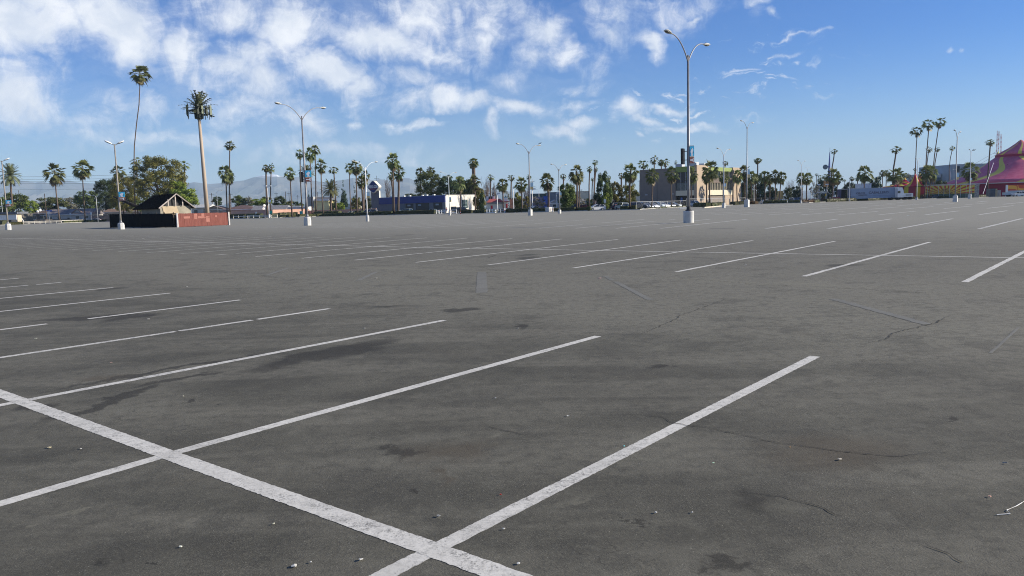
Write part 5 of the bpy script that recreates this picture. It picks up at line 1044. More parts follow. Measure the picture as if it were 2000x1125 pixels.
for xx, yy in ((-30, 3), (-24, 4), (-20, 3), (-15.6, 5), (-8, 3), (-12.5, 4)):
    q = MB(); q.box(fs.p(xx, yy, H + .3), (.7, .7, .5), AW); q.build('roof_vent', pm('vent_white', (.66, .66, .64), .7, .15, 2), shop)
q = MB(); q.tube([fs.p(.1, .0, H * .98), fs.p(.5, .2, H * .98)], .08, 6); q.build('wall_lamp', m_dark, shop)
# sign tower
st_o = cs + fs.p(-LW - .2, 0, 0); sign = thing('sign_tower', st_o, 'grey sign tower carrying a blue diamond sign with white letters', 'sign')
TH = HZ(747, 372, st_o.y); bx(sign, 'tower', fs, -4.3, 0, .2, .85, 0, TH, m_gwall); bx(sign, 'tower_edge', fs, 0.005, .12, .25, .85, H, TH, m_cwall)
zc_ = HZ(736, 364.8, st_o.y); cx_ = -2.2
def dia(hw, hh, n=5, rr=.22):
    pts = []; cor = [(hw, 0), (0, hh), (-hw, 0), (0, -hh)]
    for i in range(4):
        p0, p1, p2 = cor[i - 1], cor[i], cor[(i + 1) % 4]
        for k in range(n + 1):
            t_ = k / n; A_ = (p1[0] + (p0[0] - p1[0]) * rr, p1[1] + (p0[1] - p1[1]) * rr); B_ = (p1[0] + (p2[0] - p1[0]) * rr, p1[1] + (p2[1] - p1[1]) * rr)
            pts.append(((1 - t_) ** 2 * A_[0] + 2 * t_ * (1 - t_) * p1[0] + t_ * t_ * B_[0], (1 - t_) ** 2 * A_[1] + 2 * t_ * (1 - t_) * p1[1] + t_ * t_ * B_[1]))
    return pts
q = MB(); q.prism([fs.p(cx_ + a_, -.5, zc_ + b_) for a_, b_ in dia(3.45, 2.55)], (0, 0, 0), fs.p(0, 1.3, 0)); dsg = q.build('diamond_box', m_cwall, sign)
q = MB(); q.prism([fs.p(cx_ + a_, -.56, zc_ + b_) for a_, b_ in dia(3.2, 2.3)], (0, 0, 0), fs.p(0, .05, 0)); q.build('diamond_face', pm('sign_blue', (.012, .03, .17), .4, .15, 2), dsg)
q = MB(); q.box(fs.p(cx_, -.6, zc_ - .75), (3.8, .05, .26), AW); q.build('red_stripe', pm('sign_red', (.25, .02, .05), .5, .1, 2), dsg)
def text(name, s, loc, ang, size, mt, parent, xs=1.0):
    cu = bpy.data.curves.new(name, 'FONT'); cu.body = s; cu.size = size; cu.align_x = 'CENTER'; cu.extrude = .02; cu.offset = size * .018; cu.materials.append(mt)
    o = bpy.data.objects.new(name, cu); C.objects.link(o); o.parent = parent; o.location = loc; o.rotation_euler = (math.pi / 2, 0, ang); o.scale = (xs, 1, 1)
    bpy.context.view_layer.update(); me = bpy.data.meshes.new_from_object(o.evaluated_get(bpy.context.evaluated_depsgraph_get())); o2 = link(name, me, parent)
    o2.location = loc; o2.rotation_euler = (math.pi / 2, 0, ang); o2.scale = (xs, 1, 1); bpy.data.objects.remove(o); return o2
text('sign_lettering', 'TREO-GOE', fs.p(cx_, -.6, zc_ - .40), AW, 1.45, m_bwhite, dsg, .74)
q = MB(); q.tube([fs.p(cx_ + 1.2, .4, zc_ + 2), fs.p(cx_ + 1.2, .4, zc_ + 4)], .06, 5); q.tube([fs.p(cx_ - .1, .4, zc_ + 3.1), fs.p(cx_ + 2.6, .4, zc_ + 3.0)], .05, 5); q.build('antenna', m_dark, sign)

# ------------------------------------------------------------------ office block
oc = Vector((64.3, 265, 0)); off = thing('office_block', oc, 'three-storey beige office block with green panels and ribbon windows', 'building')
HO = HZ(1364, 322.5, 265); fo = Fr((0, 0, 0), AW)  # x along E2 towards the corner, y along E1
m_beige = pm('office_beige', (.40, .315, .23), .9, .12, 1.2, .3); m_beige_shade = pm('office_beige_shaded', (.22, .19, .165), .9, .08, 1); m_green = pm('office_green', (.22, .28, .08), .7, .1, 1); m_band = pm('office_band', (.62, .56, .42), .85, .06, 1)  # brown copy of the beige paints the left face's shade into its colour
LL, RR = 22.2, 37.9
bx(off, 'wall', fo, -LL, -8.1, 0, RR, 0, HO - .5, m_beige_shade)
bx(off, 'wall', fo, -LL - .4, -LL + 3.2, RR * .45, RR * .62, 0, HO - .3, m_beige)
bx(off, 'wall_joint', fo, -15.3, -15.15, -.04, 0.02, 0, HO - .5, m_wdark)
bx(off, 'core', fo, -8.1, -.9, 1.4, RR - 1.4, 0, HO - .6, m_beige_shade)
def fz(py): return HZ(1345, py, 269)
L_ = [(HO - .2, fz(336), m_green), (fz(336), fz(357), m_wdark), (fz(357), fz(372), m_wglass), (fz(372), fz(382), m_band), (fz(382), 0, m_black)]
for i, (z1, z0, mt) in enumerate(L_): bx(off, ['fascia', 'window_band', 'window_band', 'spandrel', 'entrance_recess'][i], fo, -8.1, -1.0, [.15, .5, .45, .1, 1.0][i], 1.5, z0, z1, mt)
for xx in (-6.3, -4.6, -2.9): bx(off, 'mullion', fo, xx, xx + .1, .40, .5, fz(372), fz(336), m_galv2)
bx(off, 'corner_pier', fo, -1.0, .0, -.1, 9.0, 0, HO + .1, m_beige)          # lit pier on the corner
z_ = lambda py: HZ(1400, py, 278)
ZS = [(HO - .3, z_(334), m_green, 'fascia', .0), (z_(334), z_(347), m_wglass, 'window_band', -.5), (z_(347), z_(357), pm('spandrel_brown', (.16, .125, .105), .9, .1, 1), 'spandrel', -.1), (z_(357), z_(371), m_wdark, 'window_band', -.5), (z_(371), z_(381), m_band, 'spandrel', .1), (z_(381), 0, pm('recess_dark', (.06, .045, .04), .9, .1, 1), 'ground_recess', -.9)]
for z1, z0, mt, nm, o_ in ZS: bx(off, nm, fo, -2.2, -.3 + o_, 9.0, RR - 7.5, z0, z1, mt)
for k in range(16):
    yy = 9.6 + k * 1.36; bx(off, 'mullion', fo, -.8, -.52, yy, yy + .14, z_(371), z_(357), m_band); 
    if k > 7: bx(off, 'mullion', fo, -.8, -.55, yy, yy + .12, z_(347), z_(334), m_band)
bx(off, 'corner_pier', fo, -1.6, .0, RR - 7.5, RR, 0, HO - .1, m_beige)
bx(off, 'ground_wall', fo, -1.3, -.25, 24, RR - 7.55, 0, z_(381.5), m_beige); dd_ = bx(off, 'door', fo, -.3, -.2, 27.5, 28.6, 0, 2.2, m_dark)
bx(off, 'ground_window', fo, -1.35, -1.2, 10, 19, .8, 2.6, m_wdark)
for xx, yy, w2, h2 in ((-6.5, 6, 3, 1.6), (-3.4, 4, 1.3, 1.2), (-12, 8, 2.4, 1.3), (-5, 12, 2, 1.2)): bx(off, 'roof_unit', fo, xx, xx + w2, yy, yy + w2, HO - .5, HO - .5 + h2 + .4, m_galv2)
bx(off, 'blue_sign', fo, -6.6, -5.9, .9, 1.0, 1.6, 3.0, pm('sign_blue2', (.10, .18, .42), .5, .1, 3))
for xx in (-20, -9.6): bx(off, 'wall_vent', fo, xx, xx + .9, -.06, .01, 4.2, 4.5, m_galv2)

# ------------------------------------------------------------------ other buildings
def fast_food():
    Y = eY(975) + 48; o = G(972, Y); s = Y / F; root = thing('restaurant', o, 'white fast-food restaurant with red mansard roof and red doors', 'restaurant'); fr = Fr(o, 0)
    X = lambda px: (px - 972) * s; z = lambda py: HZ(972, py, Y); mw = pm('rest_white', (.76, .72, .62), .85, .06, 1); mr = pm('mansard_red', (.42, .10, .09), .8, .25, 3, .3, st=(3, 1, 1)); mred = pm('door_red', (.60, .025, .03), .5, .08, 2)
    bx(root, 'wall', fr, X(951), X(984), 0, 12, 0, z(395), mw); bx(root, 'eave_band', fr, X(950), X(984.5), -.4, 12.3, z(398.5), z(395), pm('eave_grey', (.30, .29, .27), .8, .1, 2))
    q = MB(); a, b_, c_, d_ = X(951), X(984), X(956), X(977); q.add([(a, -.5, z(395)), (b_, -.5, z(395)), (b_, 12.5, z(395)), (a, 12.5, z(395)), (c_, 2, z(388)), (d_, 2, z(388)), (d_, 10, z(388)), (c_, 10, z(388))], [(0, 1, 5, 4), (1, 2, 6, 5), (2, 3, 7, 6), (3, 0, 4, 7), (4, 5, 6, 7)]); q.build('roof', mr, root)
    for xx in (953.5, 958, 962): q = MB(); q.box((X(xx), 5, z(387)), (1.3, 1.2, 1.4)); q.build('roof_vent', m_white, root)
    bx(root, 'tower', fr, X(982.6), X(991.5), -1.2, 4, z(393.5), z(386.5), m_white); bx(root, 'tower_cap', fr, X(982.4), X(991.7), -1.3, 4.1, z(386.4), z(385), pm('cap_cyan', (.35, .62, .72), .6, .1, 2)); bx(root, 'eave', fr, X(981), X(995), -1.6, 5, z(395), z(393.5), mr)
    bx(root, 'wall_wing', fr, X(983), X(992), -1.0, 10, 0, z(395), mw); bx(root, 'door', fr, X(988), X(992) - .1, -1.08, -.95, 0, z(398.8), mred); bx(root, 'door', fr, X(958.5), X(962.3), -.08, .05, 0, z(401), mred)
fast_food()
flat(1004, 1016, 388, 90, 8, (.33, .25, .22), 'small brown building with orange end beyond the restaurant'); flat(996, 1004, 389, 80, 6, (.55, .25, .15), 'orange-brown sliver of wall right of the restaurant')
flat(1034, 1078, 379, 150, 20, (.12, .16, .13), 'dark green-grey warehouse left of the mansard palm'); flat(1070, 1092, 376, 140, 20, (.22, .24, .27), 'grey-blue box building behind the kerb palm'); flat(1026, 1060, 386, 100, 10, (.16, .17, .28), 'low dark blue building behind oleander bushes')
house(1074, 1094, 390, 396, 70, 8, (.40, .42, .44), (.46, .47, .50), 'pale grey gabled house left of the round tree', gable_front=True, wins=1, door=False)
flat(1062, 1074, 384, 38, .6, (.06, .12, .42), 'blue banner-like panel wall between palm trunks', 'billboard', cat='sign')
flat(1128, 1151, 374, 120, 16, (.78, .70, .52), 'cream box building behind the red car'); house(1120, 1166, 389, 394, 70, 9, (.5, .46, .42), (.33, .32, .32), 'long low grey-roofed house behind the red car', wins=0, door=False)
flat(1162, 1176, 390.5, 60, 6, (.80, .55, .50), 'pink and white striped kiosk behind the white car', 'kiosk', cat='kiosk'); flat(1188, 1204, 388, 70, 6, (.6, .58, .52), 'pale low structure behind the parked SUVs', cat='building'); flat(1236, 1254, 376, 140, 10, (.70, .68, .62), 'pale far buildings left of the office wall')
flat(1515, 1530, 374, 60, 6, (.74, .52, .20), 'small yellow hut with red sign right of the office', 'hut', cat='hut'); flat(1449, 1470, 358, 90, 10, (.24, .25, .28), 'grey building edge right behind the office block', wins=3); flat(1462, 1475, 372, 60, 5, (.45, .40, .36), 'pale tan shed among the dark trees')
flat(1680.5, 1701.5, 359, 30, 5, (.80, .80, .80), 'white box screen above the long trailer', 'screen', cat='screen')
# grey arena-like building behind the circus
Y = 480; o = G(1845, Y); r_ = thing('arena_building', o, 'big grey concrete hall with dark glazed front behind the circus', 'building'); s = Y / F; fr = Fr(o, 0); X = lambda px: (px - 1845) * s; z = lambda py: HZ(1860, py, Y)
m_ar = pm('arena_grey', (.40, .42, .44), .9, .1, .2)
bx(r_, 'wall', fr, X(1860), X(1935), 0, 40, 0, z(321), m_ar); bx(r_, 'wall', fr, X(1824), X(1858), 12, 40, 0, z(337), pm('arena_light', (.50, .53, .56), .9, .1, .2)); bx(r_, 'glazing', fr, X(1828), X(1857), 11.6, 12, 0, z(345), pm('arena_glass', (.06, .11, .17), .3, .15, .3, spec=.5))
bx(r_, 'window', fr, X(1865), X(1872), -.3, .05, z(336), z(325), m_wdark); bx(r_, 'window', fr, X(1865), X(1872), -.3, .05, z(352), z(342), m_wdark)

# ------------------------------------------------------------------ circus tents
m_tent = bpy.data.materials.new('tent_cloth'); m_tent.use_nodes = True
t = NT(m_tent.node_tree); b = t.n['Principled BSDF']; g = t.n.new('ShaderNodeTexCoord').outputs['Object']; sp = t.n.new('ShaderNodeSeparateXYZ'); t.l.new(g, sp.inputs[0])
th = t.m('ARCTAN2', sp.outputs[1], sp.outputs[0]); ww_ = t.m('ADD', t.m('MULTIPLY', th, 8 / (2 * math.pi)), t.m('MULTIPLY', t.m('SINE', t.m('MULTIPLY', sp.outputs[2], .42)), .28))
fr_ = t.m('FRACT', ww_); yel = t.m('MULTIPLY', t.ss(fr_, .395, .40), t.ss(fr_, .60, .595)); seam = t.m('LESS_THAN', t.m('FRACT', t.m('MULTIPLY', th, 24 / (2 * math.pi))), .035)
c = t.mix(yel, t.mix(t.ss(t.noise(g, .5, 3), .35, .7), (.60, .10, .17), (.68, .15, .22)), (.78, .60, .10)); c = t.mix(t.m('MULTIPLY', seam, .4), c, (.35, .15, .2)); t.l.new(c, b.inputs['Base Color']); b.inputs['Roughness'].default_value = .55
m_tent2 = pm('tent_magenta', (.34, .025, .07), .6, .12, 1.2, st=(3, 3, .3))
def big_tent():
    Y = 340; o = G(1990, Y); s = Y / F; root = thing('circus_tent', o, 'big pink and yellow circus tent with pointed cupola', 'tent')
    z = lambda py: HZ(1990, py, Y); zp, zb, zb2, ze_ = z(273), z(302), z(306), z(357)
    q = MB(); q.lathe([(9.6, zb), (7.4, zb + (zp - zb) * .22), (4.6, zb + (zp - zb) * .47), (2.2, zb + (zp - zb) * .74), (.9, zb + (zp - zb) * .92), (.2, zp)], 48); q.build('cupola', m_tent, root, True)
    q = MB(); q.lathe([(9.5, zb2 - .3), (9.5, zb)], 48); q.build('cupola_band', m_tent2, root)
    q = MB(); pr = [(31.5, ze_), (27, ze_ + (zb2 - ze_) * .14), (20, ze_ + (zb2 - ze_) * .42), (14, ze_ + (zb2 - ze_) * .71), (9.55, zb2)]; q.lathe(pr, 48); q.build('roof', m_tent, root, True)
    q = MB(); q.lathe([(29.8, 0), (29.9, ze_ + .3)], 64); q.build('side_wall', m_tent2, root)
    q = MB(); q.lathe([(31.6, ze_ - .25), (31.6, ze_ + .05)], 48); q.build('eave_trim', pm('tent_trim', (.66, .60, .60), .7, .08, 1), root)
big_tent()
def height_tent(name, pxc, Y, peaks, R, ze_, zp, label, mt, wallm):
    o = G(pxc, Y); root = thing(name, o, label, 'tent'); q = MB(); NR, NA = 16, 48; vs = []
    for i in range(NR + 1):
        for k in range(NA):
            rr = R * i / NR; a = 2 * math.pi * k / NA; x, y = rr * math.cos(a), rr * math.sin(a) * .8
            h = max([math.exp(-math.hypot(x - px_, y) / (R * .23)) for px_ in peaks]); edge = (1 - (i / NR)) * .22
            vs.append((x, y, ze_ + (zp - ze_) * min(1, h * .95 + edge * (1 - h))))
    q.add(vs, [(i * NA + k, (i + 1) * NA + k, (i + 1) * NA + (k + 1) % NA, i * NA + (k + 1) % NA) for i in range(NR) for k in range(NA)]); q.build('roof', mt, root, True)
    q = MB(); n_ = 40; q.lathe([(R * .985, 0), (R * .985, ze_)], n_); q.v = [(v[0], v[1] * .8, v[2]) for v in q.v]; q.build('side_wall', wallm, root)
    return root
def stripe_mat(name, n_, c1, c2, tw=0.3, lo=.5):
    ma = bpy.data.materials.new(name); ma.use_nodes = True; t = NT(ma.node_tree); b = t.n['Principled BSDF']; g = t.n.new('ShaderNodeTexCoord').outputs['Object']; sp = t.n.new('ShaderNodeSeparateXYZ'); t.l.new(g, sp.inputs[0])
    th = t.m('ARCTAN2', sp.outputs[1], sp.outputs[0]); f = t.m('FRACT', t.m('ADD', t.m('MULTIPLY', th, n_ / (2 * math.pi)), t.m('MULTIPLY', sp.outputs[2], tw)))
    c = t.mix(t.m('GREATER_THAN', f, lo), c1, c2); t.l.new(c, b.inputs['Base Color']); b.inputs['Roughness'].default_value = .6; return ma
m_st = stripe_mat('tent_red_yellow', 6, (.60, .02, .045), (.72, .52, .03), .10, .58)
height_tent('circus_tent', 1791, 312, [-.9, 1.0], 5.6, HZ(1790, 365, 312), HZ(1790, 335, 312), 'small red and yellow striped tent with twin peaks', m_st, stripe_mat('tent_wall_stripe', 7, (.30, .01, .05), (.62, .50, .03), 0, .6))
height_tent('circus_tent', 1757, 318, [2.0], 6.6, HZ(1757, 364, 318), HZ(1765, 345, 318), 'low red and yellow tent behind the white truck cab', m_st, m_tent2)
# sunburst wall
Y = 300; A = G(1806, Y + 4); B2 = G(1903, Y - 2); d = B2 - A; ang = math.atan2(d.y, d.x); root = thing('sunburst_banner', (A + B2) / 2, 'long yellow and red sunburst banner wall left of the pink tent', 'banner', rz=ang)
zt, zb_ = HZ(1855, 362, Y), HZ(1855, 378.5, Y); L = d.length
sm_ = bpy.data.materials.new('sunburst_print'); sm_.use_nodes = True; t = NT(sm_.node_tree); b = t.n['Principled BSDF']; g = t.n.new('ShaderNodeTexCoord').outputs['Object']; sp = t.n.new('ShaderNodeSeparateXYZ'); t.l.new(g, sp.inputs[0])
xx = t.m('ADD', sp.outputs[0], 1.2); zz = t.m('SUBTRACT', sp.outputs[2], zb_ - .4); th = t.m('ARCTAN2', zz, t.m('MULTIPLY', xx, .55)); rr = t.m('SQRT', t.m('ADD', t.m('MULTIPLY', xx, xx), t.m('MULTIPLY', zz, zz)))
f = t.m('FRACT', t.m('MULTIPLY', th, 13 / math.pi)); c = t.mix(t.m('GREATER_THAN', f, .55), (.62, .50, .06), (.48, .06, .02)); c = t.mix(t.m('LESS_THAN', rr, 2.6), c, t.mix(t.ss(t.noise(g, 3, 4), .4, .6), (.55, .38, .06), (.20, .08, .03)))
c = t.mix(t.ss(t.noise(g, .35, 3), .6, .7, 0, .5), c, (.32, .40, .08)); t.l.new(c, b.inputs['Base Color']); b.inputs['Roughness'].default_value = .6
q = MB(); q.box((0, 0, (zt + zb_) / 2), (L, .25, zt - zb_)); q.build('printed_wall', sm_, root); q = MB(); q.box((0, .3, zt + .25), (L + .6, 1.2, .5)); q.build('top_rail', pm('rail_grey', (.50, .48, .42), .8, .1, 1), root)
q = MB(); q.box((0, .1, zb_ / 2), (L, .3, zb_ - .02)); q.build('base_skirt', pm('skirt_green', (.10, .14, .10), .9, .2, 1), root)
for k in range(9):
    q = MB(); q.box((-L / 2 + L * (k + .5) / 9, -.2, zt / 2), (.12, .1, zt)); q.build('post', m_galv2, root)
Yb_ = 300; 
def simple(name, parts, loc, label, cat, group=None, rz=0):
    root = thing(name, loc, label, cat, group, rz)
    for nm, q, mt in parts: q.build(nm, mt, root)
    return root
def bq(c, d, rz=0): q = MB(); q.box(c, d, rz); return q
o = G(1907.5, 298); s = 298 / F; simple('ticket_booth', [('stone_wall', bq((0, 1, HZ(1907, 361.5, 298) / 2), (9.5 * s, 2, HZ(1907, 361.5, 298))), pm('booth_stone', (.42, .40, .36), .9, .5, 1.8, col2=(.16, .15, .14))), ('cap', bq((0, 1, HZ(1907, 361.5, 298) + .1), (10 * s, 2.3, .2)), m_galv2)], o, 'stone-patterned booth between sunburst banner and pink tent', 'booth')
o = G(1987, 296); s = 296 / F; zt2, zb2_ = HZ(1987, 361, 296), HZ(1987, 372, 296)
sm2 = stripe_mat('banner_red_orange', 5, (.55, .07, .02), (.70, .35, .04), .35, .55)
simple('red_banner', [('printed_wall', bq((0, 0, (zt2 + zb2_) / 2), (40 * s, .2, zt2 - zb2_)), sm2), ('base_wall', bq((0, 0, zb2_ / 2), (40 * s, .25, zb2_)), pm('base_blue_grey', (.36, .42, .46), .8, .1, 1)), ('post', bq((-20.8 * s, 0, zt2 / 2), (.6, .5, zt2 + .1)), m_white)], o, 'red and orange swoosh banner wall before the pink tent', 'banner')
for i, (x0, x1, yt, c_, l_) in enumerate([(1930, 1940, 369, (.12, .14, .16), 'dark cargo container at the foot of the pink tent'), (1940.5, 1944, 369, (.52, .45, .30), 'tan crate right of the dark container'), (1945, 1951, 372, (.5, .5, .48), 'small white generator box by the pink tent')]):
    o = G((x0 + x1) / 2, 300); s = .2; h = HZ(x0, yt, 300); W_ = (x1 - x0) * s
    simple('container', [('body', bq((0, 0, h / 2 + .1), (W_, 2.4, h - .1)), pm('cont_%d' % i, c_, .7, .15, 1)), ('frame', bq((0, 0, h + .08), (W_ + .08, 2.5, .1)), m_dark), ('door', bq((0, -1.22, h / 2), (W_ * .8, .05, h * .8)), pm('cont_door%d' % i, tuple(k * .7 for k in c_), .7, .2, 1))], o, l_, 'container')
# truss masts of the tent
for i, (xb, xt, yb_, yt_) in enumerate([(1945, 1948, 318, 255), (1949, 1951, 310, 256.5), (1954.5, 1955, 316, 262)]):
    Y = 372; a = PY(xb, yb_, Y); b_ = PY(xt, yt_, Y); base0 = Vector((a.x, a.y, 0)); root = thing('tent_mast', base0, ['leftmost', 'middle', 'rightmost'][i] + ' of the red and white truss masts above the tent', 'mast', 'truss masts of the pink tent')
    for k in range(12):
        p0, p1 = a.lerp(b_, k / 12) - base0, a.lerp(b_, (k + 1) / 12) - base0; q = MB(); 
        for dx, dy in ((-.17, -.17), (.17, -.17), (0, .18)): q.tube([p0 + Vector((dx, dy, 0)), p1 + Vector((dx, dy, 0))], .06, 5)
        q.tube([p0 + Vector((-.17, -.17, 0)), p1 + Vector((.17, -.17, 0))], .03, 4); q.tube([p0 + Vector((.17, -.17, 0)), p1 + Vector((-.17, -.17, 0))], .03, 4)
        q.build('truss_section', (m_white if k % 2 else pm('mast_red', (.55, .12, .10), .6, .1, 2)), root)
    q = MB(); q.tube([Vector((0, 0, 0)), a - base0], .22, 8); q.build('lower_pole', m_galv, root)
    if i != 1: q = MB(); c_ = a.lerp(b_, .30) - base0; q.tube([c_ + Vector((-1.5, 0, 0)), c_ + Vector((1.5, 0, 0))], .09, 5); q.build('cross_arm', m_dark, root)
line_thing('guy_line', [PY(1940.5, 318, 320), PY(1920, 378.5, 296)], .07, m_bwhite, 'thick pale guy rope slanting down the left of the pink tent', 'rope')
line_thing('guy_line', [PY(1946, 296, 372), PY(1900, 322, 372), PY(1872, 336, 372)], .05, m_galv, 'thin upper cable running left from the truss masts', 'cable'); line_thing('guy_line', [PY(1949, 300, 372), PY(1905, 326, 372), PY(1885, 340, 372)], .05, m_galv, 'thin lower cable running left from the truss masts', 'cable')
q = MB(); q.lathe([(3.2, 0), (1.3, 2.6), (.15, 6.0)], 12); o = q.build('tent_finial', pm('tent_yellow', (.62, .52, .10), .6, .1, 1), None, True); o.location = PY(1948.5, 322, 350); tag(o, 'small yellow cone peak at the foot of the truss masts', 'tent peak')

# ------------------------------------------------------------------ spire, posts, poles, wires
o = G(1618, 560); H = HZ(1620, 297, 560); rt = thing('spire', o, 'slender blue spire with a round grey disc on its left', 'spire'); tp2 = PY(1620.8, 297, 560) - o
q = MB(); q.tube([(0, 0, 0), tp2 * .6, tp2], [1.5, .95, .28], 4); q.build('mast', pm('spire_blue', (.10, .13, .36), .5, .1, .4), rt); q = MB(); q.tube([tp2, PY(1621, 288, 560) - o], .08, 5); q.build('antenna', m_dark, rt)
q = MB(); q.tube([PY(1612, 326.3, 560) - o + Vector((0, -.3, 0)), PY(1612, 326.3, 560) - o + Vector((0, .3, 0))], 1.75, 20); q.build('disc', pm('disc_grey', (.17, .19, .21), .7, .4, .8), rt)
q = MB(); q.tube([PY(1614, 326.3, 560) - o, PY(1620, 325, 560) - o], .35, 6); q.build('disc_arm', pm('spire_blue', (.10, .13, .36)), rt)
pcount = {}
def upole(x, yt, Y, label=None, arm=True, r_=.14, mt=None, hgt=None):
    o = G(x, Y); H = HZ(x, yt, Y); root = thing('utility_pole', o, label, 'utility pole', 'utility poles behind the houses')
    q = MB(); q.tube([(0, 0, 0), (0, 0, H)], [r_, r_ * .7], 7); q.build('pole', mt or m_wood, root)
    if arm: q = MB(); q.box((0, 0, H - .6), (2.4, .12, .14)); q.build('cross_arm', m_wood, root)
    return o + Vector((0, 0, H))
upole(41.8, 371.5, 380, 'thin wooden utility pole behind the far left palm', False, .18); upole(91.5, 378, 330, 'wooden utility pole left of the first kerb palm', False, .2); upole(416, 377, 420, 'utility pole with crossarm right of the cell tower', True, .2); upole(408, 383, 480, 'faint utility pole close behind the cell tower', True, .2)
upole(452.5, 378, 430, 'utility pole right of the two-trunk palm', True, .16); upole(487.8, 382.5, 380, 'short utility pole above the brown-roofed house', True, .16); upole(541.5, 376, 460, 'faint utility pole above the feathery clump', True, .16); upole(559.7, 374, 430, 'dark wooden pole left of the slim kerb palm', False, .22); upole(566.5, 376, 470, 'farther wooden pole next to the slim kerb palm', True, .18)
upole(583.3, 381, 470, 'utility pole left of the tall palm cluster', True, .16); upole(622, 375, 460, 'utility pole right of the tall palm cluster', True, .18); upole(724, 374, 430, 'utility pole left of the diamond sign tower', False, .16); upole(962.5, 366, 420, 'utility pole above the red mansard roof', True, .18)
upole(1135.5, 369, 420, 'utility pole above the cream building', True, .2); upole(1249, 352, 520, 'tall utility pole left of the office block', True, .22); upole(1252, 360, 560, 'second utility pole left of the office block', True, .2)
# pylon
o = G(1040.7, 620); H = HZ(1040.7, 349, 620); rt = thing('pylon', o, 'thin electricity pylon with two crossarms behind the lamp', 'pylon'); q = MB(); q.tube([(0, 0, 0), (0, 0, H)], [.45, .2], 4); q.build('mast', m_galv, rt)
for f_ in (.72, .9): q = MB(); q.box((0, 0, H * f_), (3.6 if f_ > .8 else 5, .2, .25)); q.build('cross_arm', m_galv, rt)
wcnt = 0
for i, (y0_, y1_) in enumerate([(345.5, 338.5), (350, 346), (353.5, 351), (358.5, 354.5), (369, 366)]):
    pts = []
    for k in range(13):
        t_ = k / 12; pts.append(PY(-20 + 330 * t_, y0_ + (y1_ - y0_) * t_ + 9 * t_ * (1 - t_) * -0.2, 420 - 60 * t_) - Vector((0, 0, 4 * .6 * t_ * (1 - t_))))
    line_thing('power_line', pts, .045, m_dark, '%s power line from the top crossing the sky at far left' % ORD[i + 1], 'power line', 'overhead power lines at far left')
def slight(x, yt, yb_, Y, lab, left=True):
    o = G(x, Y); H = HZ(x, yt, Y); root = thing('street_light', o, lab, 'street light'); sg = 1 if not left else -1
    q = MB(); q.tube([(0, 0, 0), (0, 0, H * .93), (sg * .5, 0, H * .985), (sg * 1.9, 0, H)], [.1, .07, .05, .04], 7); q.build('pole', m_galv2, root, True); q = MB(); q.ell((sg * 2.1, 0, H - .02), (.4, .15, .1), 8, 5); q.build('lamp_head', m_headm, root, True)
slight(426, 372, 408, 330, 'curved street light right of the cell tower', False); slight(191, 381, 430, 285, 'straight tan light pole left of the burnt fence', True); slight(6.5, 385, 416, 300, 'pale light pole at the left picture edge', True); slight(546.5, 384, 402, 330, 'pale street light behind the white T lamp', False)
slight(1053, 370, 398, 300, 'curved street light right of the mansard palm', True); slight(1855, 331, 366, 360, 'pale lamp in front of the glazed grey hall', False)
def wpost(x, yt, yb_, off, label, head=True, w_=.14, mt=None):
    Y = eY(x) + off; o = G(x, Y); H = HZ(x, yt, Y); root = thing('white_lamp_post', o, label, 'lamp post', 'white lamp posts at the restaurant'); q = MB(); q.tube([(0, 0, .5), (0, 0, H)], [w_, w_ * .8], 8); q.build('pole', mt or m_white, root); q = MB(); q.lathe([(.3, 0), (.28, .7), (.2, .8)], 10); q.build('base', m_conc, root)
    if head: q = MB(); q.box((.45, 0, H), (.9, .45, .3)); q.build('lamp_head', m_bwhite, root)
wpost(971.5, 378, 410, 12, 'white post with box lamp left of the restaurant palm'); wpost(1003, 365.5, 408, 12, 'tallest white post right of the restaurant'); wpost(1040, 369, 408, 12, 'white post right behind the bird lamp'); wpost(1087, 377, 400, 25, 'pale cream post left of the round tree')
wpost(1472.5, 360.5, 392, 5, 'pale grey post right of the big square lamp base', False); wpost(1659, 350.5, 386, -1, 'grey wooden post before the open trailer', False, .13, m_galv2)
# festoon lights
fx = [1584, 1599.5, 1614.8, 1628.5]
for i, x in enumerate(fx):
    Y = eY(x) + 12; o = G(x, Y); H = HZ(x, [372, 361, 360.5, 366][i], Y); simple('festoon_post', [('pole', (lambda q: (q.tube([(0, 0, 0), (0, 0, H)], .11, 6), q)[1])(MB()), m_galv2), ('lamp_box', bq((0, 0, H + .1), (1.0 if i else .4, .4, .35)), m_bwhite)], o, ['leftmost', 'second', 'third', 'rightmost'][i] + ' post of the hanging light strings', 'post', 'posts with hanging light strings')
for i in range(3):
    Y = eY(1600) + 12; pts = []
    for k in range(13): t_ = k / 12; pts.append(PY(fx[i] + (fx[i + 1] - fx[i]) * t_, 369 + 4 * 10 * t_ * (1 - t_), Y))
    line_thing('light_string', pts, .09, m_galv2, ['left', 'middle', 'right'][i] + ' sagging string of lights left of the trailer', 'light string', 'hanging light strings')
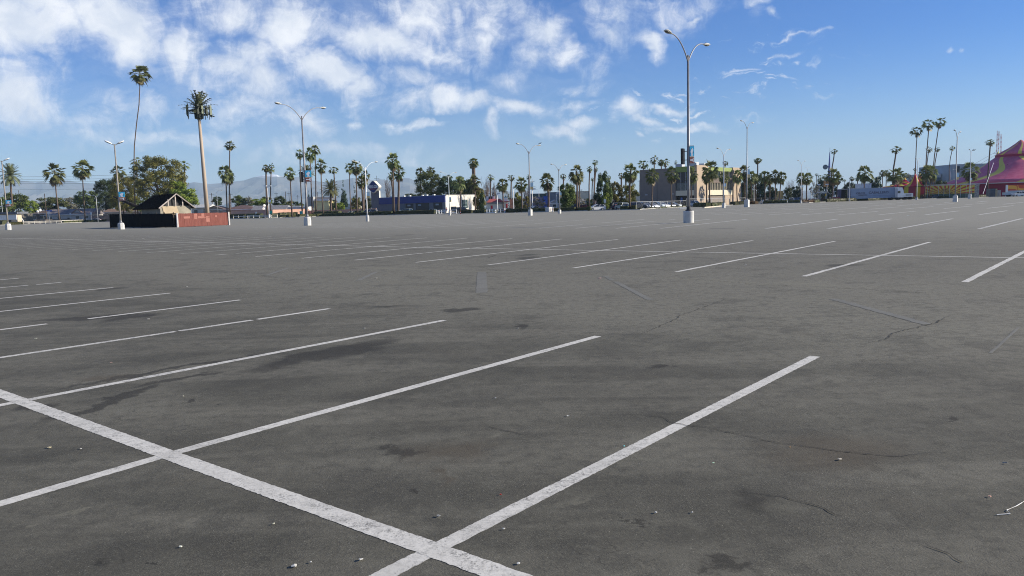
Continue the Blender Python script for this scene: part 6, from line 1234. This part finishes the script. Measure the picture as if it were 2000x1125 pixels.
# snack stands and barriers
for i, (x0, x1, yt, yb_, l_) in enumerate([(1599, 1611, 376, 387, 'snack stand with pale flat canopy under the light strings'), (1627, 1640, 374.2, 387, 'snack stand with white canopy and yellow sign left of trailer')]):
    Y = eY(x0) + 16; o = G((x0 + x1) / 2, Y); s = Y / F; zt = HZ(x0, yt, Y); W_ = (x1 - x0) * s
    simple('snack_stand', [('canopy', bq((0, 0, zt), (W_, 2.5, .18)), m_white), ('counter', bq((0, .3, .9), (W_ * .85, 1.2, 1.4)), pm('counter_dark', (.10, .07, .06), .8, .2, 2)), ('post', bq((-W_ * .42, -.9, zt / 2), (.12, .12, zt - .2)), m_galv2), ('post', bq((W_ * .42, -.9, zt / 2), (.12, .12, zt - .2)), m_galv2), ('sign_panel', bq((W_ * .4, -1.3, zt * .75), (.5, .06, .8)), pm('sign_yellow', (.75, .50, .08), .6, .1, 2))], o, l_, 'stand')
for i, (x0, x1, c_, l_) in enumerate([(1620, 1625, (.7, .45, .42), 'small pink and white barrier left of the pink wall'), (1627, 1642, (.42, .10, .13), 'dark pink low barrier wall in front of snack stand')]):
    Y = eY(x0) + 9; o = G((x0 + x1) / 2, Y); s = Y / F; simple('barrier', [('panel', bq((0, 0, .95), ((x1 - x0) * s, .1, 1.5)), pm('barrier%d' % i, c_, .7, .2, 2)), ('foot', bq((0, 0, .1), ((x1 - x0) * s * .9, .6, .16)), m_dark)], o, l_, 'barrier')
for i, x in enumerate((1608, 1613.5)):
    q = MB(); q.tube([(0, 0, 0), (0, 0, 8)], .06, 5); pts = [(0, 0, 5.5), (.9, 0, 5.7), (1.0, 0, 7.4), (.5, 0, 8), (0, 0, 8)]; simple('feather_flag', [('pole', q, m_dark), ('flag', (lambda q: (q.prism(pts, (0, -.015, 0), (0, .015, 0)), q)[1])(MB()), pm('flag_orange', (.65, .33, .12), .7, .3, 2))], G(x, eY(x) + 20), ['left', 'right'][i] + ' orange feather flag in front of the dark trees', 'flag', 'orange feather flags')

# ------------------------------------------------------------------ fences, rails, kerb blocks
def rail_fence(x0, x1, off, label, h=1.05, rails=(.95, .55), npost=4, mt=None, solid=False):
    A = G(x0, eY(x0) + off); B2 = G(x1, eY(x1) + off); d = B2 - A; L = d.length; root = thing('rail_fence', A, label, 'fence', 'pale rail fences at the kerb', math.atan2(d.y, d.x)); mt = mt or m_rail
    for z in rails:
        q = MB(); q.box((L / 2, 0, z), (L, .06, .18)); q.build('rail', mt, root)
    for k in range(npost):
        q = MB(); q.box((L * k / (npost - 1), .08, h / 2), (.18, .16, h)); q.build('post', mt, root)
rail_fence(45, 120, -2, 'long weathered two-rail fence at far left', npost=8); rail_fence(120, 170, 1, 'rail fence continuing behind the kerb hedges at left', rails=(.98,), npost=4); rail_fence(205, 214, 1, 'dark stub of rail fence touching the burnt fence', npost=2, mt=m_wood)
rail_fence(455, 486, .5, 'low single-rail fence right of the red fence', rails=(.75,), npost=4); rail_fence(483, 541, -2, 'two-rail fence around the white T lamp', npost=6)
rail_fence(851.5, 867, -1, 'white slatted barrier left of the shop corner lamp', h=1.2, rails=(1.1, .6), npost=4, mt=m_white); rail_fence(880, 891, -1, 'white slatted barrier right of the shop corner lamp', h=1.15, rails=(1.05, .3), npost=2, mt=m_white)
rail_fence(950, 966.5, -1, 'white slatted barrier below the bare trees', h=1.05, rails=(1.0, .55, .12), npost=4, mt=m_white); rail_fence(968, 986, -.5, 'low grey barrier left of the white bollard', h=1.1, rails=(1.0, .5), npost=3, mt=m_galv2)
for i, (x, yt, l_) in enumerate([(985, 407, 'white bollard right of the grey barrier'), (1079.5, 405.5, 'white and red bollard right of the white planter')]):
    Y = eY(x) - 1; q = MB(); q.lathe([(.14, 0), (.14, 1.0), (.08, 1.12)], 10); simple('bollard', [('post', q, m_white), ('band', (lambda q: (q.lathe([(.147, .55), (.147, .75)], 10), q)[1])(MB()), pm('band_red', (.5, .12, .1), .6, .1, 2))], G(x, Y), l_, 'bollard')
Y = eY(1072) - 1; simple('planter', [('box', bq((0, 0, .55), (1.3, 1.1, 1.1), A51), m_conc), ('rim', bq((0, 0, 1.12), (1.38, 1.18, .07), A51), m_white)], G(1071.5, Y), 'white concrete planter at the foot of a kerb palm', 'planter')
for i, (x, y) in enumerate([(1255, 409.0), (1267, 407.6), (1278.4, 406.6), (1290, 405.5), (1301, 404.6), (1312, 404.2), (1322.5, 403.7), (1333, 403.4), (1339.5, 404), (1487, 398), (1334, 407.5)]):
    p = P(x, y); q = MB(); q.prism([(-.9, -.1, 0), (-.9, .1, 0), (-.85, .07, .17), (-.85, -.07, .17)], (0, 0, 0), (1.75, 0, 0)); o = q.build('wheel_stop', pm('stop_white', (.72, .71, .66), .85, .1, 3)); o.location = p; o.rotation_euler = (0, 0, .1)
    o.scale = (.5 if i < 10 else .9, 1.4, 1.6)
    tag(o, ('white wheel stop below the chain-link fence, %s from the left' % ORD[i + 1]) if i < 8 else ['short white wheel stop beside the tall round-based lamp', 'lone white wheel stop right of the office block', 'flat white wheel stop left of the round-based lamp'][i - 8], 'wheel stop', 'white wheel stops')
# long pale kerb stone under the hedge near the office
q = MB(); a, b_ = P(1374, 406.5), P(1408, 403.2); d = b_ - a; q.box((0, 0, .12), (d.length, .5, .24)); o = q.build('kerb_island', pm('kerb_tan', (.58, .50, .40), .9, .2, 1)); o.location = (a + b_) / 2; o.rotation_euler = (0, 0, math.atan2(d.y, d.x)); struct(o)
# chain-link fences
def chain(x0, x1, off, h, label, post_every=14):
    A = G(x0, eY(x0) + off); B2 = G(x1, eY(x1) + off); d = B2 - A; L = d.length; root = thing('chain_link_fence', A, label, 'fence', None, math.atan2(d.y, d.x)); nP = max(3, int(round((x1 - x0) / post_every))) + 1
    for k in range(nP): q = MB(); q.tube([(L * k / (nP - 1), 0, 0), (L * k / (nP - 1), 0, h + .05)], .045, 6); q.build('post', m_galv2, root)
    q = MB(); q.tube([(0, 0, h), (L, 0, h)], .04, 6); q.build('top_rail', m_galv2, root); q = MB(); x = 0
    while x < L:
        for dx in (h, -h):
            x2 = x + dx
            if 0 <= x2 <= L: q.add([(x, 0, 0), (x + .007, 0, 0), (x2 + .007, 0, h), (x2, 0, h)], [(0, 1, 2, 3)])
        x += .3
    q.build('wire_mesh', m_galv2, root)
chain(1243, 1340, 1.0, HZ(1290, 393.2, eY(1290)), 'chain-link fence in front of the parked cars'); chain(1340, 1456, 4, HZ(1400, 386.6, eY(1400) + 4), 'chain-link fence in front of the office windows'); chain(1461, 1500, 8, 2.1, 'chain-link fence right of the square-based lamp')
chain(1500, 1530, 14, 2.0, 'low chain-link fence behind the kerb hedge before the yellow hut')
for i, (x, y, c_, l_) in enumerate([(529, 414.5, (.05, .45, .33), 'turquoise box sign behind the white T lamp'), (588, 415.5, (.10, .50, .45), 'turquoise box sign below the tall palm cluster'), (500.5, 416.5, (.75, .75, .72), 'small white board on a post above the rail fence'), (96.3, 416, (.75, .75, .72), 'round white sign on a grey post before the ranch house'), (138.5, 418, (.78, .78, .75), 'square white sign board before the gabled wing'), (178.5, 417, (.8, .8, .78), 'tall white board left of the dark block wall'), (1181.5, 392.5, (.75, .76, .72), 'white sign on a thin post right of the white car')]):
    Y = eY(x) + (6 if i < 3 else 14); o = G(x, Y); zc = HZ(x, y, Y); q = MB(); q.tube([(0, 0, 0), (0, 0, zc)], .05, 6)
    if i == 3: f_ = MB(); f_.tube([(0, -.09, zc), (0, -.03, zc)], .62, 18)
    else: f_ = bq((0, -.08, zc), ([.9, .9, .55, 0, .6, .7, .6][i], .07, [1.0, 1.1, .9, 0, .9, 1.4, .9][i]))
    simple('sign_post', [('post', q, m_galv2), ('board', f_, pm('signc%d' % i, c_, .6, .06, 2))], o, l_, 'sign')
q = MB(); q.box((0, 0, 0), (2.1, .06, .42), .2); q.box((.2, .1, -.42), (1.4, .06, .3), 1.2); q.tube([(0, .05, 0), (0, .05, -3)], .05, 5); o = q.build('street_name_sign', pm('name_blue', (.08, .14, .42), .5, .1, 2)); o.location = PY(96, 411.5, eY(96) + 15); tag(o, 'blue street name blades above the round white sign', 'sign')

# ------------------------------------------------------------------ vehicles
m_tyre = pm('tyre', (.015, .015, .016), .85, .2, 6); m_rim = pm('rim', (.42, .42, .44), .35, .1, 4, metal=.6); m_cglass = pm('car_glass', (.015, .02, .025), .08, .1, 1, spec=.8); m_lampw = pm('headlight_glass', (.75, .76, .78), .15, .05, 2, spec=.7); m_lampr = pm('tail_light', (.45, .01, .01), .3, .1, 2)
PROF = {  # lower body outline (x forward, z), cabin outline, length, width
 'sedan': ([(-2.3, .35), (-2.32, .75), (-2.15, .98), (-1.4, 1.02), (1.0, .98), (1.75, .86), (2.2, .72), (2.28, .40), (2.1, .25), (-2.1, .25)], [(-1.75, .98), (-1.05, 1.40), (.15, 1.44), (1.10, .95)], .89),
 'hatch': ([(-2.05, .35), (-2.15, .8), (-2.0, 1.05), (-1.2, 1.05), (1.1, .98), (1.8, .84), (2.15, .65), (2.2, .38), (2.0, .24), (-1.95, .24)], [(-2.0, 1.03), (-1.5, 1.42), (.0, 1.52), (1.25, .95)], .87),
 'suv': ([(-2.25, .42), (-2.32, .95), (-2.25, 1.15), (-1.0, 1.18), (1.05, 1.14), (2.0, 1.02), (2.25, .82), (2.28, .45), (2.1, .32), (-2.1, .32)], [(-2.22, 1.14), (-1.98, 1.74), (.35, 1.78), (1.15, 1.12)], .93),
 'pickup': ([(-2.85, .48), (-2.88, 1.12), (-.75, 1.14), (-.7, 1.18), (1.15, 1.16), (2.5, 1.06), (2.72, .85), (2.75, .5), (2.5, .38), (-2.7, .38)], [(-.72, 1.15), (-.62, 1.80), (.75, 1.82), (1.55, 1.14)], .98),
 'van': ([(-2.5, .40), (-2.55, 1.1), (-2.5, 1.15), (1.2, 1.15), (2.2, .95), (2.45, .7), (2.45, .4), (2.2, .3), (-2.4, .3)], [(-2.5, 1.13), (-2.38, 1.88), (.9, 1.9), (1.9, 1.05)], .98)}
def car(kind, px, yb, Y, col, rz, label, name=None, s=1.0, wheels=True):
    lo, ca, hw = PROF[kind]; o = G(px, Y); root = thing(name or {'sedan': 'parked_car', 'hatch': 'parked_car', 'suv': 'parked_suv', 'pickup': 'pickup_truck', 'van': 'parked_van'}[kind], o, label, {'pickup': 'pickup truck', 'van': 'van', 'suv': 'suv'}.get(kind, 'car'), 'vehicles parked around the lot', rz); root.scale = (s,) * 3
    pmn = 'car_%02d%02d%02d' % tuple(int(c * 99) for c in col); pt = pm(pmn, col, .28, .04, 1, spec=.6)
    q = MB(); N = len(lo); rows = [(-hw, .10, 0), (-hw - .0, 0, 0), (hw, 0, 0), (hw, .10, 0)]
    secs = [(-hw * .90, .93), (-hw, 1.0), (hw, 1.0), (hw * .90, .93)]
    secs = [(-hw * .86, .97), (-hw, .995), (-hw, 1), (hw, 1), (hw, .995), (hw * .86, .97)]; vs = []
    for i, (y, k) in enumerate(secs):
        for (x, z) in lo: kk = .975 if i in (0, 5) else 1.0; vs.append((x * kk, y * (1 if z < .9 else .97), z + (.03 if i in (0, 5) and z > .9 else 0)))
    fs_ = []
    for i in range(len(secs) - 1):
        for j in range(N): fs_.append((i * N + j, i * N + (j + 1) % N, (i + 1) * N + (j + 1) % N, (i + 1) * N + j))
    fs_ += [tuple(reversed(range(N))), tuple((len(secs) - 1) * N + j for j in range(N))]; q.add(vs, fs_); q.build('body', pt, root)
    def cab(sh, dz): return [(x * 1 + (.0), hw * (.93 if z < 1.2 else .76) * sh, z + dz) for x, z in ca]
    q = MB(); a = cab(1, 0); b_ = [(x, -y, z) for x, y, z in a]; q.add(a + b_, [(0, 1, 2, 3), (7, 6, 5, 4), (0, 4, 5, 1), (2, 6, 7, 3), (1, 5, 6, 2)]); q.build('windows', m_cglass, root)
    q = MB(); (x1, z1), (x2, z2) = ca[1], ca[2]; w2 = hw * .77; q.prism([(x1 - .03, -w2, z1 + .005), (x2 + .03, -w2, z2 + .005), (x2 - .12, -w2 * .9, z2 + .05), (x1 + .12, -w2 * .9, z1 + .05)], (0, 0, 0), (0, 2 * w2, 0))
    for sg in (-1, 1):
        for (p0, p1) in ((ca[0], ca[1]), (ca[3], ca[2]), ((ca[0][0] * .35 + ca[3][0] * .65 - .55, ca[0][1]), ((x1 + x2) / 2, z1))):
            q.tube([(p0[0], sg * hw * .935, p0[1]), (p1[0], sg * hw * .775, p1[1] + .01)], .045, 5)
    q.build('roof', pt, root)
    if wheels:
        for wx in (lo[0][0] * .62, lo[-3][0] * .60):
            for sg in (-1, 1):
                q = MB(); q.tube([(wx, sg * (hw - .2), .33), (wx, sg * (hw + .012), .33)], .335, 18); wo = q.build('wheel', m_tyre, root); q = MB(); q.tube([(wx, sg * (hw - .02), .33), (wx, sg * (hw + .03), .33)], .2, 12); q.build('rim', m_rim, wo)
    xf = max(x for x, z in lo); xr = min(x for x, z in lo)
    for sg in (-1, 1):
        q = MB(); q.ell((xf - .12, sg * hw * .72, .70 if kind in ('sedan', 'hatch') else .88), (.16, .2, .09), 8, 5); q.build('headlight', m_lampw, root); q = MB(); q.box((xr + .04, sg * hw * .78, .85), (.1, .26, .2)); q.build('tail_light', m_lampr, root)
    return root
WC = (.78, .78, .77)
car('sedan', 162, 430, eY(162) + 8, WC, .15, 'white sedan parked by the ranch house'); car('sedan', 186, 432, eY(186) + 12, (.6, .6, .62), 3.0, 'pale car mostly hidden behind the kerb hedge at left')
car('sedan', 666, 415, eY(666) + 16, (.05, .09, .10), .2, 'dark teal car behind the kerb hedge, left one'); car('sedan', 685, 415, eY(685) + 14, (.48, .60, .62), 3.3, 'pale blue-grey car behind the kerb hedge'); car('van', 721, 415, eY(721) + 12, WC, 3.1, 'white van behind the white double-arm lamp')
car('suv', 792, 413, eY(792) + 7, (.42, .52, .50), 2.6, 'silver-green SUV in front of the shop\'s grey wall'); car('sedan', 843, 413, eY(843) + 7, (.34, .42, .38), 2.9, 'silver-green sedan under the shop windows'); car('sedan', 773, 413, eY(773) + 12, (.30, .40, .5), 3.0, 'bluish car showing between two palm trunks')
car('suv', 903, 411, eY(903) + 12, (.03, .03, .035), .3, 'black car against the shop\'s cream wall'); car('sedan', 995, 405, eY(995) + 26, WC, .2, 'white car at the red door of the restaurant', s=.8); car('sedan', 1044, 404, eY(1044) + 26, (.35, .45, .62), .2, 'pale blue car behind the flowering bushes')
car('sedan', 1142, 404, eY(1142) + 20, (.42, .03, .06), -.15, 'red sedan parked behind the white car'); car('hatch', 1165, 410, eY(1165) + 3, WC, math.pi + .25, 'white hatchback parked at the kerb beyond the lot', s=1.0)
car('suv', 1126, 404, eY(1126) + 22, (.04, .04, .045), .1, 'black car left of the red sedan'); car('suv', 1198, 404, eY(1198) + 22, (.16, .17, .22), 1.75, 'dark grey SUV seen from behind, left of the pickup'); car('sedan', 1205, 403, eY(1205) + 20, (.55, .25, .25), 1.7, 'pinkish red car between dark and silver SUVs', s=.9)
car('suv', 1214, 403, eY(1214) + 17, (.45, .52, .54), 1.9, 'silver SUV with dark rear window'); car('sedan', 1223, 404, eY(1223) + 9, (.62, .66, .56), 1.2, 'pale green sedan behind the small kerb bush'); car('pickup', 1238, 402, eY(1238) + 14, WC, 1.95, 'white pickup truck at the left end of chain-link fence')
for i, (x, k, c_, l_) in enumerate([(1250, 'suv', (.03, .035, .05), 'dark SUV at the left end of chain-link fence'), (1259, 'sedan', (.42, .47, .54), 'blue-grey car second behind the chain-link fence'), (1272, 'hatch', WC, 'white car left of the two behind chain-link fence'), (1281, 'suv', (.50, .56, .58), 'silver SUV between the two white cars'), (1293, 'sedan', WC, 'white car right of the two behind chain-link fence'), (1304, 'sedan', (.06, .07, .09), 'black car in the shade of the office wall'), (1315, 'sedan', (.55, .58, .56), 'silver sedan behind the third office palm'), (1357, 'suv', (.5, .55, .58), 'silver car in front of the office entrance recess')]):
    car(k, x, 403, eY(x) + 8 + (i % 2) * 4, c_, -.95 if i % 3 else -.6, l_)
car('sedan', 1532, 390, eY(1532) + 12, (.48, .56, .66), .3, 'pale blue sedan behind the kerb hedge'); car('suv', 1546, 388, eY(1546) + 22, WC, 1.2, 'white SUV left of the distant lamp'); car('sedan', 1588, 387, eY(1588) + 22, (.55, .60, .64), .1, 'silver sedan right of two kerb palms'); car('sedan', 1597, 387, eY(1597) + 30, WC, .0, 'white sedan under the light strings')
car('sedan', 1497, 388, eY(1497) + 30, (.6, .6, .6), .1, 'pale car behind the low chain-link fence'); car('suv', 1560, 388, eY(1560) + 26, (.08, .16, .4), .1, 'blue car just behind the distant lamp')
car('sedan', 1826, 389, eY(1826) + 4, (.015, .02, .035), .05, 'black sedan with bright headlight below the sunburst banner'); car('suv', 1811, 388, eY(1811) + 10, (.04, .05, .06), .05, 'dark SUV behind the black sedan')
car('pickup', 1992, 381, 292, WC, .08, 'white pickup truck before the red banner at right edge')
# white flat trailer by the pickup
o = G(1969, 294); s = 294 / F; simple('utility_trailer', [('box', bq((0, 0, 1.15), (17 * s, 1.8, 1.0)), pm('trailer_pale', (.52, .56, .57), .7, .1, 1)), ('frame', bq((0, 0, .55), (18 * s, 1.6, .12)), m_dark), ('wheel', (lambda q: (q.tube([(.2, -.95, .35), (.2, .95, .35)], .35, 14), q)[1])(MB()), m_tyre)], o, 'pale open utility trailer left of the white pickup', 'trailer')
# long semi trailer
Y = 288; o = G(1709, Y); s = Y / F; X = lambda px: (px - 1709) * s; zt, zb_ = HZ(1709, 367.3, Y), .85; root = thing('semi_trailer', o, 'long blue-grey semi trailer with dark circus lettering', 'trailer'); m_trl = pm('trailer_blue', (.27, .33, .44), .55, .08, .7)
fr = Fr((0, 0, 0), .02); bx(root, 'box', fr, X(1661.5), X(1755), 0, 2.6, zb_, zt, m_trl); bx(root, 'roof_rim', fr, X(1661), X(1755.5), -.05, 2.65, zt, zt + .1, m_galv2); bx(root, 'side_stripe', fr, X(1661.5), X(1755), -.025, -.003, zb_ + .9, zb_ + .98, pm('stripe_dark', (.16, .20, .30), .6, .1, 2)); bx(root, 'side_stripe', fr, X(1661.5), X(1755), -.025, -.003, zb_ + .45, zb_ + .5, pm('stripe_dark', (.16, .2, .3)))
for k in range(9): bx(root, 'rib', fr, X(1752.5) + k * .001 - k * .28, X(1752.5) - k * .28 + .05, -.03, -.003, zb_, zt, m_galv2) if k < 4 else None
m_let = pm('letter_dark', (.09, .09, .13), .6, .1, 2)
text('trailer_lettering', 'CABALLERO', fr.p(X(1716), -.03, zb_ + 1.72), fr.a, 1.15, m_let, root, 1.18); text('trailer_lettering', 'CIRCO', fr.p(X(1680.5), -.03, zb_ + 1.72), fr.a, .85, m_let, root, 1.3)
text('trailer_lettering', 'HERMANOS', fr.p(X(1684), -.03, zb_ + 1.1), fr.a, .55, m_let, root, 1.1)
for px_ in (1668, 1672.5, 1742): 
    q = MB(); q.tube([(X(px_), .05, .5), (X(px_), 2.5, .5)], .5, 16); q.build('wheel', m_tyre, root)
# open container box left of it
Y = 290; o = G(1650, Y); root = thing('open_container', o, 'open-ended container trailer, dark inside, left of the long trailer', 'container'); s = Y / F; X = lambda px: (px - 1650) * s; zt = HZ(1650, 369, Y); fr = Fr((0, 0, 0), 0)
bx(root, 'roof_panel', fr, X(1641), X(1660), 0, 2.6, zt - .15, zt, m_white); bx(root, 'back_panel', fr, X(1641), X(1654), 2.5, 2.6, .8, zt - .15, m_black); bx(root, 'floor_panel', fr, X(1641), X(1660), 0, 2.5, .7, .85, m_galv2); bx(root, 'side_panel', fr, X(1641), X(1643), 0, 2.5, .85, zt - .15, pm('cont_purple', (.10, .09, .16), .7, .2, 1)); bx(root, 'door', fr, X(1654.5), X(1660), 0, .1, .85, zt - .15, pm('cont_cream', (.45, .42, .38), .7, .2, 1)); bx(root, 'dark_interior', fr, X(1643.1), X(1654.4), 1.6, 2.4, .9, zt - .2, m_black)
# truck cab
Y = 286; o = G(1759, Y); root = thing('truck_cab', o, 'white truck cab facing right at the end of the trailer', 'truck'); s = Y / F; X = lambda px: (px - 1759) * s; zt = HZ(1759, 366, Y)
q = MB(); q.prism([(X(1753.5), 0, .9), (X(1753.5), 0, zt), (X(1762), 0, zt), (X(1764.3), 0, zt - 1.0), (X(1765), 0, zt - 1.7), (X(1765), 0, .9)], (0, 0, 0), (0, 2.4, 0)); q.build('cab', pm('truck_white', (.8, .8, .79), .35, .04, 1, spec=.5), root)
q = MB(); q.box((X(1755.8), -.03, zt - 1.7), (1.0, .05, .85)); q.build('side_window', m_cglass, root); q = MB(); q.box((X(1765) + .02, 1.2, zt - 1.3), (.06, 2.0, .8)); q.build('windshield', m_cglass, root)
q = MB(); q.box((X(1774.5), 1.2, 1.7), (18 * s, 2.3, 1.3)); q.build('flat_bed', m_white, root); q = MB(); q.box((X(1774.5), .02, 1.75), (11 * s, .1, .8)); q.build('bed_panel', pm('bed_grey', (.42, .43, .42), .6, .1, 2), root)
for px_ in (1757, 1770, 1780): q = MB(); q.tube([(X(px_), 0.02, .5), (X(px_), 2.4, .5)], .5, 16); q.build('wheel', m_tyre, root)
# work things at the shop front: dark machine, cone, sitting person
Y = eY(886) + 2; simple('tool_cart', [('box', bq((0, 0, 1.25), (1.6, 1.0, 1.5)), pm('cart_grey', (.10, .11, .11), .7, .3, 2)), ('frame', bq((0, 0, .35), (1.8, 1.1, .1)), m_galv2), ('wheel', (lambda q: (q.tube([(-.6, -.5, .2), (-.6, .5, .2)], .2, 10), q.tube([(.6, -.5, .2), (.6, .5, .2)], .2, 10), q)[2])(MB()), m_tyre)], G(886, Y), 'dark boxy tool cart behind the white barrier', 'cart')
p = P(899.5, 418); q = MB(); q.lathe([(.17, .04), (.11, .40), (.04, .74)], 12); b2 = MB(); b2.box((0, 0, .02), (.42, .42, .04)); b3 = MB(); b3.lathe([(.125, .34), (.09, .52)], 12); simple('traffic_cone', [('cone', q, pm('cone_orange', (.75, .10, .02), .5, .08, 3)), ('foot', b2, pm('cone_foot', (.6, .09, .02), .6, .1, 3)), ('band', b3, m_bwhite)], p, 'orange traffic cone at the end of the white barrier', 'cone')
def person(px, Y, label):
    o = G(px, Y); me = bpy.data.meshes.new('person')
    V = [((0, 0, .95), .15), ((0, 0, 1.15), .15), ((.02, -.02, 1.38), .17), ((.03, -.03, 1.52), .07), ((.05, -.05, 1.68), .105), ((.05, -.05, 1.76), .08), ((-.2, 0, 1.42), .065), ((-.33, -.08, 1.18), .05), ((-.24, -.3, 1.02), .04), ((.24, -.02, 1.42), .065), ((.36, -.12, 1.18), .05), ((.25, -.32, 1.05), .04), ((-.1, 0, .88), .1), ((-.12, -.04, .5), .075), ((-.12, .02, .1), .05), ((-.12, -.16, .04), .045), ((.1, 0, .88), .1), ((.13, -.06, .5), .075), ((.14, .04, .1), .05), ((.14, -.13, .04), .045)]
    E_ = [(0, 1), (1, 2), (2, 3), (3, 4), (4, 5), (2, 6), (6, 7), (7, 8), (2, 9), (9, 10), (10, 11), (0, 12), (12, 13), (13, 14), (14, 15), (0, 16), (16, 17), (17, 18), (18, 19)]
    me.from_pydata([v for v, r in V], E_, []); ob = link('person', me); ob.location = o; md = ob.modifiers.new('skin', 'SKIN')
    for sv, (v, r) in zip(me.skin_vertices[0].data, V): sv.radius = (r, r)
    me.skin_vertices[0].data[0].use_root = True
    ss_ = ob.modifiers.new('sub', 'SUBSURF'); ss_.levels = ss_.render_levels = 1; me.materials.append(pm('blue_work_clothes', (.10, .16, .30), .85, .15, 4))
    q = MB(); q.ell((.05, -.05, 1.80), (.12, .13, .09), 10, 6); q.box((.05, -.19, 1.77), (.16, .14, .02)); q.build('cap', pm('cap_dark', (.05, .05, .10), .8, .1, 3), ob); q = MB(); q.ell((.02, -.02, 1.38), (.235, .16, .17), 12, 7); q.build('shirt', pm('shirt_red', (.60, .10, .10), .85, .1, 3), ob, True)
    q = MB(); q.ell((.05, -.09, 1.67), (.085, .08, .10), 10, 6); q.build('face', pm('skin', (.45, .27, .19), .6, .08, 5), ob, True)
    return tag(ob, label, 'person')
person(871.5, eY(871) + .8, 'person in red shirt and blue trousers behind white barrier')
